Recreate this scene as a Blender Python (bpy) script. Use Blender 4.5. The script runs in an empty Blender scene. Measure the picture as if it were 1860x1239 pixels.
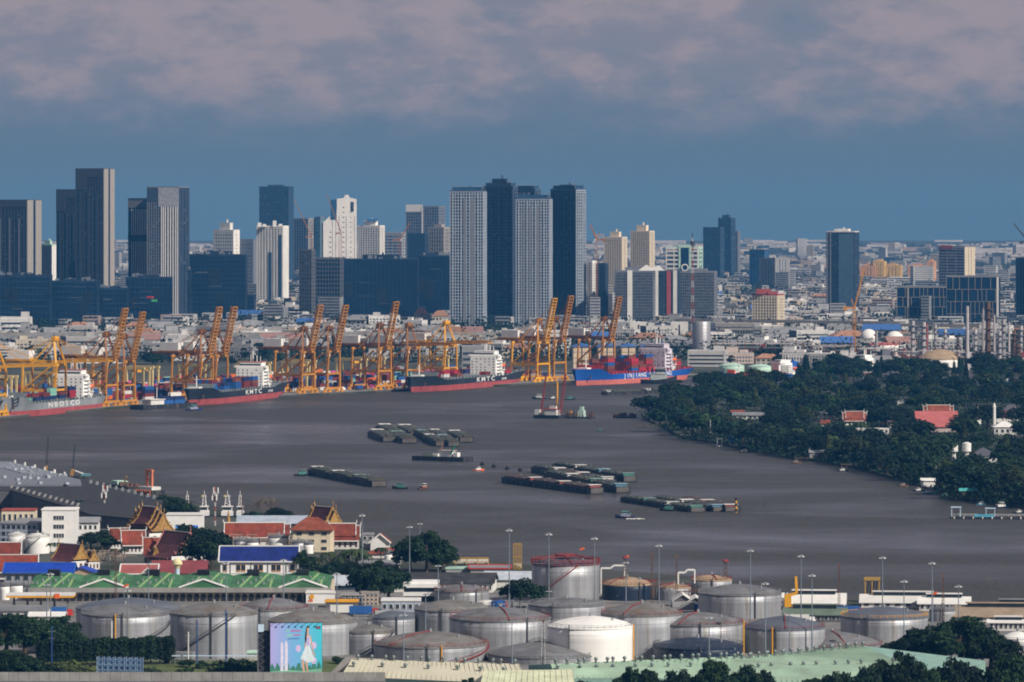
import bpy, math, random
import numpy as np
from mathutils import Vector, Matrix
rnd = random.Random(7)
R = math.radians
scene = bpy.context.scene
COL = scene.collection
# ------------------------------------------------------------------ camera, world, sun, exposure
F, H, EY, CX = 9000.0, 145.0, 380.0, 930.0     # focal length in photo pixels, eye height, eye-level row, centre column
cam_d = bpy.data.cameras.new('camera'); cam = bpy.data.objects.new('camera', cam_d); COL.objects.link(cam)
cam.location = (0, 0, H); cam.rotation_euler = (R(90), 0, 0)
cam_d.sensor_width = 36; cam_d.lens = 36 * F / 1860
cam_d.shift_y = -(619.5 - EY) / 1860
cam_d.clip_start = 5; cam_d.clip_end = 90000
scene.camera = cam
SUN_AZ, SUN_EL = 50.0, 36.0      # degrees to the right of straight behind the camera; elevation
sd = (math.sin(R(SUN_AZ)) * math.cos(R(SUN_EL)), -math.cos(R(SUN_AZ)) * math.cos(R(SUN_EL)), math.sin(R(SUN_EL)))
sun_d = bpy.data.lights.new('sun', 'SUN'); sun = bpy.data.objects.new('sun', sun_d); COL.objects.link(sun)
sun_d.energy = 5.0; sun_d.angle = R(0.5); sun_d.color = (1.0, 0.955, 0.885)
sun.rotation_euler = Vector(sd).to_track_quat('Z', 'Y').to_euler()
world = bpy.data.worlds.new('World'); scene.world = world; world.use_nodes = True
nt = world.node_tree; nt.nodes.clear()
def N(t, **k):
    n = nt.nodes.new(t)
    for a, b in k.items(): setattr(n, a, b)
    return n
def LK(a, b): nt.links.new(a, b)
def math_n(op, a, b=None, clamp=False):
    n = N('ShaderNodeMath', operation=op, use_clamp=clamp)
    for i, v in enumerate((a, b)):
        if v is None: continue
        if isinstance(v, (int, float)): n.inputs[i].default_value = v
        else: LK(v, n.inputs[i])
    return n.outputs[0]
tc = N('ShaderNodeTexCoord'); sep = N('ShaderNodeSeparateXYZ'); LK(tc.outputs['Generated'], sep.inputs[0])
zc = math_n('MAXIMUM', sep.outputs[2], 0.004)
comb = N('ShaderNodeCombineXYZ'); LK(sep.outputs[0], comb.inputs[0]); LK(sep.outputs[1], comb.inputs[1]); LK(zc, comb.inputs[2])
sky = N('ShaderNodeTexSky', sky_type='NISHITA', sun_disc=False)
sky.sun_elevation = R(SUN_EL); sky.sun_rotation = math.atan2(sd[0], sd[1]); sky.dust_density = 1.5; sky.air_density = 1.2; sky.ozone_density = 3
LK(comb.outputs[0], sky.inputs[0])
skyv = N('ShaderNodeVectorMath', operation='SCALE'); LK(sky.outputs[0], skyv.inputs[0]); skyv.inputs['Scale'].default_value = 0.05
def rgb(c):
    n = N('ShaderNodeRGB'); n.outputs[0].default_value = (*c, 1); return n.outputs[0]
def mixc(f, a, b):
    n = N('ShaderNodeMix', data_type='RGBA'); LK(f, n.inputs[0]); LK(a, n.inputs[6]); LK(b, n.inputs[7]); return n.outputs[2]
def sstep(v, a, b):
    n = N('ShaderNodeMapRange', interpolation_type='SMOOTHSTEP'); LK(v, n.inputs[0]); n.inputs[1].default_value = a; n.inputs[2].default_value = b; return n.outputs[0]
lowsky = mixc(sstep(sep.outputs[2], -0.01, 0.035), rgb((.106, .180, .268)), rgb((.126, .190, .278)))
base = mixc(sstep(sep.outputs[2], 0.06, 0.5), lowsky, skyv.outputs[0])
mp = N('ShaderNodeMapping'); LK(tc.outputs['Generated'], mp.inputs[0]); mp.inputs['Scale'].default_value = (26, 26, 64); mp.inputs['Location'].default_value = (3.1, 7.7, .4)
no = N('ShaderNodeTexNoise'); LK(mp.outputs[0], no.inputs['Vector']); no.inputs['Scale'].default_value = 1.0; no.inputs['Detail'].default_value = 7; no.inputs['Roughness'].default_value = .56; no.inputs['Distortion'].default_value = .35
mp2 = N('ShaderNodeMapping'); LK(tc.outputs['Generated'], mp2.inputs[0]); mp2.inputs['Scale'].default_value = (70, 70, 150); mp2.inputs['Location'].default_value = (1.3, 2.7, 5.4)
no2 = N('ShaderNodeTexNoise'); LK(mp2.outputs[0], no2.inputs['Vector']); no2.inputs['Scale'].default_value = 1.0; no2.inputs['Detail'].default_value = 8; no2.inputs['Roughness'].default_value = .6
edge = math_n('ADD', sep.outputs[2], math_n('MULTIPLY', math_n('SUBTRACT', no2.outputs[0], .5), .016))
cl = math_n('MULTIPLY', sstep(edge, .0125, .0310), sstep(no.outputs[0], .14, .44))
ccol = mixc(sstep(math_n('ADD', math_n('MULTIPLY', no2.outputs[0], .55), math_n('MULTIPLY', no.outputs[0], .45)), .41, .58), rgb((.225, .236, .302)), rgb((.345, .296, .335)))
fin = mixc(math_n('MULTIPLY', cl, .88), base, ccol)
bg = N('ShaderNodeBackground'); LK(fin, bg.inputs[0]); bg.inputs[1].default_value = 1.0
wo = N('ShaderNodeOutputWorld'); LK(bg.outputs[0], wo.inputs[0])
vs = scene.view_settings; scene.display_settings.display_device = 'sRGB'
vs.view_transform = 'Standard'; vs.look = 'None'; vs.exposure = 0.0; vs.gamma = 1.0; vs.use_curve_mapping = False
cy = scene.cycles
cy.use_denoising = True; cy.max_bounces = 4; cy.diffuse_bounces = 2; cy.glossy_bounces = 2; cy.transmission_bounces = 2; cy.volume_bounces = 0; cy.transparent_max_bounces = 4
cy.use_adaptive_sampling = True; cy.adaptive_threshold = 0.02
scene.render.filter_size = 1.7 if hasattr(scene.render, 'filter_size') else 1.5
cy.filter_width = 1.9
# ------------------------------------------------------------------ pixel helpers: photo pixel -> point on the ground
LZ = 1.5                                           # land level above the river
def D(y, z=LZ): return F * (H - z) / (y - EY)
def G(x, y, z=LZ):
    d = D(y, z); return ((x - CX) * d / F, d)
def S(d): return d / F
def ZT(y, d): return H - (y - EY) * d / F
# ------------------------------------------------------------------ materials
MATS = {}
def mat(name, col, rough=.7, metal=0., amp=.18, scale=.25, stretch=None, rndv=0., bump=0., spec=.3, second=None, sec_lo=.5, sec_hi=.7, emit=None):
    if name in MATS: return MATS[name]
    m = bpy.data.materials.new(name); m.use_nodes = True; MATS[name] = m
    t = m.node_tree; b = t.nodes['Principled BSDF']
    b.inputs['Roughness'].default_value = rough; b.inputs['Metallic'].default_value = metal; b.inputs['Specular IOR Level'].default_value = spec
    co = t.nodes.new('ShaderNodeTexCoord'); mpn = t.nodes.new('ShaderNodeMapping'); t.links.new(co.outputs['Object'], mpn.inputs[0])
    if stretch: mpn.inputs['Scale'].default_value = stretch
    nz = t.nodes.new('ShaderNodeTexNoise'); t.links.new(mpn.outputs[0], nz.inputs['Vector']); nz.inputs['Scale'].default_value = scale; nz.inputs['Detail'].default_value = 6; nz.inputs['Roughness'].default_value = .6
    mr = t.nodes.new('ShaderNodeMapRange'); t.links.new(nz.outputs[0], mr.inputs[0]); mr.inputs[1].default_value = .3; mr.inputs[2].default_value = .7; mr.inputs[3].default_value = 1 - amp; mr.inputs[4].default_value = 1 + amp
    val = mr.outputs[0]
    if rndv:
        oi = t.nodes.new('ShaderNodeObjectInfo'); r2 = t.nodes.new('ShaderNodeMapRange'); t.links.new(oi.outputs['Random'], r2.inputs[0]); r2.inputs[3].default_value = 1 - rndv; r2.inputs[4].default_value = 1 + rndv * .6
        mu = t.nodes.new('ShaderNodeMath'); mu.operation = 'MULTIPLY'; t.links.new(val, mu.inputs[0]); t.links.new(r2.outputs[0], mu.inputs[1]); val = mu.outputs[0]
    base_c = None
    if second:
        n3 = t.nodes.new('ShaderNodeTexNoise'); t.links.new(mpn.outputs[0], n3.inputs['Vector']); n3.inputs['Scale'].default_value = scale * 1.7; n3.inputs['Detail'].default_value = 8
        r3 = t.nodes.new('ShaderNodeMapRange'); t.links.new(n3.outputs[0], r3.inputs[0]); r3.inputs[1].default_value = sec_lo; r3.inputs[2].default_value = sec_hi
        mx = t.nodes.new('ShaderNodeMix'); mx.data_type = 'RGBA'; t.links.new(r3.outputs[0], mx.inputs[0]); mx.inputs[6].default_value = (*col, 1); mx.inputs[7].default_value = (*second, 1); base_c = mx.outputs[2]
    sc = t.nodes.new('ShaderNodeVectorMath'); sc.operation = 'SCALE'
    if base_c: t.links.new(base_c, sc.inputs[0])
    else: sc.inputs[0].default_value = col
    t.links.new(val, sc.inputs['Scale']); t.links.new(sc.outputs[0], b.inputs['Base Color'])
    if bump:
        bp = t.nodes.new('ShaderNodeBump'); t.links.new(nz.outputs[0], bp.inputs['Height']); bp.inputs['Strength'].default_value = bump; bp.inputs['Distance'].default_value = 1.0; t.links.new(bp.outputs[0], b.inputs['Normal'])
    return m
def C(r, g, b):                                    # sRGB 0-255 -> linear
    f = lambda v: (v / 255 / 12.92) if v <= 10 else ((v / 255 + .055) / 1.055) ** 2.4
    return (f(r), f(g), f(b))
white = mat('white_paint', (.72, .71, .68), .6, amp=.08, rndv=.12)
whitewall = mat('white_render', (.66, .65, .61), .8, amp=.12, rndv=.2, scale=.12, stretch=(1, 1, .35))
cream = mat('cream_render', (.62, .54, .40), .8, amp=.12, rndv=.15)
beige = mat('beige_render', (.50, .40, .28), .8, amp=.12)
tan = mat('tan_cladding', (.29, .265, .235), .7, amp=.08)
greywall = mat('grey_render', (.28, .28, .28), .8, rndv=.25)
concrete = mat('concrete', (.27, .26, .24), .85, amp=.2, rndv=.1)
darkcon = mat('dark_concrete', (.10, .10, .105), .85)
pinkwall = mat('pink_render', (.52, .43, .38), .8, rndv=.15)
peach = mat('peach_render', (.50, .28, .15), .8)
yellowwall = mat('ochre_render', (.50, .34, .12), .8)
mint = mat('mint_render', (.40, .58, .48), .8, rndv=.1)
glass = mat('dark_glass', (.005, .022, .058), .22, spec=.5, amp=.25, scale=.08)  # glass, navy and slate base colours carry some of the haze's blue
glassblue = mat('blue_glass', (.022, .062, .115), .22, spec=.6, amp=.25, scale=.06)
window_m = mat('window_glass', (.025, .035, .045), .25, spec=.5)
navy = mat('navy_facade', (.005, .020, .050), .30, amp=.3, scale=.05)
slate = mat('slate_facade', (.034, .050, .076), .5, amp=.15)
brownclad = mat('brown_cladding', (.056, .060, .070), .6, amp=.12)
steelgrey = mat('grey_cladding', (.16, .17, .19), .55, amp=.12)
teal = mat('teal_glass', (.10, .24, .27), .3, spec=.5)
netblue = mat('blue_netting', (.03, .12, .28), .8)
redbrick = mat('red_cladding', (.30, .06, .05), .75, amp=.15)
roofgrey = mat('grey_roof_sheet', (.22, .225, .23), .55, amp=.25, rndv=.25, scale=.1)
roofdark = mat('dark_roof_sheet', (.050, .050, .052), .95, amp=.35, scale=.3, bump=.15, spec=.05)
roofred = mat('red_roof_tile', (.195, .038, .020), .85, amp=.40, scale=.45, rndv=.2, second=(.12, .045, .03), sec_lo=.5, sec_hi=.72)
rooforange = mat('orange_roof_tile', (.235, .058, .030), .85, amp=.38, scale=.4, rndv=.15, second=(.15, .06, .04), sec_lo=.5, sec_hi=.72)
roofmaroon = mat('maroon_roof_tile', (.085, .028, .030), .8, amp=.4, scale=.35)
roofpink = mat('pink_roof_sheet', (.40, .11, .10), .7, amp=.15, scale=.2)
roofblue = mat('blue_roof_tile', (.007, .018, .135), .65, amp=.35, scale=.4)
roofgreen = mat('green_roof_sheet', (.045, .150, .062), .75, amp=.35, scale=.2, second=(.075, .15, .075), sec_lo=.5, sec_hi=.7)
roofpalegreen = mat('pale_green_roof_sheet', (.30, .43, .31), .7, amp=.22, scale=.09, second=(.27, .36, .26), sec_lo=.45, sec_hi=.65)
rooflime = mat('lime_roof_strip', (.24, .38, .16), .6, amp=.15)
roofcream = mat('cream_roof_sheet', (.56, .53, .40), .6, amp=.12, scale=.08)
gold = mat('gold_leaf', (.38, .22, .065), .5, metal=.2, amp=.5, scale=1.2)
yellow = mat('yellow_paint', (.66, .32, .018), .5, amp=.15, rndv=.05)
orange = mat('orange_paint', (.46, .200, .028), .55, amp=.18, scale=.2, rndv=.08)
orangedark = mat('brown_orange_paint', (.26, .11, .030), .65, amp=.25)
lifered = mat('lifeboat_orange', (.75, .14, .03), .5)
redpaint = mat('red_paint', (.42, .035, .03), .55)
railred = mat('red_rail', (.20, .035, .035), .7)
black = mat('black_paint', (.016, .017, .02), .5, amp=.2)
rust = mat('rusty_steel', (.125, .070, .047), .85, amp=.4, scale=.5)
steel = mat('galvanised_steel', (.38, .39, .40), .45, metal=.6, amp=.15)
darksteel = mat('dark_steel', (.05, .055, .06), .6)
mast_m = mat('mast_grey', (.17, .20, .23), .6)
bluemast = mat('blue_post', (.02, .06, .20), .6)
wood = mat('weathered_wood', (.10, .07, .05), .9, amp=.35)
trunk_m = mat('bark', (.07, .05, .035), .95, amp=.3)
asphalt = mat('asphalt', (.055, .055, .058), .9, amp=.2)
def leafmat(name, c, rv=.55):
    return mat(name, c, .7, amp=.45, scale=.22, rndv=rv, spec=.2, second=(c[0] * 1.9, c[1] * 1.45, c[2] * .8), sec_lo=.5, sec_hi=.72)
leaf_a = leafmat('leaf_dark', (.0085, .024, .009)); leaf_b = leafmat('leaf_mid', (.013, .034, .010)); leaf_c = leafmat('leaf_blue_green', (.007, .023, .011)); leaf_l = leafmat('leaf_light', (.042, .060, .017)); leaf_p = leafmat('leaf_palm', (.022, .038, .012))
twig_m = mat('bare_twig', (.16, .13, .10), .9)
tank_steel = mat('tank_steel', (.345, .352, .365), .50, metal=.5, amp=.30, scale=.30, stretch=(1, 1, .07), bump=.25, second=(.24, .225, .20), sec_lo=.52, sec_hi=.68)
tank_dull = mat('tank_dull_steel', (.305, .312, .325), .58, metal=.3, amp=.32, scale=.34, stretch=(1, 1, .06), bump=.15, second=(.235, .22, .195), sec_lo=.55, sec_hi=.75)
tank_roof = mat('tank_roof_steel', (.150, .153, .158), .65, metal=.1, amp=.35, scale=.16, second=(.135, .125, .11), sec_lo=.5, sec_hi=.66)
tank_roof_b = mat('tank_roof_blue_grey', (.105, .12, .145), .6, metal=.1, amp=.2, scale=.12)
tank_roof_rust = mat('tank_roof_rusty', (.16, .155, .145), .7, metal=.05, amp=.32, scale=.16, second=(.145, .115, .085), sec_lo=.5, sec_hi=.68)
tank_roof_sand = mat('tank_roof_sand', (.33, .24, .15), .75, amp=.2)
tank_white = mat('tank_white', (.74, .73, .69), .5, amp=.05, scale=.2, stretch=(1, 1, .05), second=(.66, .55, .36), sec_lo=.62, sec_hi=.74)
tank_navy = mat('tank_navy', (.014, .024, .045), .45, amp=.3, second=(.14, .17, .2), sec_lo=.62, sec_hi=.72, scale=.5)
# ------------------------------------------------------------------ mesh builder
class MB:
    def __init__(s): s.v = []; s.f = []; s.m = []; s.mi = 0
    def add(s, vs_, fs):
        o = len(s.v); s.v += [tuple(p) for p in vs_]
        for f in fs: s.f.append(tuple(o + i for i in f)); s.m.append(s.mi)
        return s
    def box(s, cx, cy_, z0, sx, sy, sz, rot=0.):
        c, n = math.cos(rot), math.sin(rot); P = []
        for z in (z0, z0 + sz):
            for a, b in ((-1, -1), (1, -1), (1, 1), (-1, 1)):
                x, y = a * sx / 2, b * sy / 2; P.append((cx + x * c - y * n, cy_ + x * n + y * c, z))
        return s.add(P, [(3, 2, 1, 0), (4, 5, 6, 7), (0, 1, 5, 4), (1, 2, 6, 5), (2, 3, 7, 6), (3, 0, 4, 7)])
    def prism(s, poly, z0, z1):
        n = len(poly); P = [(x, y, z0) for x, y in poly] + [(x, y, z1) for x, y in poly]
        return s.add(P, [tuple(range(n - 1, -1, -1)), tuple(range(n, 2 * n))] + [(i, (i + 1) % n, n + (i + 1) % n, n + i) for i in range(n)])
    def slab(s, poly3, t):                          # polygon of 3-D points thickened downwards
        n = len(poly3); P = list(poly3) + [(x, y, z - t) for x, y, z in poly3]
        return s.add(P, [tuple(range(n)), tuple(range(2 * n - 1, n - 1, -1))] + [(i, n + i, n + (i + 1) % n, (i + 1) % n) for i in range(n)])
    def beam(s, p, q, w, h=None):
        h = h or w; p, q = Vector(p), Vector(q); d = (q - p)
        if d.length < 1e-6: return s
        d.normalize(); up = Vector((0, 0, 1)) if abs(d.z) < .95 else Vector((0, 1, 0))
        a = d.cross(up).normalized() * w / 2; b = a.cross(d).normalized() * h / 2
        P = [p - a - b, p + a - b, p + a + b, p - a + b, q - a - b, q + a - b, q + a + b, q - a + b]
        return s.add(P, [(3, 2, 1, 0), (4, 5, 6, 7), (0, 1, 5, 4), (1, 2, 6, 5), (2, 3, 7, 6), (3, 0, 4, 7)])
    def lathe(s, prof, n=24, cx=0, cy_=0):
        P = []; m = len(prof)
        for i in range(n):
            a = 2 * math.pi * i / n
            for r, z in prof: P.append((cx + r * math.cos(a), cy_ + r * math.sin(a), z))
        fs = [(i * m + j, ((i + 1) % n) * m + j, ((i + 1) % n) * m + j + 1, i * m + j + 1) for i in range(n) for j in range(m - 1)]
        fs.append(tuple(i * m + m - 1 for i in range(n)))
        return s.add(P, fs)
    def cyl(s, cx, cy_, z0, z1, r, n=16, r2=None):
        return s.lathe([(r, z0), (r if r2 is None else r2, z1)], n, cx, cy_)
    def extr(s, prof, x0, x1):                      # profile in (y,z) extruded along x
        n = len(prof); P = [(x0, y, z) for y, z in prof] + [(x1, y, z) for y, z in prof]
        return s.add(P, [tuple(range(n)), tuple(range(2 * n - 1, n - 1, -1))] + [(i, n + i, n + (i + 1) % n, (i + 1) % n) for i in range(n)])
    def extry(s, prof, y0, y1):                     # profile in (x,z) extruded along y
        n = len(prof); P = [(x, y0, z) for x, z in prof] + [(x, y1, z) for x, z in prof]
        return s.add(P, [tuple(range(n - 1, -1, -1)), tuple(range(n, 2 * n))] + [(i, (i + 1) % n, n + (i + 1) % n, n + i) for i in range(n)])
    def build(s, name, mats, parent=None, smooth=False, kind=None, label=None):
        me = bpy.data.meshes.new(name); me.from_pydata(s.v, [], s.f)
        if not isinstance(mats, (list, tuple)): mats = [mats]
        for m in mats: me.materials.append(m)
        if len(mats) > 1: me.polygons.foreach_set('material_index', s.m)
        if smooth: me.polygons.foreach_set('use_smooth', [True] * len(me.polygons))
        me.update()
        o = bpy.data.objects.new(name, me); COL.objects.link(o)
        if parent: o.parent = parent
        if kind: o['kind'] = kind
        if label: o['label'] = label
        return o
def tag(o, label, cat, group=None, kind=None):
    if label: o['label'] = label
    if cat: o['category'] = cat
    if group: o['group'] = group
    if kind: o['kind'] = kind
    return o
def thing(name, label, cat, loc=(0, 0, 0), rz=0., group=None):
    o = bpy.data.objects.new(name, None); COL.objects.link(o); o.location = loc if len(loc) == 3 else (loc[0], loc[1], LZ); o.rotation_euler = (0, 0, rz)
    return tag(o, label, cat, group, 'thing')
def recenter(root):
    cs = [c for c in root.children if c.type == 'MESH']; vs_ = [v.co for c in cs for v in c.data.vertices]; x, y = (min(v.x for v in vs_) + max(v.x for v in vs_)) / 2, (min(v.y for v in vs_) + max(v.y for v in vs_)) / 2
    for c in cs: c.data.transform(Matrix.Translation((-x, -y, -LZ)))
    root.location = (x, y, LZ)
KIDS = {}
def kids(o):
    if o.name not in KIDS: KIDS[o.name] = list(o.children)
    return KIDS[o.name]
def copy_tree(o, parent=None):
    c = o.copy(); COL.objects.link(c)
    if parent: c.parent = parent
    for k in kids(o): copy_tree(k, c)
    return c
class Proto:                                        # first use hands out the original, later uses copies
    def __init__(s, root): s.root, s.used = root, False
    def get(s):
        if s.used: return copy_tree(s.root)
        s.used = True; kids(s.root); [kids(k) for k in kids(s.root)]; return s.root
    def put(s, loc, rz=0., sc=(1, 1, 1), label=None, group=None):
        o = s.get(); o.location = loc if len(loc) == 3 else (loc[0], loc[1], LZ); o.rotation_euler = (0, 0, rz); o.scale = sc if isinstance(sc, tuple) else (sc, sc, sc)
        if label: o['label'] = label
        if group: o['group'] = group
        return o
def text_mesh(name, txt, size, matl, parent, mx, sx=1., depth=.05):
    cu = bpy.data.curves.new(name, 'FONT'); cu.body = txt; cu.size = size; cu.align_x = 'CENTER'; cu.align_y = 'CENTER'; cu.extrude = depth; cu.resolution_u = 2; cu.offset = size * .012
    to = bpy.data.objects.new('tmp', cu); COL.objects.link(to)
    me = bpy.data.meshes.new_from_object(to.evaluated_get(bpy.context.evaluated_depsgraph_get())); bpy.data.objects.remove(to); bpy.data.curves.remove(cu)
    me.transform(Matrix.Diagonal((sx, 1, 1, 1))); me.transform(mx); me.materials.clear(); me.materials.append(matl); me.name = name
    o = bpy.data.objects.new(name, me); COL.objects.link(o); o.parent = parent
    return o
# ------------------------------------------------------------------ setting: river, ground
QUAY = [(-420, 815), (-60, 764), (60, 752), (205, 739), (350, 729), (545, 716), (700, 709), (955, 696), (1050, 691), (1290, 680), (1500, 672), (2100, 655)]
PEN = [(1168, 757), (1200, 772), (1240, 793), (1305, 803), (1345, 812), (1440, 828), (1540, 843), (1600, 860), (1680, 879), (1745, 903), (1860, 918), (2050, 940), (2300, 950), (2300, 690), (1600, 692), (1450, 694), (1310, 700), (1250, 712), (1190, 735)]
NEAR = [(-500, 868), (-40, 866), (140, 870), (300, 897), (420, 928), (560, 948), (700, 985), (830, 1012), (950, 1024), (1250, 1046), (1450, 1078), (1600, 1088), (1870, 1106), (2400, 1140)]
FAR_D = 22600.0
def land(mb, pts):
    mb.prism(pts, -3, LZ)
mb = MB()
q = [G(x, y) for x, y in QUAY]
land(mb, q + [(4200, 5000), (8000, FAR_D), (-8000, FAR_D), (-4200, 4000)])
land(mb, [G(x, y) for x, y in PEN[::1]][::1])
n_ = [G(x, y) for x, y in NEAR]
land(mb, [(-600, 1000), (600, 1000)] + n_[::-1])
ground_m = mat('ground_earth', (.062, .064, .054), .95, amp=.4, scale=.012, second=(.026, .034, .018), sec_lo=.45, sec_hi=.6)
ground = mb.build('ground', ground_m, kind='structure')
# river: muddy water with calm and ruffled streaks
wm = bpy.data.materials.new('muddy_river'); wm.use_nodes = True; t = wm.node_tree; b = t.nodes['Principled BSDF']
co = t.nodes.new('ShaderNodeTexCoord')
def tn(sc, st, det, rough=.55):
    m_ = t.nodes.new('ShaderNodeMapping'); t.links.new(co.outputs['Object'], m_.inputs[0]); m_.inputs['Scale'].default_value = st; m_.inputs['Rotation'].default_value = (0, 0, R(8))
    n_ = t.nodes.new('ShaderNodeTexNoise'); t.links.new(m_.outputs[0], n_.inputs['Vector']); n_.inputs['Scale'].default_value = sc; n_.inputs['Detail'].default_value = det; n_.inputs['Roughness'].default_value = rough; n_.inputs['Distortion'].default_value = .4
    return n_.outputs[0]
def mr(v, a, b_, c, d):
    n_ = t.nodes.new('ShaderNodeMapRange'); t.links.new(v, n_.inputs[0])
    for i, x in enumerate((a, b_, c, d)): n_.inputs[i + 1].default_value = x
    return n_.outputs[0]
streak = tn(.0062, (.8, 1.0, 1), 7, .6)
rip = tn(.30, (1, .5, 1), 4, .65)
swell = tn(.055, (1, .4, 1), 3)
mx = t.nodes.new('ShaderNodeMix'); mx.data_type = 'RGBA'; t.links.new(mr(streak, .35, .65, 0, 1), mx.inputs[0]); mx.inputs[6].default_value = (.048, .045, .037, 1); mx.inputs[7].default_value = (.045, .043, .038, 1)
t.links.new(mx.outputs[2], b.inputs['Base Color'])
t.links.new(mr(streak, .44, .68, .52, .17), b.inputs['Roughness']); b.inputs['IOR'].default_value = 1.33; b.inputs['Specular IOR Level'].default_value = .33
ad = t.nodes.new('ShaderNodeMath'); ad.operation = 'MULTIPLY_ADD'; t.links.new(swell, ad.inputs[0]); ad.inputs[1].default_value = 1.5; t.links.new(rip, ad.inputs[2])
bp = t.nodes.new('ShaderNodeBump'); t.links.new(ad.outputs[0], bp.inputs['Height']); t.links.new(mr(streak, .44, .68, 1.0, .18), bp.inputs['Strength']); bp.inputs['Distance'].default_value = 1.2; t.links.new(bp.outputs[0], b.inputs['Normal'])
mb = MB(); mb.add([(-1500, 900, 0), (2500, 900, 0), (2500, 6500, 0), (-1500, 6500, 0)], [(0, 1, 2, 3)])
mb.build('river', wm, kind='structure')
# paved quay apron
mb = MB()
qa = q[:10]; back = [(x - 150, y + 90) for x, y in qa]
mb.add([(x, y, LZ + .02) for x, y in qa] + [(x, y, LZ + .02) for x, y in back], [(i, i + 1, len(qa) + i + 1, len(qa) + i) for i in range(len(qa) - 1)])
mb.build('quay_pavement', mat('quay_concrete', (.20, .19, .18), .9, amp=.3, scale=.05), kind='structure')
# industrial yard pavement on the near bank
mb = MB(); mb.add([(*G(-100, 1239), LZ + .02), (*G(1960, 1239), LZ + .02), (*G(1960, 1118), LZ + .02), (*G(-100, 1030), LZ + .02)], [(0, 1, 2, 3)])
mb.build('yard_pavement', mat('yard_concrete', (.17, .165, .155), .9, amp=.35, scale=.06), kind='structure')
# ------------------------------------------------------------------ trees
def crown_mesh(rs, lobes, n, size, up=.35):
    rg = np.random.default_rng(rs); w = np.array([l[3] * l[4] * l[5] for l in lobes]) ** .67; w /= w.sum()
    idx = rg.choice(len(lobes), n, p=w); L = np.array(lobes)[idx]
    d = rg.normal(size=(n, 3)); d /= np.linalg.norm(d, axis=1)[:, None]; d[:, 2] = np.where(d[:, 2] < -.45, -d[:, 2], d[:, 2])
    rr = np.where(rg.random(n) < .75, rg.uniform(.80, 1.06, n), rg.uniform(.35, .8, n))
    bump = 1 + .16 * np.sin(d[:, 0] * 7 + idx) * np.sin(d[:, 1] * 6 + 2 * idx) + .1 * np.sin(d[:, 2] * 11 + idx)
    c = L[:, :3] + d * L[:, 3:6] * (rr * bump)[:, None]
    nrm = d * .9 + rg.normal(size=(n, 3)) * .55; nrm[:, 2] += up; nrm /= np.linalg.norm(nrm, axis=1)[:, None]
    a = np.cross(nrm, rg.normal(size=(n, 3))); a /= np.linalg.norm(a, axis=1)[:, None]; b = np.cross(nrm, a)
    s = (size * rg.uniform(.6, 1.3, n))[:, None]; k = rg.uniform(.45, .9, n)[:, None]
    v = np.stack([c - a * s, c - b * s * k, c + a * s, c + b * s * k], 1).reshape(-1, 3)
    v[:, 2] += np.tile([0, 0, 0, 0], n)
    me = bpy.data.meshes.new('crown'); f = np.arange(4 * n).reshape(-1, 4)
    me.from_pydata(v.tolist(), [], f.tolist()); return me
def mk_tree(name, cat, lobes, n, size, lm, trunk_h, trunk_r, seed, limbs=4, up=.35):
    root = thing(name, None, cat)
    mb = MB(); mb.lathe([(trunk_r * 1.3, -.3), (trunk_r, trunk_h * .3), (trunk_r * .6, trunk_h)], 7)
    rg = random.Random(seed)
    for i in range(limbs):
        l = lobes[i % len(lobes)]; mb.beam((0, 0, trunk_h * rg.uniform(.5, .9)), (l[0] * .8, l[1] * .8, l[2]), trunk_r * .7)
    mb.build('trunk', trunk_m, root)
    me = crown_mesh(seed, lobes, n, size, up); me.materials.append(lm)
    o = bpy.data.objects.new('crown', me); COL.objects.link(o); o.parent = root
    p_ = Proto(root); p_.h = max(v.co.z for v in me.vertices); return p_
def lob(seed, n, w, h, z0, r0, r1):
    rg = random.Random(seed); out = []
    for i in range(n):
        a = rg.uniform(0, 6.28); q_ = math.sqrt(rg.random()) * w; zz = z0 + h * (rg.random() ** .8) * (1 - .55 * q_ / max(w, .01)); r = rg.uniform(r0, r1)
        out.append((q_ * math.cos(a), q_ * math.sin(a), zz, r, r, r * rg.uniform(.6, .85)))
    return out
TREES = [
    mk_tree('broadleaf_tree', 'tree', lob(1, 13, 3.6, 6.5, 3.4, 1.8, 2.9), 2000, .46, leaf_a, 6, .35, 1),
    mk_tree('broadleaf_tree', 'tree', lob(2, 12, 3.0, 7, 3.4, 1.7, 2.7), 1900, .46, leaf_b, 6, .3, 2),
    mk_tree('broadleaf_tree', 'tree', lob(3, 14, 4.4, 5, 3.2, 1.8, 2.6), 2200, .46, leaf_c, 5, .4, 3),
    mk_tree('tall_tree', 'tree', lob(4, 9, 1.9, 8, 4, 1.2, 1.9), 1300, .46, leaf_a, 8, .25, 4),
    mk_tree('tall_tree', 'tree', lob(5, 8, 2.3, 7, 4.5, 1.2, 2.2), 1300, .46, leaf_b, 8, .25, 5),
]
TREES += [mk_tree('olive_tree', 'tree', lob(14, 12, 3.4, 6, 3.2, 1.7, 2.7), 1900, .46, leafmat('leaf_olive', (.024, .036, .009)), 6, .3, 14), mk_tree('feathery_tree', 'tree', [(0, 0, 2.2 + i * 1.05, 2.4 - i * .2, 2.4 - i * .2, 1.1) for i in range(9)], 1700, .42, leaf_l, 10, .2, 15)]
CASU = mk_tree('casuarina_tree', 'tree', [(0, 0, 2.5 + i * .95, 1.7 - i * .13, 1.7 - i * .13, 1.0) for i in range(9)], 1300, .36, leaf_c, 10, .2, 6)
CLIPPED = mk_tree('clipped_tree', 'tree', [(0, 0, 2.2 + i * 1.2, 1.9, 1.9, 1.2) for i in range(6)], 1700, .34, leaf_a, 6, .2, 7)
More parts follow.
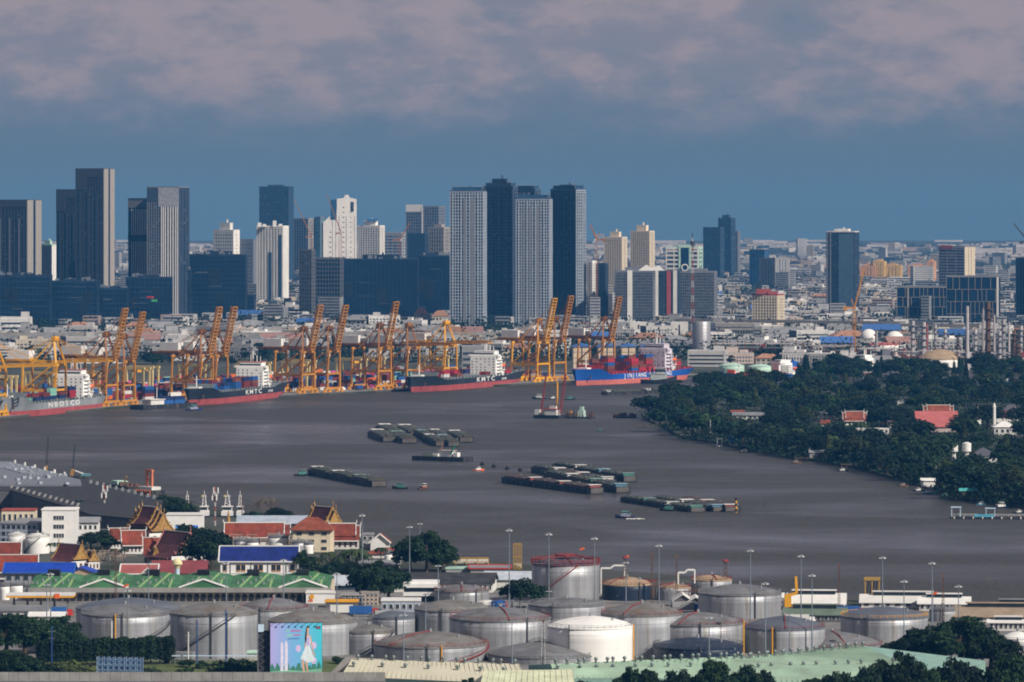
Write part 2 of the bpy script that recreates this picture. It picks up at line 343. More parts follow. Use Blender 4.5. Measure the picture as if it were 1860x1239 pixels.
SHRUB = mk_tree('leafy_shrub', 'shrub', lob(8, 6, 2.0, 1.6, .9, .9, 1.5), 650, .34, leaf_b, 1.2, .1, 8)
SHRUBL = mk_tree('pale_shrub', 'shrub', lob(9, 7, 2.2, 1.8, .9, .9, 1.5), 700, .34, leaf_l, 1.2, .1, 9)
BIGTREE = [mk_tree('spreading_tree', 'tree', lob(20 + i, 34, 6.2, 7.0, 2.6, 1.4, 2.5), 9000, .36, (leaf_a, leaf_b, leaf_a)[i], 6, .5, 20 + i, limbs=9) for i in range(3)]
def mk_palm():
    root = thing('coconut_palm', None, 'palm'); mb = MB()
    mb.lathe([(.28, -.3), (.2, 4), (.16, 8)], 7); mb.build('trunk', trunk_m, root)
    mb = MB(); rg = random.Random(3)
    for i in range(16):
        a = i * 2.4; pts = []
        for k in range(6):
            tt = k / 5; r = 3.3 * tt; z = 8 + 1.5 * math.sin(tt * 2.2 + rg.uniform(-.1, .1)) - 2.6 * tt * tt * rg.uniform(.6, 1.2); pts.append((r * math.cos(a), r * math.sin(a), z))
        px_, py_ = -math.sin(a), math.cos(a)
        for k in range(5):
            w0, w1 = .55 * math.sin(.5 + k / 5 * 2.4), .55 * math.sin(.5 + (k + 1) / 5 * 2.4)
            p, q_ = pts[k], pts[k + 1]
            for sg in (-1, 1):
                mb.add([p, q_, (q_[0] + sg * px_ * w1, q_[1] + sg * py_ * w1, q_[2] - .35), (p[0] + sg * px_ * w0, p[1] + sg * py_ * w0, p[2] - .35)], [(0, 1, 2, 3)])
    mb.build('fronds', leaf_p, root); return Proto(root)
PALM = mk_palm()
def tree_at(pr, x, ybase, hpx, label, group, wf=1., h0=10.5):
    d = D(ybase); s = hpx * S(d) / getattr(pr, 'h', h0)
    return pr.put(G(x, ybase), rnd.uniform(0, 6.28), (s * wf, s * wf, s), label, group)
# peninsula wood: about 290 trees that can be told apart
pen_poly = [G(x, y) for x, y in PEN]
def inside(p, poly):
    c = False; j = len(poly) - 1
    for i in range(len(poly)):
        (xi, yi), (xj, yj) = poly[i], poly[j]
        if (yi > p[1]) != (yj > p[1]) and p[0] < (xj - xi) * (p[1] - yi) / (yj - yi) + xi: c = not c
        j = i
    return c
PEN_LABELS = ['dark rounded tree', 'mid green domed tree', 'blue green broad tree', 'slim dark tree', 'slim mid green tree', 'olive tinted tree', 'pale feathery tree']
PLM = [(1190, 745, 'at the tip of the wooded point'), (1240, 788, 'on the bank by the wooded point'), (1270, 730, 'behind the wooded point'), (1345, 757, 'near the low riverside shacks'), (1340, 800, 'on the bank by the blue tarpaulin hut'), (1420, 800, 'on the bank below the shacks'), (1480, 832, 'on the bank by the grey roofed stilt hut'), (1540, 842, 'on the bank by the broken jetty posts'), (1500, 766, 'near the white two storey house'), (1552, 768, 'near the red temple hall'), (1590, 790, 'near the white bungalow in the wood'), (1612, 812, 'near the orange and white cottage'), (1600, 860, 'on the steep bank between two jetties'), (1703, 775, 'near the pink roofed hall'), (1690, 882, 'on the bank by the cyan boat'), (1745, 830, 'near the white water tanks'), (1788, 838, 'near the grey hipped house'), (1822, 786, 'near the tall white pillar'), (1760, 900, 'on the bank by the turquoise roofed hut'), (1830, 912, 'on the bank by the white launch'), (1640, 735, 'near the small shed deep in the wood'), (1800, 705, 'near the long pale shed'), (1450, 720, 'behind the wood facing the tanker'), (1560, 715, 'at the far edge of the wood before the refinery')]
CLEAR = [(1345, 755, 50, 14), (1552, 768, 32, 12), (1703, 772, 46, 16), (1590, 788, 40, 9), (1822, 785, 40, 12), (1745, 828, 34, 12), (1788, 834, 32, 9), (1640, 735, 22, 6), (1800, 748, 60, 8), (1500, 770, 14, 8), (1610, 810, 20, 6)]
pen_trees = []
for y in [903, 893, 884, 876, 868, 860, 852, 845, 838, 831, 824, 817, 810, 803, 796, 789, 782, 775, 768, 761, 754, 747, 740, 734, 728, 722, 716, 711, 706]:
    x = 1160 + rnd.uniform(0, 25)
    while x < 1875:
        yy = y + rnd.uniform(-3, 3); p = G(x, yy)
        if inside(p, pen_poly) and not any(abs(x - a) < w and -4 < yy - b_ < h_ * 2.6 + 12 for a, b_, w, h_ in CLEAR): pen_trees.append((x, yy))
        x += rnd.uniform(42, 74) * (1.0 if y > 780 else .95)
rnd.shuffle(pen_trees); print('pen trees', len(pen_trees))
shore = []
for i in range(13):                                 # a closer row along the bank itself
    (x0, y0), (x1, y1) = PEN[i % 12], PEN[(i + 1) % 13]
    n = max(1, int(math.hypot(x1 - x0, y1 - y0) / 22))
    for k in range(n):
        f = (k + rnd.random() * .6) / n; x, y = x0 + (x1 - x0) * f, y0 + (y1 - y0) * f
        if 1150 < x < 1880 and i < 11: shore.append((x + rnd.uniform(1, 6), y - rnd.uniform(1.2, 4)))
for (x, y) in shore + pen_trees[:max(0, 290 - len(shore))]:
    k = rnd.choice([0, 1, 2, 2, 0, 3, 4, 1, 5, 6, 5]); hp = rnd.uniform(10.5, 17) / S(D(y))
    lm_ = min(PLM, key=lambda a_: math.hypot((a_[0] - x), (a_[1] - y) * 2.2))[2]
    tree_at(TREES[k], x, y, hp, PEN_LABELS[k] + ' ' + lm_, 'trees of the wood across the river', rnd.uniform(1.05, 1.4))
for i in range(16): x, y = 1250 + i * 38 + rnd.uniform(-9, 9), 0; y = np.interp(x, [p[0] for p in PEN[:12]], [p[1] for p in PEN[:12]]) - rnd.uniform(4, 40); tree_at(PALM, x, y, rnd.uniform(32, 44), 'coconut palm rising from the wooded bank across the river', 'palms of the wooded bank', 1., 9.)
# undergrowth under the wood and along its bank
def leaf_stuff(name, label, pts, per, size, lm, rad, hz, seed):
    rg = np.random.default_rng(seed); pts = np.array(pts); n = len(pts) * per
    c = np.repeat(pts, per, 0) + rg.normal(size=(n, 3)) * np.array([rad, rad, hz * .4]); c[:, 2] = np.abs(c[:, 2] - LZ) + LZ
    nrm = rg.normal(size=(n, 3)); nrm[:, 2] += .7; nrm /= np.linalg.norm(nrm, axis=1)[:, None]
    a = np.cross(nrm, rg.normal(size=(n, 3))); a /= np.linalg.norm(a, axis=1)[:, None]; b_ = np.cross(nrm, a); s = (size * rg.uniform(.6, 1.3, n))[:, None]
    v = np.stack([c - a * s, c - b_ * s * .7, c + a * s, c + b_ * s * .7], 1).reshape(-1, 3)
    me = bpy.data.meshes.new(name); me.from_pydata(v.tolist(), [], np.arange(4 * n).reshape(-1, 4).tolist()); me.materials.append(lm)
    o = bpy.data.objects.new(name, me); COL.objects.link(o); return tag(o, label, 'undergrowth', kind='stuff')
und = []
for k in range(1700):
    x, y = rnd.uniform(1165, 1880), rnd.uniform(702, 915); p = G(x, y)
    if inside(p, pen_poly): und.append((p[0], p[1], LZ + (.3 if any(abs(x - a) < w and -4 < y - b_ < h_ * 2.6 + 12 for a, b_, w, h_ in CLEAR) else rnd.uniform(.3, 5.5))))
for x, y in shore:
    for k in range(3): p = G(x + rnd.uniform(-9, 9), y + rnd.uniform(.5, 3.5)); und.append((p[0], p[1], LZ + .8))
beyond = []
for k in range(900):
    x, y = rnd.uniform(1885, 2250), rnd.uniform(690, 940); p = G(x, y)
    if inside(p, pen_poly): beyond.append((p[0], p[1], LZ + rnd.uniform(2, 11)))
leaf_stuff('woodland', 'rest of the dark wood stretching on along the river bank', beyond, 110, .85, leaf_b, 4.0, 3.4, 6)['category'] = 'trees'
leaf_stuff('undergrowth', 'dense dark undergrowth along the wooded bank', und, 60, .8, leaf_a, 3.6, 3.4, 5)
# ------------------------------------------------------------------ skyline
def facade(mb, p0, p1, z0, z1, cols, floors, pier=.3, span=.3, out=.5, edge_piers=True):
    """proud piers and spandrels in front of a glass body, along the wall p0->p1 (outside is on the right hand)"""
    p0, p1 = Vector((*p0, 0)), Vector((*p1, 0)); L = (p1 - p0).length; u = (p1 - p0) / L; n = Vector((u.y, -u.x, 0)); rot = math.atan2(u.y, u.x)
    if pier > 0:
        cw = L / cols; w = cw * pier
        for i in range(cols + 1):
            s_ = min(max(i * cw, w / 2), L - w / 2); c = p0 + u * s_ + n * out / 2
            mb.box(c.x, c.y, z0, w, out, z1 - z0, rot)
    if span > 0:
        fh = (z1 - z0) / floors; h = fh * span
        for j in range(floors + 1):
            zz = min(z0 + j * fh, z1 - h); c = p0 + u * L / 2 + n * (out * .42)
            mb.box(c.x, c.y, zz, L * .999, out * .84, h, rot)
def corner(xa, xb, xc, ybase, th):
    """footprint of a block seen corner-on: left edge, near corner and right edge columns"""
    x0, d = G(xb, ybase); k = S(d); th = R(th); L1 = (xb - xa) * k / math.cos(th); L2 = max((xc - xb) * k / math.sin(th), 1) if th > .02 else 20
    A = (-L1 * math.cos(th), L1 * math.sin(th)); B = (0, 0); Cc = (L2 * math.sin(th), L2 * math.cos(th)); Dd = (A[0] + Cc[0], A[1] + Cc[1])
    return (x0, d), [A, B, Cc, Dd]
def tower(name, label, xa, xb, xc, ytop, ybase, th=42, body=None, wall=None, left=(8, 30, .3, .3), right=(4, 30, .5, .3), roof=None, lw=None, rw=None, cat='tower', cap=None, out=.6, group=None):
    body = body or glass; wall = wall or whitewall
    (x0, d), P = corner(xa, xb, xc, ybase, th); h = ZT(ytop, d) - LZ; root = thing(name, label, cat, (x0, d), group=group)
    MB().prism(P, 0, h).build('body', body, root)
    for side, (p, q_), spec, w_ in (('left', (P[0], P[1]), left, lw), ('right', (P[1], P[2]), right, rw)):
        if not spec: continue
        mb = MB(); facade(mb, p, q_, 0, h, spec[0], spec[1], spec[2], spec[3], out); mb.build('facade_grid', w_ or wall, root, kind='stuff')
    rgc = random.Random(int(xa * 13 + ytop * 7))
    for (p, q_), spec in (((P[0], P[1]), left), ((P[1], P[2]), right)):
        if not spec or spec[0] < 3 or spec[1] < 5 or body is navy: continue
        p, q_ = Vector((*p, 0)), Vector((*q_, 0)); u = q_ - p; n_ = Vector((u.y, -u.x, 0)).normalized(); cw, fh = u.length / spec[0], h / spec[1]
        for nm_, m_, cnt_ in (('blind', mat('window_blind', (.11, .135, .16), .7, amp=.4, scale=.3), spec[0] * spec[1] // 7), ('open_window', mat('window_dark', (.006, .010, .018), .4), spec[0] * spec[1] // 8)):
            mb = MB()
            for _ in range(min(cnt_, 90)): i_, j_ = rgc.randrange(spec[0]), rgc.randrange(spec[1]); c_ = p + u * ((i_ + .5) / spec[0]) + n_ * out * .2; mb.box(c_.x, c_.y, (j_ + .38) * fh, cw * .62, out * .5, fh * .45, math.atan2(u.y, u.x))
            if mb.v: mb.build(nm_, m_, root, kind='stuff')
    mb = MB(); cx = sum(p[0] for p in P) / 4; cyy = sum(p[1] for p in P) / 4
    Q = [(cx + (p[0] - cx) * 1.02, cyy + (p[1] - cyy) * 1.02) for p in P]
    mb.prism(Q, h, h + 1.6)
    mb.build('parapet', cap or wall, root)
    Q = [(cx + (p[0] - cx) * .5, cyy + (p[1] - cyy) * .5) for p in P]
    if roof:
        mb = MB(); mb.prism(Q, h + 1.6, h + 1.6 + roof); mb.box(cx + 2, cyy, h + 1.6 + roof, 2.5, 2.5, roof * .5); mb.build('plant_room', cap or wall, root)
    return root, P, h, d
def slab_on(root, P, face, f0, f1, z0, z1, out, mt, name='panel'):
    """a flat panel on one wall of a tower: from fraction f0 to f1 along it"""
    p, q_ = (Vector((*P[face], 0)), Vector((*P[face + 1], 0))); u = (q_ - p); L = u.length; u /= L; n = Vector((u.y, -u.x, 0)); c = p + u * L * (f0 + f1) / 2 + n * out / 2
    return MB().box(c.x, c.y, z0, L * (f1 - f0), out, z1 - z0, math.atan2(u.y, u.x)).build(name, mt, root)
# left group: twin-slab condominiums, shaded fronts painted dark brown, sunlit ends painted tan
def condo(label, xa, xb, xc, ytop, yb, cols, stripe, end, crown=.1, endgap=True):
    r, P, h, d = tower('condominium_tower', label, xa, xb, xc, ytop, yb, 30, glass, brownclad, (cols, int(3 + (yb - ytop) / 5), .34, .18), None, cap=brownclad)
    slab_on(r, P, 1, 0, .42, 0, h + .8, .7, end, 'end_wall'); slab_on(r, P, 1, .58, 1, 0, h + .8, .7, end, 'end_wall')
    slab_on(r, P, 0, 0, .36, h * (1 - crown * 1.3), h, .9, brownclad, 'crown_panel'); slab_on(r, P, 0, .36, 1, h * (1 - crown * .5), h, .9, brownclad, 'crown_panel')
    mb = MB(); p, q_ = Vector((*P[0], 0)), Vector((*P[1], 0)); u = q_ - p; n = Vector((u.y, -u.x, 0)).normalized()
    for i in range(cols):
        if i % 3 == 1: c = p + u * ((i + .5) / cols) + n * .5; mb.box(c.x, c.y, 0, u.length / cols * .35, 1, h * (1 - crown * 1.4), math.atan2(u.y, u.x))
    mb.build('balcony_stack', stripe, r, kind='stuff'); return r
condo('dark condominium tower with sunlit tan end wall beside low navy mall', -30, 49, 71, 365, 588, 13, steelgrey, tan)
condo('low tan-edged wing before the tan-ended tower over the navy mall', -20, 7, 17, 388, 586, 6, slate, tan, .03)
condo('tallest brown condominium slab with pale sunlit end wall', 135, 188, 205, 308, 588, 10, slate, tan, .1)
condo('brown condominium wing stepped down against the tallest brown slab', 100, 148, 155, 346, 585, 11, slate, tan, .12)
r, P, h, d = tower('striped_tower', 'grey tower with speckled crown and white vertical stripes', 266, 325, 340, 341, 588, 16, glass, steelgrey, (14, 44, .30, .12), (3, 44, .5, .3), cap=steelgrey, rw=slate)  # right wall's shade is put into its slate colour
slab_on(r, P, 0, .36, 1, h * .86, h, 1.0, mat('speckled_panel', (.30, .31, .34), .7, amp=.5, scale=.6), 'crown_panel'); slab_on(r, P, 0, 0, .36, h * .9, h, .9, slate, 'crown_panel')
mb = MB()
for f in (.46, .52, .58, .66, .74, .82, .9, .96): p, q_ = Vector((*P[0], 0)), Vector((*P[1], 0)); u = q_ - p; c = p + u * f + Vector((u.y, -u.x, 0)).normalized() * .5; mb.box(c.x, c.y, 0, .9, 1.1, h * .86, math.atan2(u.y, u.x))
mb.build('white_fin', white, r, kind='stuff')
r, P, h, d = tower('striped_tower', 'white striped tower wing with a dark open sky deck at mid height', 232, 280, 289, 362, 586, 16, glass, slate, (13, 40, .30, .10), (2, 40, .6, .3), cap=slate)
mb = MB()
for i in range(11): f = .14 + i * .072; p, q_ = Vector((*P[0], 0)), Vector((*P[1], 0)); u = q_ - p; c = p + u * f + Vector((u.y, -u.x, 0)).normalized() * .5; mb.box(c.x, c.y, 0, .8, 1.1, h * .92, math.atan2(u.y, u.x))
mb.build('white_fin', white, r, kind='stuff'); slab_on(r, P, 0, 0, 1, h * .66, h * .71, 1.6, black, 'sky_deck'); slab_on(r, P, 0, 0, 1, h * .93, h * .99, 1.3, darkcon, 'crown_panel')
tower('slim_tower', 'slim pale blue condominium between two brown towers', 72, 94, 101, 446, 575, 40, glassblue, steelgrey, (6, 30, .4, .3), (2, 30, .8, .3), rw=white, roof=5, cap=mint)
# navy shopping complex and offices
podline = mat('podium_line', (.014, .030, .058), .5, amp=.5, scale=.04)
def podium(label, x0, x1, ytop, yb, floors, cols, body=navy, wall=podline, name='glass_block', th=8, span=.25, pier=.12, roof=2., cat='building'):
    r_, P_, h_, d_ = tower(name, label, x0, x1 - 2, x1, ytop, yb, th, body, wall, (cols, floors, pier, span), (2, floors, .2, .3), roof=roof, cat=cat); rg_ = random.Random(int(x0 * 3 + ytop))
    for q_ in range(3): z_ = h_ * rg_.uniform(.1, .9); f_ = rg_.uniform(0, .6); slab_on(r_, P_, 0, f_, f_ + rg_.uniform(.15, .38), z_, z_ + rg_.uniform(.5, 1.4), .9, mat('podium_band', (.055, .075, .10), .5), 'ledge')
    for q_ in range(2): f_ = rg_.uniform(0, .75); z_ = h_ * rg_.uniform(.2, .6); slab_on(r_, P_, 0, f_, f_ + rg_.uniform(.1, .22), z_, z_ + h_ * rg_.uniform(.12, .3), .75, mat('podium_panel', (.010, .016, .028), .5), 'blank_panel')
    mb = MB()
    for q_ in range(9): f_ = rg_.uniform(.03, .97); mb.box(P_[0][0] + (P_[1][0] - P_[0][0]) * f_, rg_.uniform(3, 14), h_ + 1.6, rg_.uniform(2, 8), rg_.uniform(2, 5), rg_.uniform(.8, 4.5))
    mb.build('rooftop_plant', mat('plant_grey', (.13, .145, .165), .7, amp=.3), r_, kind='stuff'); return r_, P_, h_, d_
podium('long navy glass mall block under the tan-ended tower', -30, 92, 502, 592, 8, 16, th=4)
podium('navy glass mall block with roof garden under the tallest brown tower', 92, 178, 512, 591, 8, 12, th=4)
podium('low navy mall end block beside the striped towers', 176, 232, 525, 590, 7, 8, th=4)
r, P, h, d = podium('navy office block with red and green sign by the teal stair tower', 228, 315, 505, 588, 9, 10, th=4)
slab_on(r, P, 0, .45, .60, h * .55, h * .60, .9, redpaint, 'sign'); slab_on(r, P, 0, .55, .68, h * .48, h * .53, .9, mat('sign_green', (.05, .3, .12)), 'sign')
r, P, h, d = podium('dark office block with grey glass corner before the stepped black block', 313, 346, 492, 587, 10, 5, th=4); slab_on(r, P, 0, .05, .6, 0, h * .3, .8, teal, 'glass_lobby')
tower('stair_tower', 'slim teal glass stair tower on the navy office complex', 341, 346, 348, 512, 584, 10, teal, steelgrey, (2, 8, .2, .15), None)
podium('big black glass office block with rooftop plant', 343, 447, 464, 585, 14, 14, th=4, roof=4)
podium('low black glass base block in front of big black office', 346, 462, 537, 580, 5, 16, th=3)
tower('apartment_tower', 'white stepped apartment tower with small penthouse above black office block', 386, 424, 434, 419, 530, 35, glass, whitewall, (9, 18, .42, .42), (3, 18, .6, .4), roof=12)
tower('apartment_block', 'grey white slab block next to the stepped white apartment tower', 434, 460, 466, 436, 530, 30, glass, steelgrey, (7, 14, .5, .45), (2, 14, .7, .4))
r, P, h, d = tower('condominium_tower', 'white rounded condominium with blue glass slots and two roof horns', 465, 514, 523, 412, 558, 25, glass, whitewall, (9, 36, .45, .35), (2, 36, .6, .4))
slab_on(r, P, 0, .46, .58, 0, h * .68, 1.1, glassblue, 'glass_slot'); slab_on(r, P, 0, .86, .96, 0, h * .9, 1.1, glassblue, 'glass_slot')
mb = MB(); k = S(d)
for f, hh in ((.12, 6), (.3, 4), (.68, 9), (.9, 4)): mb.box(P[0][0] + (P[1][0] - P[0][0]) * f, 8, h, 5, 6, hh)
mb.build('roof_horn', whitewall, r, kind='stuff')
tower('glass_tower', 'tall dark blue glass tower behind the white horned condominium', 470, 524, 532, 340, 510, 20, glassblue, slate, (14, 46, .12, .12), (2, 40, .2, .2), roof=3)
tower('building_shell', 'brown concrete tower shell beside a luffing crane', 533, 560, 576, 398, 500, 40, slate, tan, (6, 20, .3, .2), (4, 20, .4, .3))
tower('glass_tower', 'pale teal glass block beside the white sail-shaped condominium', 572, 582, 590, 395, 500, 40, teal, steelgrey, (3, 20, .1, .1), (3, 20, .2, .2))
tower('building_shell', 'grey unfinished office frame left of the black glass hall', 543, 566, 572, 455, 580, 25, slate, darkcon, (5, 18, .15, .25), (2, 18, .3, .3))
tower('building_shell', 'open concrete floors of a block under construction', 570, 618, 626, 470, 578, 12, navy, darkcon, (9, 14, .14, .2), (2, 14, .2, .2))
r, P, h, d = tower('site_hoarding', 'block wrapped in white and blue sheets beside the open concrete frame', 545, 618, 624, 492, 570, 8, darkcon, concrete, (12, 7, .08, .18), None)
slab_on(r, P, 0, .3, .96, h * .68, h * .95, 1.2, whitewall, 'sheeting'); slab_on(r, P, 0, .3, .96, h * .93, h, 1.4, netblue, 'sheeting')
# white sail-shaped condominium: stepped outline with a slanting shoulder
d = D(500); k = S(d); root = thing('sail_condominium', 'white condominium with slanting shoulder and slot windows', 'tower', G(616, 500))
prof = [((x - 616) * k, ZT(y, d) - LZ) for x, y in ((587, 500), (587, 404), (612, 381), (612, 361), (624, 360), (627, 354), (632, 354), (634, 359), (647, 362), (647, 500))]
MB().extry([(x, z) for x, z in prof], 0, 26).build('body', whitewall, root)
mb = MB(); mb.box((606 - 616) * k, 5, ZT(400, d), 11 * k, 12, (400 - 364) * k); mb.build('glass_wing', glassblue, root)
mb = MB()
for j in range(14):
    for x in (600, 624, 637): mb.box((x - 616) * k, -.1, ZT(496 - j * 9, d), 3.2 * k if x != 637 else 2 * k, .3, 1.6 * k) if 496 - j * 9 > (415 if x < 610 else 372) else None
mb.box((639.5 - 616) * k, -.1, ZT(386, d), 6 * k, .4, 18 * k)
mb.build('window_slots', window_m, root, kind='stuff')
mb = MB()
for x in (604, 610, 616, 629, 644): mb.box((x - 616) * k, -.2, 0, .8, .5, ZT(392, d) - LZ)
mb.build('wall_rib', steelgrey, root, kind='stuff')
r, P, h, d = tower('apartment_tower', 'white stepped tower with blue rooftop band next to the sail-shaped condominium', 649, 690, 698, 411, 520, 25, glass, whitewall, (9, 26, .42, .4), (3, 26, .6, .4), roof=9)
mb = MB(); mb.box(P[1][0] - 14, 10, h + 10, 20, 8, 4); mb.build('roof_band', netblue, r)
tower('office_block', 'grey banded car park block beyond the blue banded white tower', 696, 730, 738, 423, 500, 20, slate, greywall, (4, 14, .1, .45), (2, 14, .3, .4))
r, P, h, d = tower('office_tower', 'pale blue grey office tower with bright roof frame', 737, 797, 808, 376, 520, 25, glassblue, steelgrey, (14, 26, .25, .25), (4, 26, .4, .3))
slab_on(r, P, 0, 0, .5, h * .94, h * 1.03, .8, white, 'roof_sign'); slab_on(r, P, 0, .48, .52, 0, h, 1.2, whitewall, 'white_fin')
tower('office_block', 'dark glass block at the foot of the blue grey office tower', 741, 772, 778, 425, 530, 20, navy, slate, (8, 14, .2, .1), (2, 14, .3, .2))
tower('office_block', 'brown grey twin block beside the tall riverside towers', 778, 806, 817, 414, 530, 30, slate, tan, (6, 16, .35, .15), (4, 16, .5, .2), roof=5)
# black glass hall
podium('black glass hall block beside the unfinished concrete frame', 624, 760, 472, 583, 16, 18, th=3, roof=5, span=.14)
podium('black glass hall end block joining the tall riverside towers', 758, 820, 466, 582, 16, 8, th=3, roof=3, span=.12)
podium('low dark base block before the black glass hall', 548, 640, 545, 578, 4, 12, th=3, roof=1.5)
# tall riverside condominiums: sun and shade are painted in as pale and dark walls
sky_w = mat('lit_tower_wall', (.30, .34, .39), .7, amp=.15, scale=.05); sky_d = mat('shaded_tower_wall', (.050, .078, .12), .6, amp=.2, scale=.05)
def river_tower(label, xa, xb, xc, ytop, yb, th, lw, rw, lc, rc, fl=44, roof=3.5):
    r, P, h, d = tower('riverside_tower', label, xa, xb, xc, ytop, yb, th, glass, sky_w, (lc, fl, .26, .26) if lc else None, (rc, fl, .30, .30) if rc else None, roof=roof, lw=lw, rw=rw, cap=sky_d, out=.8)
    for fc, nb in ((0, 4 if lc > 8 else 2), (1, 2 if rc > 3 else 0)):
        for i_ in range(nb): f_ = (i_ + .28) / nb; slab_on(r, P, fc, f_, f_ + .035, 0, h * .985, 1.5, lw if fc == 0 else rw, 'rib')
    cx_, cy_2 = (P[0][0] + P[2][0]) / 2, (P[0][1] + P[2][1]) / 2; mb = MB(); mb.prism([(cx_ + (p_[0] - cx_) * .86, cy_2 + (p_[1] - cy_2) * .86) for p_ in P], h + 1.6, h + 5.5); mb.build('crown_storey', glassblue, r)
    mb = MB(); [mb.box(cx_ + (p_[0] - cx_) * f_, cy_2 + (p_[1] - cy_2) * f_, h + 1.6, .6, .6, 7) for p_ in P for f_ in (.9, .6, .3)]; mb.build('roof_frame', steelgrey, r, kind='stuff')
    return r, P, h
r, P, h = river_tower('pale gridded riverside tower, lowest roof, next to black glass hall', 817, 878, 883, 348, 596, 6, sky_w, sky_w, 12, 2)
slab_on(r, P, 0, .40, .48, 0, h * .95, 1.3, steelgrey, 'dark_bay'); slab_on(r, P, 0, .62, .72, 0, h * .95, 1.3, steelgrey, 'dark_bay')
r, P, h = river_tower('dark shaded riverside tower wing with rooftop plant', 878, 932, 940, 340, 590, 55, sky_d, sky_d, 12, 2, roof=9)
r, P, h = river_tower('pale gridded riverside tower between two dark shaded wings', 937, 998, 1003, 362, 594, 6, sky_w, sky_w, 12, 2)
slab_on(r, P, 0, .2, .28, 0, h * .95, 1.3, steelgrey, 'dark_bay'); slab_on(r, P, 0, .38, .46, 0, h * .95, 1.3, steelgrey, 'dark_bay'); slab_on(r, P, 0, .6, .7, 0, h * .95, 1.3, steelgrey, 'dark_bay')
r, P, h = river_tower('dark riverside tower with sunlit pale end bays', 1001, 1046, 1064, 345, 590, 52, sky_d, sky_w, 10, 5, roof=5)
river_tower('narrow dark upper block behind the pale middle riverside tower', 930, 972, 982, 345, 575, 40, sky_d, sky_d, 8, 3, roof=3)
# right of the towers
tower('office_tower', 'slim blue glass office slab by a lattice crane', 1085, 1099, 1104, 480, 590, 30, glassblue, slate, (4, 26, .1, .1), (2, 26, .2, .2))
tower('apartment_tower', 'slim white grey tower tucked beside the riverside towers', 1066, 1076, 1084, 476, 590, 35, slate, whitewall, (3, 24, .4, .3), (3, 24, .4, .4))
tower('beige_tower', 'shorter beige twin tower with octagonal top', 1098, 1130, 1139, 432, 530, 30, slate, cream, (10, 24, .45, .2), (4, 24, .5, .2), roof=9)
tower('beige_tower', 'taller beige twin tower with stepped top', 1146, 1180, 1189, 421, 528, 30, slate, cream, (10, 26, .45, .2), (4, 26, .5, .2), roof=10)
r, P, h, d = tower('hotel_block', 'grey glazed hotel wing with white pillar and white upturned roof', 1117, 1186, 1191, 494, 592, 6, slate, steelgrey, (18, 18, .16, .22), (2, 18, .4, .3), roof=4)
slab_on(r, P, 0, .33, .46, 0, h * 1.03, 1.3, whitewall, 'pillar'); mb = MB(); mb.extry([(-18, h + 1.6), (-8, h + 9), (-2, h + 5), (8, h + 8), (14, h + 1.6)], 4, 12); mb.build('upturned_roof', white, r)
r, P, h, d = tower('hotel_block', 'narrow hotel wing with red strip and white pillars', 1190, 1232, 1237, 494, 591, 6, slate, slate, (9, 18, .14, .16), (2, 18, .4, .3))
slab_on(r, P, 0, .02, .14, 0, h * 1.04, 1.3, whitewall, 'pillar'); slab_on(r, P, 0, .5, .68, 0, h * 1.02, 1.2, redbrick, 'red_strip'); slab_on(r, P, 0, .78, .95, 0, h * 1.03, 1.3, whitewall, 'pillar')
tower('hotel_block', 'grey glazed hotel wing right behind the lattice radio mast', 1236, 1297, 1304, 495, 590, 8, slate, steelgrey, (16, 18, .18, .24), (2, 18, .4, .3), roof=3)
r, P, h, d = tower('office_block', 'white and pale green office block with round emblem', 1210, 1268, 1278, 450, 545, 12, slate, mint, (4, 12, .12, .4), (2, 12, .3, .4), lw=whitewall)
slab_on(r, P, 0, .44, .74, 0, h * 1.03, 1.2, glass, 'dark_bay'); slab_on(r, P, 0, .40, .46, 0, h * 1.06, 1.6, mint, 'green_frame'); slab_on(r, P, 0, .72, .78, 0, h * 1.06, 1.6, mint, 'green_frame'); slab_on(r, P, 0, .40, .78, h * 1.0, h * 1.06, 1.8, mint, 'green_frame')
mb = MB(); p, q_ = Vector((*P[0], 0)), Vector((*P[1], 0)); c = p.lerp(q_, .59)
for i in range(18):
    a = i * math.pi / 9; a2 = a + math.pi / 9; mb.beam((c.x + 5 * math.cos(a), c.y - 2.2, h * .62 + 5 * math.sin(a)), (c.x + 5 * math.cos(a2), c.y - 2.2, h * .62 + 5 * math.sin(a2)), 1.6)
mb.build('emblem', whitewall, r)
tower('glass_tower', 'blue grey tower, lower wing of the stepped pair', 1278, 1308, 1316, 414, 505, 30, glassblue, slate, (9, 24, .2, .1), (3, 24, .3, .2))
tower('glass_tower', 'blue grey stepped tower, tallest over the far city', 1305, 1328, 1336, 397, 503, 30, glassblue, slate, (7, 26, .2, .1), (3, 26, .3, .2), roof=6)
tower('office_block', 'pale edged slab leaning on the stepped blue grey tower', 1334, 1340, 1345, 421, 502, 30, slate, steelgrey, (3, 22, .3, .2), (2, 22, .5, .3))
tower('office_block', 'bright blue netted block in the far city', 1362, 1388, 1398, 455, 520, 30, netblue, slate, (5, 10, .1, .15), (3, 10, .2, .2))
tower('office_block', 'grey concrete block beside the blue netted block', 1380, 1408, 1436, 470, 524, 40, slate, greywall, (6, 9, .6, .2), (5, 9, .6, .2))
r, P, h, d = tower('apartment_block', 'cream apartment block with maroon stepped top', 1367, 1412, 1426, 537, 600, 25, slate, cream, (9, 12, .4, .35), (4, 12, .5, .35), cap=redbrick)
mb = MB(); mb.box(P[1][0] - 16, 12, h + 1.6, 17, 12, 6); mb.box(P[1][0] - 5, 10, h + 1.6, 12, 12, 3); mb.build('maroon_top', redbrick, r)
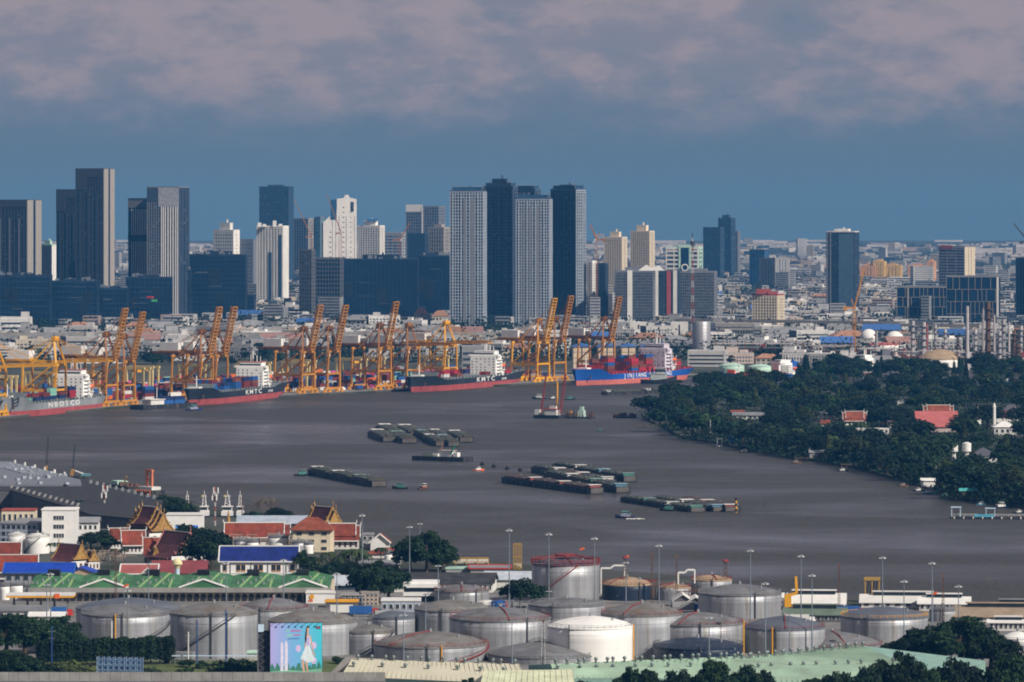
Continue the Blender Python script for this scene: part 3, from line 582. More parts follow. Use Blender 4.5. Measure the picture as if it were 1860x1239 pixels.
r, P, h, d = tower('glass_tower', 'square blue glass tower with white roof rim', 1502, 1552, 1562, 422, 575, 18, glassblue, slate, (16, 34, .16, .10), (3, 34, .25, .2), cap=whitewall, roof=3)
slab_on(r, P, 0, .02, .06, 0, h * 1.01, 1.2, steelgrey, 'pale_fin'); slab_on(r, P, 0, .13, .17, 0, h * 1.01, 1.2, steelgrey, 'pale_fin'); slab_on(r, P, 0, .44, .98, 0, h * .98, .9, mat('sky_glass', (.06, .11, .16), .15, spec=.8), 'glass_wall')
for i, (a, b_, c_, t_, m_) in enumerate(((1562, 1590, 1600, 484, peach), (1586, 1606, 1612, 476, yellowwall), (1606, 1636, 1640, 483, yellowwall), (1650, 1684, 1690, 484, peach), (1684, 1696, 1702, 476, peach))):
    tower('apartment_block', ['peach estate block beside the square blue glass tower', 'ochre estate block with stepped gable', 'long ochre estate slab', 'long peach estate slab', 'peach estate end block with stepped gable'][i], a, b_, c_, t_, 512, 15, slate, m_, (5, 8, .7, .3), (2, 8, .7, .3), cat='building', roof=3)
r, P, h, d = tower('office_tower', 'banded grey office tower with cream sunlit end and red roof edge', 1707, 1752, 1774, 449, 555, 30, slate, slate, (3, 20, .05, .4), (4, 20, .75, .25), rw=cream, cap=steelgrey, lw=mat('band_grey', (.22, .22, .24)))
slab_on(r, P, 0, .1, .55, h * .97, h * 1.03, 1.0, redbrick, 'red_sign')
for a, b_, t_, lb in ((1630, 1722, 522, 'lower dark office block of framed glass boxes'), (1720, 1820, 503, 'upper dark office block of framed glass boxes with pale end pillar')):
    r, P, h, d = tower('framed_office', lb, a, b_ - 3, b_, t_, 592, 6, navy, steelgrey, (1, 1, 0, 0), None, cat='building')
    mb = MB(); p, q_ = Vector((*P[0], 0)), Vector((*P[1], 0)); u = q_ - p; n = Vector((u.y, -u.x, 0)).normalized(); rg = random.Random(t_)
    for row in range(4):
        z0, z1 = h * row / 4, h * (row + 1) / 4; c = p + u * .5 + n * .4; mb.box(c.x, c.y, z1 - .6, u.length, .8, .6, math.atan2(u.y, u.x)); f = 0
        while f < 1: c = p + u * f + n * .4; mb.box(c.x, c.y, z0, .7, .8, z1 - z0, math.atan2(u.y, u.x)); f += rg.choice((.08, .12, .17))
    mb.build('facade_grid', mat('pale_frame', (.20, .19, .17)), r, kind='stuff'); slab_on(r, P, 0, .93, .97, 0, h, 1.4, whitewall, 'end_pillar') if a > 1700 else slab_on(r, P, 0, .21, .24, 0, h, 1.4, tan, 'end_pillar')
tower('office_tower', 'dark glass tower edge beyond the refinery', 1846, 1880, 1900, 470, 590, 20, navy, slate, (6, 20, .15, .12), None)
tower('office_block', 'long grey hotel-like slab with white end walls above the tank farm', 1300, 1368, 1372, 590, 620, 5, slate, concrete, (14, 3, .15, .4), None, cat='building')
# tower cranes over the city
def tower_crane(label, x, ybase, ytop, jib, mt=orangedark, mirror=1):
    d = D(ybase); k = S(d); h = ZT(ytop, d) - LZ; root = thing('tower_crane', label, 'crane', G(x, ybase)); w = 2.2
    mb = MB()
    for a, b_ in ((-1, -1), (1, -1), (1, 1), (-1, 1)): mb.beam((a * w / 2, b_ * w / 2, 0), (a * w / 2, b_ * w / 2, h), .5)
    n = int(h / 5)
    for i in range(n):
        z0, z1 = h * i / n, h * (i + 1) / n; s_ = 1 if i % 2 else -1
        mb.beam((-s_ * w / 2, -w / 2, z0), (s_ * w / 2, -w / 2, z1), .35); mb.beam((w / 2, -s_ * w / 2, z0), (w / 2, s_ * w / 2, z1), .35)
    mb.build('mast', mt, root)
    jx, jy = jib; tip = ((jx - x) * k, -2, ZT(jy, d) - LZ)
    mb = MB(); mb.beam((0, 0, h), tip, 1.4); mb.beam((0, 0, h + 3), tip, .5); mb.build('jib', mt, root)
    mb = MB(); mb.beam((0, 0, h), (-mirror * 9, 0, h + 1), 1.8); mb.box(-mirror * 9, 0, h - 2, 4, 2, 3); mb.build('counter_jib', mt, root)
    mb = MB(); mb.beam((0, 0, h), (-mirror * 3, 0, h + 9), .8); mb.build('a_frame', mt, root); mb = MB(); mb.box(mirror * 2, 0, h - 1.5, 2, 2, 2.6); mb.build('cab', whitewall, root)
tower_crane('luffing tower crane with steep jib over the brown tower shell', 566, 520, 430, (534, 362))
tower_crane('luffing tower crane before the white sail-shaped condominium', 620, 520, 424, (594, 354))
tower_crane('tall brown tower crane beside the slim blue office slab', 1084, 592, 436, (1072, 408), mirror=-1)
tower_crane('orange tower crane rising from the refinery trees', 1552, 650, 560, (1570, 486), orange)
tower_crane('grey tower crane with long jib at the dark glass tower edge', 1868, 590, 440, (1841, 406), darksteel)
tower_crane('small orange tower crane at foot of the blue grey office tower', 726, 540, 436, (745, 405))
d = D(600); h = ZT(432, d) - LZ; root = thing('radio_mast', 'red and white lattice radio mast before the grey hotel wing', 'mast', G(1258, 640)); mb = MB(); d = D(640); h = ZT(432, d) - LZ
for i in range(16):
    z0, z1 = h * i / 16, h * (i + 1) / 16; w0, w1 = 3.5 - 2.6 * i / 16, 3.5 - 2.6 * (i + 1) / 16; mb.mi = i % 2
    for a, b_ in ((-1, -1), (1, -1), (1, 1), (-1, 1)): mb.beam((a * w0 / 2, b_ * w0 / 2, z0), (a * w1 / 2, b_ * w1 / 2, z1), .45)
    mb.beam((-w0 / 2, -w0 / 2, z0), (w1 / 2, -w1 / 2, z1), .3); mb.beam((w0 / 2, -w0 / 2, z0), (-w1 / 2, -w1 / 2, z1), .3)
mb.build('lattice', [mat('mast_red', (.22, .06, .05)), mat('mast_white', (.4, .38, .38))], root); mb = MB(); mb.cyl(0, 0, h, h + 5, .5, 6); mb.cyl(0, 0, h * .93, h * .97, 2, 8); mb.build('antenna', darksteel, root)
# ------------------------------------------------------------------ low city
def low_proto(kind, wallm, roofm, name):
    root = thing(name, None, 'building'); W, Dp, Hh = 30., 22., 12.
    P = [(-15, 0), (15, 0), (15, 22), (-15, 22)]
    if kind == 'slab':
        MB().prism(P, 0, Hh).build('body', slate, root); mb = MB(); facade(mb, P[0], P[1], 0, Hh, 9, 5, .38, .5, .5); facade(mb, P[1], P[2], 0, Hh, 6, 5, .5, .5, .5); mb.build('wall', wallm, root)
        mb = MB(); mb.box(0, 11, Hh, 31, 23, .7); mb.box(-7, 10, Hh + .7, 7, 7, 2.4); mb.box(8, 14, Hh + .7, 4, 4, 1.6); mb.build('roof', wallm, root)
    elif kind == 'bands':
        MB().prism(P, 0, Hh).build('body', slate, root); mb = MB(); facade(mb, P[0], P[1], 0, Hh, 1, 4, .03, .55, .7); facade(mb, P[1], P[2], 0, Hh, 1, 4, .1, .6, .7); mb.build('wall', wallm, root)
        mb = MB(); mb.box(0, 11, Hh, 30, 22, .5); mb.box(9, 12, Hh + .5, 8, 8, 3); mb.build('roof', wallm, root)
    elif kind == 'shed':
        MB().prism(P, 0, 7).build('wall', wallm, root); mb = MB(); mb.extr([(-1, 7), (11, 11.5), (23, 7)], -15.8, 15.8); mb.build('roof', roofm, root)
        mb = MB(); [mb.box(-12 + i * 6, -.1, 1, 3.4, .3, 4) for i in range(5)]; mb.build('doorway', slate, root, kind='stuff')
    elif kind == 'hip':
        MB().prism(P, 0, 8).build('wall', wallm, root); mb = MB(); mb.add([(-16.5, -1.5, 8), (16.5, -1.5, 8), (16.5, 23.5, 8), (-16.5, 23.5, 8), (-6, 11, 12.5), (6, 11, 12.5)], [(0, 1, 5, 4), (1, 2, 5), (2, 3, 4, 5), (3, 0, 4), (3, 2, 1, 0)]); mb.build('roof', roofm, root)
        mb = MB(); [mb.box(-12 + i * 6, -.1, z, 3, .3, 1.8) for i in range(5) for z in (1.5, 5)]; mb.build('window', window_m, root, kind='stuff')
    elif kind == 'steps':
        MB().prism(P, 0, 9).build('body', slate, root); mb = MB(); facade(mb, P[0], P[1], 0, 9, 10, 3, .45, .45, .5); facade(mb, P[1], P[2], 0, 9, 6, 3, .5, .5, .5); mb.box(-6, 12, 9, 12, 14, 5); mb.box(6, 11, 9, 9, 12, 2.5); mb.build('wall', wallm, root)
        mb = MB(); mb.box(0, 11, 9, 30.6, 22.6, .4); mb.box(-6, 12, 14, 12.6, 14.6, .4); mb.build('roof', roofm, root)
    return Proto(root)
lowwhite = mat('city_white', (.54, .53, .51), .8, amp=.2, rndv=.45, scale=.1); lowcream = mat('city_cream', (.46, .41, .33), .8, amp=.15, rndv=.3)
LOW = [('white apartment slab with gridded windows in the low city', low_proto('slab', lowwhite, roofgrey, 'apartment_slab')), ('cream apartment slab in the low city', low_proto('slab', lowcream, roofgrey, 'apartment_slab')),
       ('white block with long window bands in the low city', low_proto('bands', lowwhite, roofgrey, 'banded_block')), ('grey block with long window bands in the low city', low_proto('bands', greywall, roofgrey, 'banded_block')),
       ('grey roofed shed in the low city', low_proto('shed', lowwhite, roofgrey, 'city_shed')), ('red roofed shed in the low city', low_proto('shed', lowwhite, mat('dull_red_sheet', (.26, .15, .13), rndv=.2), 'city_shed')),
       ('white house with grey hipped roof in the low city', low_proto('hip', lowwhite, roofgrey, 'hipped_house')), ('cream house with orange hipped roof in the low city', low_proto('hip', lowcream, mat('faded_orange_tile', (.30, .16, .10), rndv=.2), 'hipped_house')),
       ('white stepped shophouse block in the low city', low_proto('steps', lowwhite, roofgrey, 'stepped_block')), ('pink stepped shophouse block in the low city', low_proto('steps', pinkwall, roofgrey, 'stepped_block')),
       ('grey stepped block in the low city', low_proto('steps', greywall, roofgrey, 'stepped_block')), ('blue roofed shed in the low city', low_proto('shed', greywall, mat('dull_blue_sheet', (.05, .13, .34), rndv=.2), 'city_shed'))]
def near_(x, y):
    if y > 640: return 'beside the container yard' if x < 560 else 'behind the open quay cranes' if x < 1060 else 'behind the mint tanks'
    side = next(t_ for a_, t_ in ((110, 'the long navy mall'), (235, 'the tallest brown slab'), (345, 'the striped towers'), (465, 'the big black office'), (545, 'the white horned condominium'), (640, 'the unfinished concrete frame'), (820, 'the black glass hall'), (1070, 'the riverside towers'), (1190, 'the hotel wing with white roof'), (1310, 'the radio mast'), (1440, 'the maroon topped cream block'), (1570, 'the square blue glass tower'), (1720, 'the ochre estate'), (9999, 'the framed glass offices')) if x < a_)
    return ('on low ground before ' if y > 600 else 'at the foot of ') + side
def low(k, x, yb, wpx, hpx, rz=0., label=None, group='low buildings behind the port'):
    d = D(yb); s = S(d); lb, pr = LOW[k]; hh = {4: 11.5, 5: 11.5, 11: 11.5, 6: 12.5, 7: 12.5}.get(k, 13)
    return pr.put(G(x, yb), rz, (wpx * s / 30, max(wpx * s / 30 * .8, .4), hpx * s / hh), label or lb.replace('in the low city', near_(x, yb)), None if label else group)
W8 = [0, 0, 2, 2, 8, 8, 4, 1, 3, 10, 6, 6, 0, 2, 4, 8, 3, 10, 4, 7, 9, 5, 11]
cnt = 0
for yb, x0, x1, st in ((664, 1290, 1660, 60), (652, 700, 1060, 60), (650, 0, 520, 66), (641, 1300, 1860, 66), (638, 0, 1000, 62), (628, 0, 1860, 60), (619, 0, 1860, 58), (609, 0, 820, 54), (609, 1080, 1860, 54), (599, 440, 830, 50), (598, 1060, 1640, 50), (589, 440, 560, 46), (588, 1060, 1120, 46), (588, 1300, 1640, 46), (577, 450, 550, 42), (577, 1300, 1640, 42), (566, 455, 550, 40), (566, 1300, 1640, 40), (556, 205, 235, 36), (556, 1290, 1640, 38), (546, 1300, 1640, 36), (537, 205, 235, 34), (536, 1400, 1640, 34)):
    x = x0 + rnd.uniform(-20, 20)
    while x < x1:
        if cnt < 292:
            low(rnd.choice(W8), x, yb + rnd.uniform(-4, 4), rnd.uniform(.6, 1.15) * st, rnd.uniform(9, 18) / S(D(yb)) * (1 if yb > 560 else .8), rnd.uniform(-.5, .35)); cnt += 1
        x += st * rnd.uniform(.75, 1.2)
print('low buildings', cnt)
# the city beyond, too small to tell apart
mb = MB(); rg = random.Random(11)
def stuffbox(x, d, w, dp, h, rot, mi, bands=False):
    mb.mi = mi; mb.box(x, d, LZ, w, dp, h, rot)
    if bands:
        mb.mi = 4; n = max(2, int(h / 3.5)); c, s_ = math.cos(rot), math.sin(rot)
        for j in range(n): mb.box(x + s_ * dp / 2, d - c * dp / 2, LZ + h * (j + .35) / n, w * .9, .5, h / n * .4, rot)
for i in range(3900):
    yb = 446 + (rg.random() ** 1.35) * 150; d = D(yb); k = S(d); x = (rg.uniform(-320, 2180) - CX) * k
    w = rg.uniform(9, 34) * (1 + (d > 9000) * .7); h = rg.uniform(5, 14) if rg.random() < .965 else rg.uniform(18, 38)
    stuffbox(x, d, w, rg.uniform(10, 24), h, rg.uniform(-.5, .4), rg.choice((0, 0, 0, 1, 2, 2, 3, 6, 6, 0, 4)), yb > 500 or h > 18)
for i in range(26):                                 # long pale sheds on the horizon
    x = rg.uniform(1080, 1880) if i < 20 else rg.uniform(0, 700); d = rg.uniform(15000, 21800); stuffbox((x - CX) * S(d), d, rg.uniform(80, 260), 60, rg.uniform(8, 16), 0, 0)
for i in range(34):
    x = rg.uniform(0, 1860); d = rg.uniform(9000, 20000); stuffbox((x - CX) * S(d), d, rg.uniform(14, 40), 20, rg.uniform(22, 55), rg.uniform(-.5, .4), rg.choice((0, 1, 2, 0)), True)
tag(mb.build('far_city', [mat('far_white', (.42, .42, .41), .8, amp=.3, scale=.01), mat('far_cream', (.36, .31, .24), .8), greywall, mat('far_pink', (.30, .24, .21), .8), slate, rooforange, roofgrey]), 'mass of distant low houses and blocks reaching the horizon', 'city', kind='stuff')
pts = []
for i in range(6600):
    yb = 444 + (rg.random() ** 1.2) * 215; d = D(yb); pts.append(((rg.uniform(-320, 2180) - CX) * S(d), d, LZ + 3))
ob = leaf_stuff('city_trees', 'scattered tree crowns filling gaps between distant houses', pts, 40, 1.7, leaf_c, 8, 12, 9); ob['category'] = 'trees'
# elevated expressway behind the port
def viaduct(label, p0, p1, zt, w=14):
    (x0, y0), (x1, y1) = G(*p0), G(*p1); L = math.hypot(x1 - x0, y1 - y0); root = thing('elevated_road', label, 'viaduct', (x0, y0), math.atan2(y1 - y0, x1 - x0))
    mb = MB(); mb.box(L / 2, 0, zt - 1.8, L, w, 1.8); mb.build('deck', concrete, root)
    for s_ in (-1, 1): mb = MB(); mb.box(L / 2, s_ * (w / 2 - .2), zt, L, .4, 1.2); mb.build('parapet', concrete, root)
    n = int(L / 38)
    for i in range(n): mb = MB(); mb.box(L * (i + .5) / n, 0, 0, 2.4, 2.4, zt - 1.8); mb.box(L * (i + .5) / n, 0, zt - 3.6, 2.6, w * .8, 1.8); mb.build('pier', concrete, root)
viaduct('long grey concrete expressway crossing behind the port', (-60, 633), (900, 632), 15)
viaduct('grey concrete elevated road beyond the metal silo', (1230, 606), (1640, 612), 16)
viaduct('concrete elevated road beneath the framed glass offices', (1600, 612), (1900, 616), 14)
# named mid-ground blocks
low(2, 28, 612, 56, 38, .05, 'bright white banded office block at the expressway'); low(1, 80, 650, 40, 32, -.1, 'cream apartment slab under the expressway beside white shed'); low(8, 98, 655, 24, 26, 0, 'small white gabled block beside the cream apartment slab')
low(0, 347, 655, 66, 40, .1, 'white hotel-like slab with central stair behind the orange cranes'); low(2, 478, 625, 78, 26, 0, 'white block with three balcony bands left of the viaduct end'); low(2, 320, 604, 70, 14, 0, 'long white roofed hall at the navy office complex')
low(4, 185, 660, 84, 22, .1, 'large blue and white port shed behind yellow crane'); low(0, 700, 612, 70, 22, 0, 'grey white apartment slab below the black glass hall'); low(7, 765, 590, 26, 30, 0, 'peach gabled apartment house by the pale riverside tower'); low(7, 800, 592, 30, 28, 0, 'cream gabled apartment house by the pale riverside tower')
low(3, 865, 672, 52, 46, 0, 'blue grey apartment block behind the white ship bridge'); low(0, 900, 620, 44, 18, 0, 'white apartment row at foot of the dark riverside wing'); low(10, 1010, 606, 120, 22, 0, 'long grey podium under the riverside towers')
low(0, 1366, 617, 112, 26, 0, 'long cream white barracks block with three window rows')
for x, lb in ((1160, 'tall white block with dark slot beside the silo road'), (1234, 'tall white block with dark slot next to the metal silo'), (1582, 'white block with dark slot at the refinery road'), (1637, 'white block with dark slot among refinery stacks')):
    yb = 618 if x < 1300 else 608; d = D(yb); k = S(d); w = (32 if x < 1300 else 27) * k; hh = 33 * k if x < 1300 else 27 * k; root = thing('gable_block', lb, 'building', G(x, yb)); MB().box(0, 8, 0, w, 16, hh).build('wall', whitewall, root); MB().box(0, -.1, 0, w * .08, .4, hh * .85).build('window', window_m, root)
    MB().box(w * 1.35, 9, 0, w * 1.68, 15, hh * .93).build('rear_wing', slate, root); mb = MB(); [mb.box(w * 1.35, 1.2, hh * .93 * (j + .2) / 6, w * 1.66, .8, hh * .05) for j in range(6)]; mb.build('balcony', steelgrey, root, kind='stuff')
low(4, 1375, 640, 130, 22, 0, 'low shed with red pipes beside the silo'); low(4, 1180, 640, 190, 20, 0, 'low pale shed roofs behind the blue ship')
low(5, 1440, 606, 60, 12, 0, 'orange roofed market shed beside elevated road'); low(4, 1705, 600, 60, 14, 0, 'white and green school block below framed glass offices')
# beige port godowns behind the blue ship
for i, (x0, x1) in enumerate(((1040, 1074), (1086, 1120), (1128, 1156), (1166, 1196))):
    d = D(680); k = S(d); w = (x1 - x0) * k; root = thing('godown', ['beige port godown beside the orange cranes', 'beige port godown with tree before it', 'beige port godown under blue roof', 'beige port godown end bay by the ship bridge'][i], 'warehouse', G((x0 + x1) / 2, 680)); h = (680 - 630) * k
    MB().box(0, 20, 0, w, 40, h).build('wall', mat('godown_beige', (.58, .46, .32), .8, amp=.15), root); mb = MB(); mb.extry([(-w / 2 - .8, h), (0, h + 2.2), (w / 2 + .8, h)], -1, 41); mb.build('roof', mat('dull_blue_sheet', (.05, .13, .34)), root)
    mb = MB(); [mb.box(w * f, -.1, 0, .8, .4, h) for f in (-.48, 0, .48)]; mb.build('downpipe', darksteel, root, kind='stuff'); mb = MB(); [mb.box(0, -.12, h * f, w, .3, .35) for f in (.2, .4, .6, .8)]; mb.build('sheet_lap', tan, root, kind='stuff')
# ------------------------------------------------------------------ storage tanks and refinery across the river
def tank(label, x, wpx, yrim, yapex, ybase, wallm=None, roofm=None, rail=None, stair=None, group=None, n=48, name='storage_tank', post=None):
    """ybase: row of the wall's front foot"""
    wallm = wallm or tank_steel; roofm = roofm or tank_roof
    d = D(ybase); k = S(d); r = wpx * k / 2; x0 = (x - CX) * k; c = (x0, d + r); zr = ZT(yrim, d + r) - LZ; za = max(ZT(yapex, d + r) - LZ, zr + .5)
    root = thing(name, label, 'tank', c, group=group)
    mb = MB(); mb.lathe([(r, 0), (r, zr * .33), (r, zr * .66), (r, zr)], n); mb.build('shell', wallm, root, smooth=True)
    mb = MB(); mb.lathe([(r * 1.012, zr - .35), (r * 1.012, zr), (r * .8, zr + (za - zr) * .42), (r * .5, zr + (za - zr) * .76), (r * .2, zr + (za - zr) * .96), (.3, za)], n); mb.build('roof', roofm, root, smooth=False)
    mb = MB(); seg = 40
    for i in range(seg):
        a = 2 * math.pi * i / seg; a2 = 2 * math.pi * (i + 1) / seg; p = (r * .99 * math.cos(a), r * .99 * math.sin(a)); q_ = (r * .99 * math.cos(a2), r * .99 * math.sin(a2)); mb.box(p[0], p[1], zr, .1, .1, 1.15)
        mb.beam((*p, zr + 1.1), (*q_, zr + 1.1), .10); mb.beam((*p, zr + .6), (*q_, zr + .6), .08)
    mb.build('railing', rail or steel, root)
    if wpx > 60 and ybase > 1000:
        mb = MB(); [mb.lathe([(r + .05, zr * f_), (r + .05, zr * f_ + .12)], n) for f_ in (.2, .4, .6, .8, .965)]; mb.build('plate_seam', wallm, root, kind='stuff')
        mb = MB(); aa = R(238 + (x * 3) % 70); mb.beam(((r + .3) * math.cos(aa), (r + .3) * math.sin(aa), 0), ((r + .3) * math.cos(aa), (r + .3) * math.sin(aa), zr + 1.2), .35); mb.build('ladder', darksteel, root)
    if rail is railred: mb = MB(); a = R(225 + (x * 7) % 60); mb.beam((r * math.cos(a), r * math.sin(a), zr + .35), (r * .5 * math.cos(a), r * .5 * math.sin(a), zr + (za - zr) * .76 + .3), .3); mb.beam((r * .5 * math.cos(a), r * .5 * math.sin(a), zr + (za - zr) * .76 + .3), (0, 0, za + .3), .3); mb.build('roof_pipe', railred, root)
    if stair is not None:
        mb = MB(); a0 = R(stair); m_ = 26
        for i in range(m_):
            a = a0 + i / m_ * 1.5; a2 = a0 + (i + 1) / m_ * 1.5; z0, z1 = zr * i / m_, zr * (i + 1) / m_; rr = r + .5; mb.beam((rr * math.cos(a), rr * math.sin(a), z0), (rr * math.cos(a2), rr * math.sin(a2), z1), .5, .35); mb.beam((rr * math.cos(a), rr * math.sin(a), z0 + 1), (rr * math.cos(a2), rr * math.sin(a2), z1 + 1), .1)
        mb.build('stair', rail or darksteel, root)
    if post is not None:
        mb = MB(); a = R(post[0]); mb.cyl((r + .35) * math.cos(a), (r + .35) * math.sin(a), 0, zr + .8, .22, 8); mb.build('fill_pipe', post[1], root)
    mb = MB(); mb.cyl(0, 0, za - .1, za + 1.0, .45, 8); mb.cyl(r * .5, -r * .3, zr + (za - zr) * .6, zr + (za - zr) * .6 + 1.0, .35, 8); mb.build('roof_vent', steel, root, kind='stuff')
    return root
d = D(642); k = S(d); root = thing('silo', 'tall bare metal cylinder silo at the white slotted blocks', 'silo', G(1274, 642)); mb = MB(); r_ = 16.5 * k; h = 57 * k; mb.lathe([(r_, 0), (r_, h), (r_ * .96, h + .6)], 40); mb.build('shell', tank_steel, root, smooth=True)
mb = MB(); [mb.lathe([(r_ + .12, h * j / 9), (r_ + .12, h * j / 9 + .3)], 40) for j in range(1, 9)]; mb.build('ring', steel, root, kind='stuff')
tank('large domed tank with sandy roof above the wood', 1712, 86, 652, 634, 668, tank_white, tank_roof_sand, n=40)
tank('low white tank with red rim behind the refinery trees', 1605, 60, 626, 622, 645, tank_white, roofpink, redpaint, n=32); tank('wide white tank with red rim beside the low white tank', 1540, 70, 622, 618, 640, tank_white, roofpink, redpaint, n=32)
tank('pale mint tank behind the blue ship stern', 1330, 46, 664, 659, 682, mint, mint, n=32); tank('pale mint tank beside the riverside trees', 1382, 44, 666, 661, 684, mint, mint, n=32)
for x, yb, w, lb in ((1578, 632, 32, 'white sphere gas tank left of its twin'), (1625, 640, 36, 'white sphere gas tank between pipe racks')):
    d = D(yb); k = S(d); r_ = w * k / 2; root = thing('sphere_tank', lb, 'tank', G(x, yb)); mb = MB(); mb.lathe([(max(r_ * math.sin(t_ * math.pi / 12), .05), r_ * 1.15 - r_ * math.cos(t_ * math.pi / 12)) for t_ in range(13)], 24); mb.build('shell', white, root, smooth=True)
    for i in range(8): a = i * math.pi / 4; mb = MB(); mb.beam((r_ * .95 * math.cos(a), r_ * .95 * math.sin(a), 0), (r_ * .95 * math.cos(a), r_ * .95 * math.sin(a), r_ * 1.1), .6); mb.build('leg', whitewall, root)
def column(label, x, yb, ytop, wm_, mt, plat=True, name='refinery_column'):
    d = D(yb); h = ZT(ytop, d) - LZ; root = thing(name, label, 'column', G(x, yb), group='refinery stacks and columns'); mb = MB(); mb.lathe([(wm_ * .62, 0), (wm_ * .5, h * .5), (wm_ * .45, h)], 12); mb.build('shell', mt, root)
    if plat:
        mb = MB(); [mb.cyl(0, 0, h * f, h * f + .7, wm_ * 1.0, 10) for f in (.25, .42, .58, .74, .88)]; mb.beam((wm_, -wm_, 0), (wm_, -wm_, h * .9), .35); mb.beam((-wm_, -wm_, 0), (-wm_, -wm_, h * .9), .35); mb.build('platform', rust if plat == 2 else steelgrey, root)
pipewhite = mat('pipe_white', (.45, .42, .42), .6, rndv=.3)
for i, (x, yb, yt, w, m_, pl) in enumerate(((1757, 672, 556, 3.2, pipewhite, 0), (1795, 668, 548, 4.5, rust, 2), (1786, 662, 560, 2, pipewhite, 0), (1806, 660, 572, 2, pipewhite, 0), (1658, 660, 583, 4, pipewhite, 1), (1678, 662, 585, 4, pipewhite, 1), (1684, 655, 588, 2, redbrick, 0), (1699, 655, 590, 3, pipewhite, 1), (1717, 660, 598, 3, pipewhite, 1), (1823, 668, 580, 4, pipewhite, 1), (1833, 660, 585, 2, pipewhite, 0), (1842, 668, 600, 3.5, rust, 2), (1855, 662, 592, 3, pipewhite, 1), (1740, 660, 612, 3, rust, 1), (1772, 665, 600, 3, pipewhite, 1), (1816, 672, 602, 3.5, pipewhite, 1), (1592, 650, 600, 3, concrete, 0), (1849, 674, 625, 4, rust, 2))):
    column(('slim white refinery stack' if not pl else 'platformed white refinery column' if m_ is pipewhite else 'rusty platformed refinery column') + ' above the wood', x, yb, yt, w, m_, pl, 'refinery_stack' if not pl else 'refinery_column')
rg = random.Random(4)
for i, (x0, x1, yb) in enumerate(((1460, 1560, 655), (1560, 1650, 660), (1640, 1760, 664), (1740, 1870, 668), (1300, 1460, 650))):
    d = D(yb); k = S(d); L = (x1 - x0) * k; root = thing('pipe_rack', ['steel pipe rack beside white red-rimmed tanks', 'steel pipe rack under the sphere tanks', 'dense pipe rack before refinery columns', 'dense rusty pipe rack under the tall refinery column', 'pipe rack with red pipes beside the silo'][i], 'pipe rack', G((x0 + x1) / 2, yb))
    mb = MB(); n = int(L / 7)
    for j in range(n + 1): mb.box(-L / 2 + L * j / n, 0, 0, .7, .7, 14); mb.box(-L / 2 + L * j / n, 9, 0, .7, .7, 14 + rg.uniform(0, 8))
    mb.build('post', rust, root, kind='stuff')
    for mi, m_ in enumerate((pipewhite, railred, steelgrey, pipewhite)): mb = MB(); [mb.box(rg.uniform(-L * .1, L * .1), rg.uniform(0, 9), 3 + mi * 3 + rg.uniform(0, 2), L * rg.uniform(.6, .95), .8, .8) for _ in range(3)]; [mb.box(rg.uniform(-L / 2, L / 2), rg.uniform(0, 12), 0, rg.uniform(2, 5), 4, rg.uniform(5, 15)) for _ in range(4)]; mb.build('pipe_run', m_, root, kind='stuff')
for i in range(64): tree_at(TREES[i % 5] if i % 4 else CASU, 1440 + (i * 37 % 440) + rnd.uniform(-8, 8), rnd.uniform(676, 700), rnd.uniform(24, 40), PEN_LABELS[0] if 0 else 'dark tree in the belt between refinery and river', 'trees in the refinery belt', 1.2)
for i in range(22): tree_at(TREES[i % 5], rnd.choice((rnd.uniform(420, 540), rnd.uniform(1290, 1450), rnd.uniform(270, 320))), rnd.uniform(640, 672), rnd.uniform(20, 30), 'dark city tree standing behind the port', 'trees behind the port', 1.3)
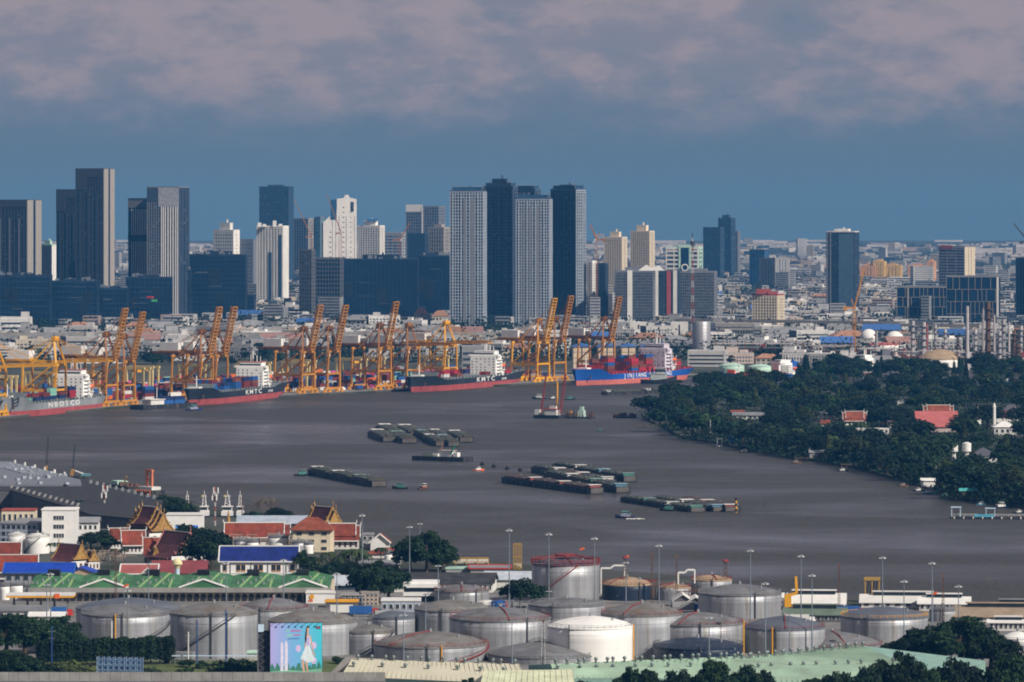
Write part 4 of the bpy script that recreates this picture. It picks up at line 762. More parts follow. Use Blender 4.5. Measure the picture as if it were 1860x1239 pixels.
# ------------------------------------------------------------------ port: cranes
def quay_at(x, inland=0.):
    for i in range(len(QUAY) - 1):
        if QUAY[i][0] <= x <= QUAY[i + 1][0]:
            f = (x - QUAY[i][0]) / (QUAY[i + 1][0] - QUAY[i][0]); y = QUAY[i][1] + f * (QUAY[i + 1][1] - QUAY[i][1]); break
    a, b_ = Vector(G(*QUAY[max(i - 1, 0)])), Vector(G(*QUAY[min(i + 2, len(QUAY) - 1)])); u = (b_ - a).normalized(); n = Vector((u.y, -u.x)); p = Vector(G(x, y)) - n * inland
    return p, u, n
def mk_crane(up, mt, mt2, gauge=26., w=17., tip=70.):
    root = thing('quay_crane', None, 'crane'); hz = 33.
    for sx in (-1, 1):
        for yy, nm in ((-4., 0), (-4. - gauge, 1)):
            mb = MB(); x = sx * w / 2; mb.beam((x, yy, 3.2), (x, yy, 15), 1.5, 1.6); mb.beam((x, yy, 15), (x * .84, yy + (.8 if nm == 0 else 0), hz), 1.15, 1.3); mb.build('leg', mt, root)
    for yy in (-4., -4. - gauge):
        mb = MB(); mb.box(0, yy, 2.4, w + 6, 1.8, 1.8)
        for sx in (-1, 1):
            for k_ in (-3.2, 3.2): mb.extry([(sx * w / 2 + k_ - 2.2, .2), (sx * w / 2 + k_ + 2.2, .2), (sx * w / 2 + k_ + .7, 2.4), (sx * w / 2 + k_ - .7, 2.4)], yy - .9, yy + .9)
        mb.build('bogie_sill', mt, root)
        mb = MB(); mb.box(0, yy, 14.4, w - 1.5, 1.1, 1.4); mb.build('portal_beam', mt, root)
        mb = MB(); mb.box(0, yy, hz - 1.0, w + .5, 1.3, 1.8); mb.build('cross_beam', mt, root)
    for sx in (-1, 1):
        mb = MB(); mb.beam((sx * w / 2, -4 - gauge, 14.5), (sx * w / 2, -4, 14.5), 1.4, 1.6); mb.beam((sx * w / 2, -4 - gauge, 15), (sx * w / 2, -8, hz - 1.5), 1.1); mb.build('side_brace', mt, root)
    mb = MB()
    for sx in (-1, 1): mb.box(sx * 3, -24.5, hz + 1.3, .9, 51, 1.7)
    for i in range(12): mb.box(0, -49 + i * 4.4, hz + 1.5, 5, .6, 1)
    mb.build('girder', mt2, root)
    apex = (0, -8, 51.)
    mb = MB()
    for sx in (-1, 1): mb.beam((sx * w / 2 * .9, -3.5, hz), (sx * 2, apex[1], apex[2]), 1.3); mb.beam((sx * w / 2 * .9, -4 - gauge * .75, hz), (sx * 2, apex[1], apex[2]), .9)
    mb.box(0, apex[1], apex[2] - 1, 7, 3, 2.6); mb.box(0, apex[1], apex[2] + 1.6, 4.5, 2, .8); mb.build('a_frame', mt2, root)
    if up: b0, b1 = Vector((0, 0, hz + 2)), Vector((0, 8.5, tip))
    else: b0, b1 = Vector((0, 0, hz + 2)), Vector((0, 36, hz + 3))
    mb = MB(); nn = 14; dv = (b1 - b0); nrm = Vector((0, -dv.z, dv.y)).normalized() * 1.3
    for sx in (-1, 1):
        o = Vector((sx * 2.7, 0, 0)); mb.beam(b0 + o, b1 + o, .75, 1.0); mb.beam(b0 + o + nrm * 1.6, b1 + o + nrm * 1.2, .5)
        for i in range(nn): p = b0 + dv * (i / nn) + o; q_ = b0 + dv * ((i + 1) / nn) + o; mb.beam(p, q_ + nrm * 1.4, .35); mb.beam(p + nrm * 1.4, p, .3)
    for i in range(nn + 1): p = b0 + dv * (i / nn); mb.beam(p + Vector((-2.7, 0, 0)), p + Vector((2.7, 0, 0)), .55)
    mb.build('boom', mt, root)
    mb = MB()
    for sx in (-1, 1):
        for f in (.45, .92): p = b0 + dv * f; mb.beam((sx * 2, apex[1], apex[2] + 1), (sx * 2.6, p.y, p.z), .28)
        mb.beam((sx * 2, apex[1], apex[2] + 1), (sx * 3, -46, hz + 2.5), .35)
    mb.build('stay', mt2, root)
    mb = MB(); mb.box(0, -35, hz + 3.8, 9, 17, 6.2); mb.build('machinery_house', whitewall, root); mb = MB(); mb.box(0, -35, hz + 2.5, 10, 19, 1.2); mb.box(0, -25.5, hz + 3.7, 9, .2, 1.1); mb.build('house_deck', mt2, root)
    mb = MB(); mb.box(4.6, -6, hz - 4.2, 2.4, 3, 2.8); mb.build('cab', whitewall, root)
    mb = MB(); mb.beam((w / 2 + 1.4, -4, 3), (w / 2 + 1.4, -4, hz), .5)
    for i in range(7): mb.box(w / 2 + 1.4, -4 + (i % 2) * 1.5, 5 + i * 4, 1.4, 2.2, .3)
    mb.build('stair_tower', mt2, root)
    return Proto(root)
CR_OU = mk_crane(True, orange, orangedark); CR_YU = mk_crane(True, yellow, orange); CR_OD = mk_crane(False, orange, orangedark); CR_YD = mk_crane(False, yellow, yellow)
for x, pr, lb in ((16, CR_YD, 'yellow quay crane with boom down above the grey ship bow'), (122, CR_YD, 'yellow quay crane reaching over the grey ship bridge'), (214, CR_OU, 'orange quay crane, boom raised, beside the grey ship stern'), (246, CR_OU, 'orange quay crane, boom raised, over the small container barge'),
                  (386, CR_OU, 'orange quay crane, boom raised, above the bow containers of the black ship by the barge'), (413, CR_OU, 'orange quay crane, boom raised, amidships of the black ship by the barge'), (570, CR_OU, 'orange quay crane, boom raised, off the stern of a black ship'), (616, CR_OU, 'orange quay crane, boom raised, on open quay before the black glass hall'),
                  (708, CR_OU, 'orange quay crane, boom raised, alone on open quay'), (760, CR_OD, 'orange quay crane with boom down beside black ship bow'), (828, CR_YD, 'yellow quay crane with boom out over the black ship'), (996, CR_YU, 'yellow quay crane with boom raised before the riverside towers'), (1026, CR_OU, 'orange quay crane, boom raised, next to the raised yellow crane'), (1114, CR_OU, 'orange quay crane, boom raised, over the blue ship')):
    p, u, n = quay_at(x, 1.5); pr.put((p.x, p.y, LZ), math.atan2(n.y, n.x) - math.pi / 2, (1, 1, rnd.uniform(.97, 1.02)), lb, 'quay cranes of the port')
# yard gantries
def mk_rtg():
    root = thing('yard_gantry', None, 'gantry')
    for sx in (-1, 1):
        for sy in (-1, 1): mb = MB(); mb.box(sx * 4, sy * 12, 0, 1.5, 1.5, 21); mb.build('leg', mat('gantry_cream', (.50, .40, .18), .6, rndv=.3), root)
    mb = MB(); mb.box(-4, 0, 20, 1.4, 27, 2); mb.box(4, 0, 20, 1.4, 27, 2); mb.build('girder', mat('gantry_cream', (.5, .4, .18)), root); mb = MB(); mb.box(0, 3, 18, 6, 5, 3); mb.build('trolley', yellow, root)
    mb = MB(); [mb.box(0, sy * 12, .6, 11, 1.6, 1.4) for sy in (-1, 1)]; mb.build('wheel_sill', darksteel, root); return Proto(root)
RTG = mk_rtg()
for x, ins in ((40, 75), (90, 110), (200, 90), (270, 70), (300, 105), (330, 80), (440, 100), (475, 110), (540, 95), (600, 75), (650, 100), (690, 80), (735, 105), (800, 90), (850, 100), (930, 80)):
    p, u, n = quay_at(x, ins); RTG.put((p.x, p.y, LZ), math.atan2(n.y, n.x) - math.pi / 2, 1, 'cream and yellow yard gantry standing among stacked containers', 'yard gantries among the containers')
# ------------------------------------------------------------------ containers
def cont_mesh(mt):
    mb = MB(); mb.box(0, 0, .1, 11.9, 2.3, 2.4)
    for sx in (-1, 1):
        for sy in (-1, 1): mb.box(sx * 6.0, sy * 1.13, 0, .22, .2, 2.6)
    for sy in (-1, 1): mb.box(0, sy * 1.13, 2.4, 12.2, .2, .2); mb.box(0, sy * 1.13, 0, 12.2, .2, .2)
    for i in range(9): mb.box(-5.2 + i * 1.3, 0, .2, .35, 2.38, 2.2)
    return mb.build('container', mt)
CC = {}
for nm, c in (('maroon', (.16, .030, .030)), ('blue', (.02, .09, .28)), ('navy', (.015, .03, .10)), ('red', (.36, .025, .04)), ('mint', (.22, .46, .36)), ('white', (.60, .58, .54)), ('orange', (.60, .13, .02)), ('grey', (.26, .27, .28)), ('brown', (.17, .055, .035)), ('pink', (.62, .10, .26))):
    CC[nm] = [cont_mesh(mat('container_' + nm, c, .6, amp=.15, rndv=.2)), False]
ncont = [0]
def container(col, loc, rz, where, group):
    o, used = CC[col]
    if used: o = o.copy(); COL.objects.link(o)
    CC[col][1] = True; o.location = loc; o.rotation_euler = (0, 0, rz); ncont[0] += 1
    tag(o, f'{col} steel shipping container {where}', 'container', group); return o
# ------------------------------------------------------------------ ships
def ship(name, label, bow, stern, B, hm, hb, hs, hullm, bootm, boot, deckm, s_acc, acc_h, accm, letters, lsize, lettm, l_at, red=True, house_w=.86, rake=5., bulwark=None, life=None, Lx=0):
    bp_, sp = Vector(G(*bow, 0)), Vector(G(*stern, 0)); dv = bp_ - sp; L = dv.length + Lx; u = dv.normalized(); port = Vector((-u.y, u.x)); c = (bp_ + sp) / 2 - port * B / 2
    boot = float(boot)
    root = thing(name, label, 'ship', (c.x, c.y, 0), math.atan2(u.y, u.x)); NS = 26
    def wl(t_): return (.45 + .55 * min(1, t_ / .16) ** .6) if t_ < .16 else 1 if t_ < .68 else max(.03, (1 - ((t_ - .68) / .32) ** 1.7))
    def dk(t_): return (.82 + .18 * min(1, t_ / .1)) if t_ < .1 else 1 if t_ < .82 else max(.12, 1 - ((t_ - .82) / .18) ** 2.2 * .92)
    def hd(t_): return hs if t_ < .14 else (hs + (hm - hs) * min(1, (t_ - .14) / .03)) if t_ < .82 else hm + (hb - hm) * min(1, (t_ - .82) / .05)
    lev = [-2., 0., boot, boot + 1, .75, 1.0]
    def pt(t_, z, sd_):
        h = hd(t_); f = max(0, min(1, z / h)); hb_ = (wl(t_) * (1 - f ** 1.3) + dk(t_) * f ** 1.3) * B / 2
        x = -L / 2 + L * t_ + (rake * f if t_ > .8 else 0) * ((t_ - .8) / .2 if t_ > .8 else 0) - (4 * f if t_ < .05 else 0) + (6 * (1 - f) if t_ < .02 else 0)
        return (x, sd_ * hb_, z)
    def strip(zs, nm, mt):
        mb = MB()
        for sd_ in (-1, 1):
            P = []; fs = []
            for i in range(NS + 1):
                t_ = i / NS
                for zf in zs: z = zf if isinstance(zf, float) else zf(t_); P.append(pt(t_, z, sd_))
            m_ = len(zs)
            for i in range(NS):
                for j in range(m_ - 1): a = i * m_ + j; f = (a, a + m_, a + m_ + 1, a + 1); fs.append(f if sd_ < 0 else f[::-1])
            mb.add(P, fs)
        n1 = len(zs); Pa = [pt(0, z if isinstance(z, float) else z(0), s2) for s2 in (-1, 1) for z in zs]; mb.add(Pa, [(j, j + 1, n1 + j + 1, n1 + j) for j in range(n1 - 1)])
        Pa = [pt(1, z if isinstance(z, float) else z(1), s2) for s2 in (-1, 1) for z in zs]; mb.add(Pa, [(n1 + j, n1 + j + 1, j + 1, j) for j in range(n1 - 1)])
        return mb.build(nm, mt, root, smooth=False)
    strip([-2., 0., boot], 'boot_top', bootm)
    strip([boot, lambda t_: boot + (hd(t_) - boot) * .35, lambda t_: boot + (hd(t_) - boot) * .7, lambda t_: hd(t_)], 'hull', hullm)
    P = []; fs = []
    for i in range(NS + 1):
        t_ = i / NS
        for s2 in (-1, 1): p = pt(t_, hd(t_), s2); P.append((p[0], p[1] * .99, p[2] - .35))
    MB().add(P, [(2 * i, 2 * i + 2, 2 * i + 3, 2 * i + 1) for i in range(NS)]).build('deck', deckm, root)
    mb = MB()
    for i in range(22): t_ = .16 + .66 * i / 21; x = -L / 2 + L * t_; [mb.box(x, s2 * B * .47, hm - .3, 1.2, .8, 1.9) for s2 in (-1, 1)]
    for j in range(8):
        x = -L / 2 + L * (.22 + .075 * j)
        if abs((.22 + .075 * j) - s_acc) > .07: mb.box(x, 0, hm - .3, L * .066, B * .86, 1.6)
    mb.build('hatch_cover', deckm, root, kind='stuff')
    mb = MB(); x = L / 2 - 13; mb.box(x, 0, hb - .3, 7, B * .35, 1.2); mb.cyl(x - 3, 0, hb - .3, hb + 9, .45, 8); mb.box(x - 3, 0, hb + 6, .6, 4, .4); mb.build('foremast', white, root)
    mb = MB(); xs = -L / 2 + L * .868
    for s2 in (-1, 1): mb.beam((xs, s2 * B * .40, hb), (xs - 1, s2 * B * .46, hb + 2.5), .4)
    mb.box(xs, 0, hb - .4, .6, B * .84, 3.2); mb.build('breakwater', bulwark or deckm, root)
    # accommodation block
    xa = -L / 2 + L * s_acc; la = 13.; ba = B * house_w; z0 = hm - .3
    hroot = MB(); hroot.box(xa, 0, z0, la, ba, acc_h * .82); hroot.box(xa - 1, 0, z0 + acc_h * .82, la - 4, ba * .8, acc_h * .18)
    house = hroot.build('accommodation', accm, root)
    mb = MB(); mb.box(xa + la * .25, 0, z0 + acc_h * .80, 5.5, B * 1.02, 1.5); mb.add([(xa + la * .25 + s, s2 * B * .51, z0 + acc_h * .80) for s2 in (-1, 1) for s in (-2.7, 2.7)] + [(xa + la * .25 + s, s2 * ba * .5, z0 + acc_h * .66) for s2 in (-1, 1) for s in (-2.7, 2.7)], [(0, 1, 5, 4), (2, 6, 7, 3), (0, 4, 5, 1)]); mb.build('bridge_wing', accm, house)
    mb = MB(); mb.box(xa + la / 2 - .95, 0, z0 + acc_h * .88, .3, ba * .78, 1.3); mb.build('bridge_window', window_m, house)
    nfl = 6
    for j in range(nfl):
        for i in range(6):
            if rnd.random() < .8: mb = MB(); mb.box(xa + la / 2 + .03, ba * (-.42 + .168 * i), z0 + acc_h * (.1 + .115 * j), .14, .9, .9); mb.build('porthole', window_m, house)
    mb = MB()
    for j in range(5): mb.box(xa - 1.0, ba / 2 + .9, z0 + acc_h * .13 * (j + 1), la * .8, 1.8, .3); mb.box(xa - la * .3, ba / 2 + .6, z0 + acc_h * .13 * (j + .3), 3, .5, 1.6)
    mb.build('side_balcony', accm, house, kind='stuff')
    mb = MB(); mb.box(xa - 1, 0, z0 + acc_h, la - 3.6, ba * .82, .5); mb.build('bridge_roof', roofpink if red else accm, house)
    mb = MB(); zt = z0 + acc_h + .5
    for xx, yy, hh, r_ in ((0, 0, 8, .45), (-4, -3, 5, .3), (2, 4, 5, .35), (-3, 5, 4, .25)): mb.cyl(xa + xx - 1, yy, zt, zt + hh, r_, 8)
    mb.box(xa - 1, 0, zt + 5.5, .5, 4.2, .35); mb.box(xa - 1, 0, zt + 7, .5, 2.6, .35); mb.build('radar_mast', white, house)
    mb = MB(); mb.box(xa - la / 2 - 5, -1, z0, 6, 7, acc_h * .9); mb.cyl(xa - la / 2 - 5, -1, z0 + acc_h * .9, z0 + acc_h * 1.05, 1.2, 10); mb.build('funnel', hullm if hullm is not None else accm, root)
    mb = MB(); xl = xa - la / 2 - 4; mb.lathe([(.2, -3.4), (1.2, -2.6), (1.45, 0), (1.2, 2.6), (.2, 3.4)], 12); bt = mb.build('lifeboat', lifered, root, smooth=True); bt.rotation_euler = (0, R(90), 0); bt.location = (xl, B * .42, z0 + acc_h * .42)
    mb = MB()
    for s2 in (-2.6, 2.6): mb.beam((xl + s2, B * .40, z0), (xl + s2, B * .44, z0 + acc_h * .58), .5)
    mb.box(xl, B * .36, z0 + acc_h * .22, 9, 4, .4); mb.box(xl, B * .3, z0, 8, 5, acc_h * .2); mb.build('boat_davit', white, root)
    mb = MB(); xs = -L / 2 + 6
    for i in range(5): mb.box(xs - 4 + i * 2.2, B * .42, hs, .6, .6, 2); mb.box(xs - 4 + i * 2.2, -B * .42, hs, .6, .6, 2)
    mb.box(xs, 0, hs - .2, 5, B * .5, 1.4); mb.build('stern_gear', deckm, root, kind='stuff')
    mb = MB(); mb.beam((L / 2 - 9, dk(.93) * B / 2 * .9 + .3, hb * .62), (L / 2 - 9, dk(.93) * B / 2 * .86 + .3, hb * .40), .8); mb.build('anchor', rust, root)
    zc = boot + (hm - boot) * .52; step = lsize * .98
    for i, ch in enumerate(letters):
        if ch == ' ': continue
        x = -L / 2 + L * l_at - (i - (len(letters) - 1) / 2) * step * (3.1 if len(letters) < 9 else 1.5)
        M_ = Matrix(((-1, 0, 0, x), (0, 0, 1, B / 2 + .08), (0, 1, 0, zc), (0, 0, 0, 1))); text_mesh('hull_letter', ch, lsize * 1.45, lettm, root, M_, 2.3 if len(letters) < 9 else 1.35)
    return root, L, u, c, hm
SH = {}
redboot = mat('red_boot_top', (.32, .065, .065), .7, amp=.25, scale=.15, stretch=(1, 1, .3)); pinkboot = mat('salmon_boot_top', (.50, .14, .11), .7, amp=.15)
greyhull = mat('grey_hull', (.235, .255, .27), .6, amp=.18, scale=.12, stretch=(1, 1, .2), second=(.20, .12, .07), sec_lo=.64, sec_hi=.78); blackhull = mat('black_hull', (.020, .026, .036), .5, amp=.2); bluehull = mat('blue_hull', (.012, .085, .36), .5, amp=.12)
deckgrey = mat('deck_grey', (.18, .20, .20), .8, rndv=.1); deckred = mat('deck_red', (.33, .03, .035), .75); lilac = mat('lilac_white', (.56, .52, .58), .6); offw = mat('ship_white', (.78, .78, .75), .6, amp=.06)
SH['grey'] = ship('container_ship', 'grey container ship with red waterline and white letters', (27, 760), (202, 742), 25, 9.0, 14.2, 9.6, greyhull, redboot, 4.3, deckgrey, .245, 20.5, offw, 'NBOSCO', 3.3, white, .50)
SH['k1'] = ship('container_ship', 'black container ship with blue containers forward of its bridge', (372, 737), (527, 720), 25, 8.6, 12.5, 11.0, blackhull, redboot, 4.2, deckgrey, .27, 19.5, offw, 'KMTC', 3.2, white, .44)
SH['k2'] = ship('container_ship', 'black container ship with white and maroon containers', (774, 713), (957, 697), 26, 8.6, 12.5, 10.5, blackhull, redboot, 4.4, deckgrey, .27, 20., offw, 'KMTC', 3.4, white, .42, red=False)
SH['blue'] = ship('container_ship', 'blue container ship with salmon waterline and red deck', (1073, 701), (1262, 689), 27, 8.6, 13.5, 9.5, bluehull, pinkboot, 4.0, deckred, .24, 22.5, lilac, 'JINJIANG SHIPPING', 3.4, white, .46, red=False, bulwark=redpaint)
for k_, lt in (('k1', .24), ('k2', .235)):
    root, L, u, c, hm = SH[k_]; M_ = Matrix(((-1, 0, 0, -L / 2 + L * lt), (0, 0, 1, 12.5 + .5 * (k_ == 'k2') + .08), (0, 1, 0, 5.9), (0, 0, 0, 1))); text_mesh('hull_lettering', 'LINE', 2.4, white, root, M_, 2.2)
def load(key, bays, where, tiers, cols, group, fill=.9, seed=1):
    root, L, u, c, hm = SH[key]; rz = math.atan2(u.y, u.x); rg = random.Random(seed); pv = Vector((-u.y, u.x))
    for s_, rows, nt_ in bays:
        x = -L / 2 + L * s_
        for r_ in rows:
            for t_ in range(nt_ if isinstance(nt_, int) else rg.randint(*nt_)):
                if t_ == 0 or rg.random() < fill: p = c + u * x + pv * (r_ * 2.5); container(rg.choice(cols), (p.x, p.y, hm + 1.35 + t_ * 2.62), rz, where, group)
                else: break
load('grey', [(.36, range(0, 4), 3), (.46, range(-1, 4), (2, 3)), (.56, range(1, 4), 3), (.66, (3, 4), 2), (.74, (1, 2, 3, 4), (1, 2))], 'on the grey ship', 3, ['blue', 'navy', 'maroon', 'mint', 'navy', 'red'], 'containers on the grey ship', .95, 2)
load('k1', [(.40, range(-1, 5), 3), (.50, range(-1, 5), (2, 3)), (.60, range(0, 5), 3), (.70, range(0, 4), 2), (.80, range(-2, 3), 3)], 'on the black ship by the barge', 3, ['blue', 'blue', 'blue', 'maroon', 'navy', 'brown'], 'containers on the black ship with blue load', .95, 3)
load('k2', [(.70, range(-3, 2), 2), (.60, range(-2, 3), (1, 2)), (.17, range(2, 5), 2), (.38, (3, 4), 1)], 'on the black ship under the yellow crane', 2, ['maroon', 'white', 'red', 'navy', 'brown', 'maroon'], 'containers on the black ship with white and maroon load', .9, 4)
load('blue', [(.76, range(-3, 4), (3, 4)), (.66, range(-4, 0), (4, 5)), (.56, range(-2, 5), (4, 5)), (.46, range(0, 4), (2, 3)), (.37, range(-2, 4), 5), (.12, range(0, 4), 3)], 'on the blue ship', 5, ['maroon', 'brown', 'maroon', 'red', 'brown', 'blue'], 'containers on the blue ship', .97, 5)
# yard stacks behind the quay: the largest as single boxes, the rest as one mass
yard = []
rg = random.Random(21)
for x in range(-20, 1060, 13):
    for ins in (44, 50, 56, 62, 68, 74, 80, 88, 96, 106, 118, 130, 145, 160):
        if rg.random() < .55: p, u, n = quay_at(x, ins + rg.uniform(-3, 3)); yard.append((p, u, rg.randint(1, 4), ins))
rg.shuffle(yard); ycols = ['maroon', 'blue', 'navy', 'red', 'brown', 'grey', 'maroon', 'navy', 'brown', 'blue', 'maroon', 'mint', 'orange', 'white', 'grey', 'maroon', 'navy', 'pink']; mb = MB(); cl_ = list(CC)
for p, u, nt_, ins in sorted(yard, key=lambda a: a[3]):
    for t_ in range(nt_):
        col = rg.choice(ycols)
        if ncont[0] < 285: container(col, (p.x, p.y, LZ + t_ * 2.6), math.atan2(u.y, u.x), 'stacked in the yard behind the quay', 'containers in the yard')
        else: mb.mi = cl_.index(col); mb.box(p.x, p.y, LZ + t_ * 2.6, 12, 2.4, 2.5, math.atan2(u.y, u.x))
if mb.v: tag(mb.build('container_yard', [MATS['container_' + n_] for n_ in cl_]), 'rear rows of stacked shipping containers in the port yard', 'containers', kind='stuff')
print('containers', ncont[0])
# ------------------------------------------------------------------ river craft
bargehull = mat('barge_hull', (.018, .021, .026), .6, amp=.3, scale=.3, stretch=(1, 1, .3), second=(.10, .08, .065), sec_lo=.5, sec_hi=.75); bargeend = mat('barge_end_lit', (.10, .088, .078), .8, amp=.3, scale=.4); tarp = mat('green_grey_tarpaulin', (.052, .058, .045), .85, amp=.25, scale=.3, rndv=.2); rustdeck = mat('rust_deck', (.075, .048, .040), .85, amp=.3, rndv=.2)
def mk_barge(cabm, roofm, coverm, name='river_barge'):
    root = thing(name, None, 'barge'); L, W, hh = 36., 10., 4.0
    def sec(x, w, z0, z1): return [(x, -w / 2, z0), (x, w / 2, z0), (x, w / 2, z1), (x, -w / 2, z1)]
    st = [(-18, 7, 0, 4.6), (-16.5, 9.4, -1, 4.3), (-12, 10, -1, 4.0), (12, 10, -1, 4.0), (16.5, 9.6, -1, 4.3), (18, 8, 0, 4.7)]; P = []; 
    for s_ in st: P += sec(*s_)
    fs = [(3, 2, 1, 0), (20, 21, 22, 23)]
    for i in range(5): a = 4 * i; fs += [(a, a + 1, a + 5, a + 4), (a + 1, a + 2, a + 6, a + 5), (a + 2, a + 3, a + 7, a + 6), (a + 3, a, a + 4, a + 7)]
    MB().add(P, fs).build('hull', bargehull, root)
    MB().box(18.0, 0, .6, .5, 7.6, 3.4).build('end_plate', bargeend, root); MB().box(-18.0, 0, .6, .4, 6.6, 3.4).build('end_plate', bargeend, root)  # sunlit tone of the barge ends is put into these paler plates
    rg_ = random.Random(len(bpy.data.objects)); mb = MB(); [mb.box(rg_.uniform(-11, 15), rg_.uniform(-4, 4), 5.4, rg_.uniform(.5, 2.2), rg_.uniform(.5, 1.6), rg_.uniform(.4, 1.6)) for _ in range(9)]; mb.build('deck_gear', mat('deck_gear', (.12, .12, .10), .9, amp=.6, scale=.5), root, kind='stuff'); mb = MB(); [mb.box(rg_.uniform(-12, 15), rg_.uniform(-4.6, 4.6), 4.2, .5, .4, 1.6) for _ in range(4)]; mb.build('drum', mat('drum_blue', (.06, .14, .28)), root, kind='stuff')
    mb = MB(); [mb.box(x, s_ * 5.06, .3, .3, .25, 3.6) for x in range(-15, 16, 5) for s_ in (-1, 1)]; mb.box(0, 5.05, 3.5, 30, .3, .5); mb.box(0, -5.05, 3.5, 30, .3, .5); mb.build('rubbing_strake', black, root)
    mb = MB(); mb.extr([(-4.3, 4.0), (-4.3, 5.2), (-2.4, 6.2), (0, 6.6), (2.4, 6.2), (4.3, 5.2), (4.3, 4.0)], -11.5, 14.5); mb.build('hold_cover', coverm, root)
    mb = MB(); [mb.extr([(-4.4, 5.15), (-2.4, 6.25), (0, 6.68), (2.4, 6.25), (4.4, 5.15), (0, 5)], x, x + .25) for x in (-9, -5, -1, 3, 7, 11)]; mb.build('cover_rib', darksteel, root, kind='stuff')
    mb = MB(); mb.box(-14.6, 0, 4.0, 3.6, 6, 2.1); mb.build('cabin', cabm, root); mb = MB(); mb.box(-14.6, 0, 6.1, 4.4, 6.8, .3); mb.build('cabin_roof', roofm, root); mb = MB(); [mb.box(-14.6, s_ * 3.02, 4.9, 2.6, .1, .8) for s_ in (-1, 1)]; mb.box(-12.78, 0, 4.9, .1, 4, .8); mb.build('cabin_window', window_m, root)
    mb = MB(); [mb.box(16.3, y, 4.2, .5, .5, .9) for y in (-3, 3)]; mb.box(16, 0, 4.3, 1, 3, .7); mb.build('bollard', rust, root); return Proto(root)
BG = [mk_barge(whitewall, whitewall, tarp), mk_barge(mat('cabin_green', (.06, .22, .18)), mat('cabin_roof_mint', (.20, .31, .27)), tarp), mk_barge(mat('cabin_red', (.26, .06, .05)), whitewall, rustdeck), mk_barge(mat('cabin_blue', (.10, .22, .32)), mat('cabin_roof_blue', (.24, .38, .46)), tarp)]
BL = ['white cabin and green tarpaulin', 'green cabin and green tarpaulin', 'red cabin and rusty cover', 'blue cabin and green tarpaulin']
def barge_line(far, near, n, kinds, where, flip=True, W=10., hz=.74):
    a, b_ = Vector(G(*far, 0)), Vector(G(*near, 0)); u = (b_ - a).normalized(); L = (b_ - a).length; rn = Vector((-u.y, u.x)); step = L / n
    for i in range(n):
        k_ = kinds[i % len(kinds)]; c = a + u * step * (i + .5) + rn * W / 2; BG[k_].put((c.x, c.y, 0), math.atan2(u.y, u.x) + (math.pi if flip else 0), (step / 36.4, W / 10, hz), f'dark river barge with {BL[k_]} {where}', 'barges ' + where)
w1 = 'in the single tow line'
barge_line((556, 862), (672, 885), 3, [0, 0, 1], w1, False)
w2 = 'in the large moored raft'
barge_line((908, 877), (1068, 898), 3, [2, 2, 2], w2); barge_line((985, 868), (1114, 896), 3, [0, 1, 3], w2); barge_line((962, 858), (1090, 883), 3, [0, 2, 0], w2); barge_line((1000, 853), (1128, 876), 3, [0, 3, 1], w2)
w3 = 'moored beside the striped marker pile'
barge_line((1124, 911), (1250, 931), 3, [1, 0, 1], w3, hz=.52); barge_line((1180, 911), (1290, 930), 2, [0, 3], w3, hz=.52); barge_line((1230, 913), (1312, 930), 2, [2, 2], w3, hz=.55)
w4 = 'in the raft with rounded dark sterns'
for nx, ny, k_ in ((692, 803, 0), (727, 806, 1), (706, 793, 0), (742, 794, 0)): barge_line((nx - 26, ny - 11), (nx, ny), 1, [k_], w4, False, 11.5)
w5 = 'in the raft above the floating crane'
for nx, ny, k_ in ((775, 803, 1), (799, 802, 0), (789, 811, 0), (812, 812, 3), (832, 804, 0)): barge_line((nx - 24, ny - 10), (nx, ny), 1, [k_], w5, False, 8.5 if nx < 830 else 10.5)
w6 = 'lying low off the wooded point'
for x0, x1, y in ((1090, 1160, 717), (1162, 1240, 714), (1245, 1330, 711)): barge_line((x1, y - 1.5), (x0, y), 1, [0], w6, True, 10, .6)
def mk_tug(hullm, cabm, roofm, big=False, name='tugboat'):
    root = thing(name, None, 'boat'); P = []; st = [(-9, 3.6, .3, 1.7), (-8, 5.2, -.5, 1.6), (-2, 6, -.8, 1.5), (4, 5.4, -.8, 2.0), (7.6, 3, -.5, 2.7), (9.4, .6, .3, 3.3)]
    for x, w, z0, z1 in st: P += [(x, -w / 2 * .8, z0), (x, w / 2 * .8, z0), (x, w / 2, z1), (x, -w / 2, z1)]
    fs = [(3, 2, 1, 0), (20, 21, 22, 23)]
    for i in range(5): a = 4 * i; fs += [(a, a + 1, a + 5, a + 4), (a + 1, a + 2, a + 6, a + 5), (a + 2, a + 3, a + 7, a + 6), (a + 3, a, a + 4, a + 7)]
    MB().add(P, fs).build('hull', hullm, root)
    MB().box(0, 0, 1.5, 8.5, 4.0, 2.2).build('cabin', cabm, root); mb = MB(); mb.box(1, 0, 3.9, 4.6, 3.4, 2.0); mb.build('wheelhouse', cabm, root); mb = MB(); mb.box(.5, 0, 5.9, 6, 4.2, .3); mb.box(-1, 0, 3.7, 9, 4.6, .25); mb.build('roof', roofm, root)
    mb = MB(); mb.box(1, 0, 4.6, 4.68, 3.46, .9); mb.build('window', window_m, root); mb = MB(); mb.cyl(-.5, 0, 6.2, 9, .12, 6); mb.cyl(-3.2, 0, 3.9, 6.3, .5, 8); mb.build('mast', darksteel, root)
    mb = MB(); [mb.lathe([(.42, -.15), (.42, .15)], 8, x, 0) for x in ()]; [mb.box(x, s_ * 3.0, .6, 1.1, .35, 1.0) for x in (-6, -3, 0, 3) for s_ in (-1, 1)]; mb.build('tyre_fender', black, root, kind='stuff'); return Proto(root)
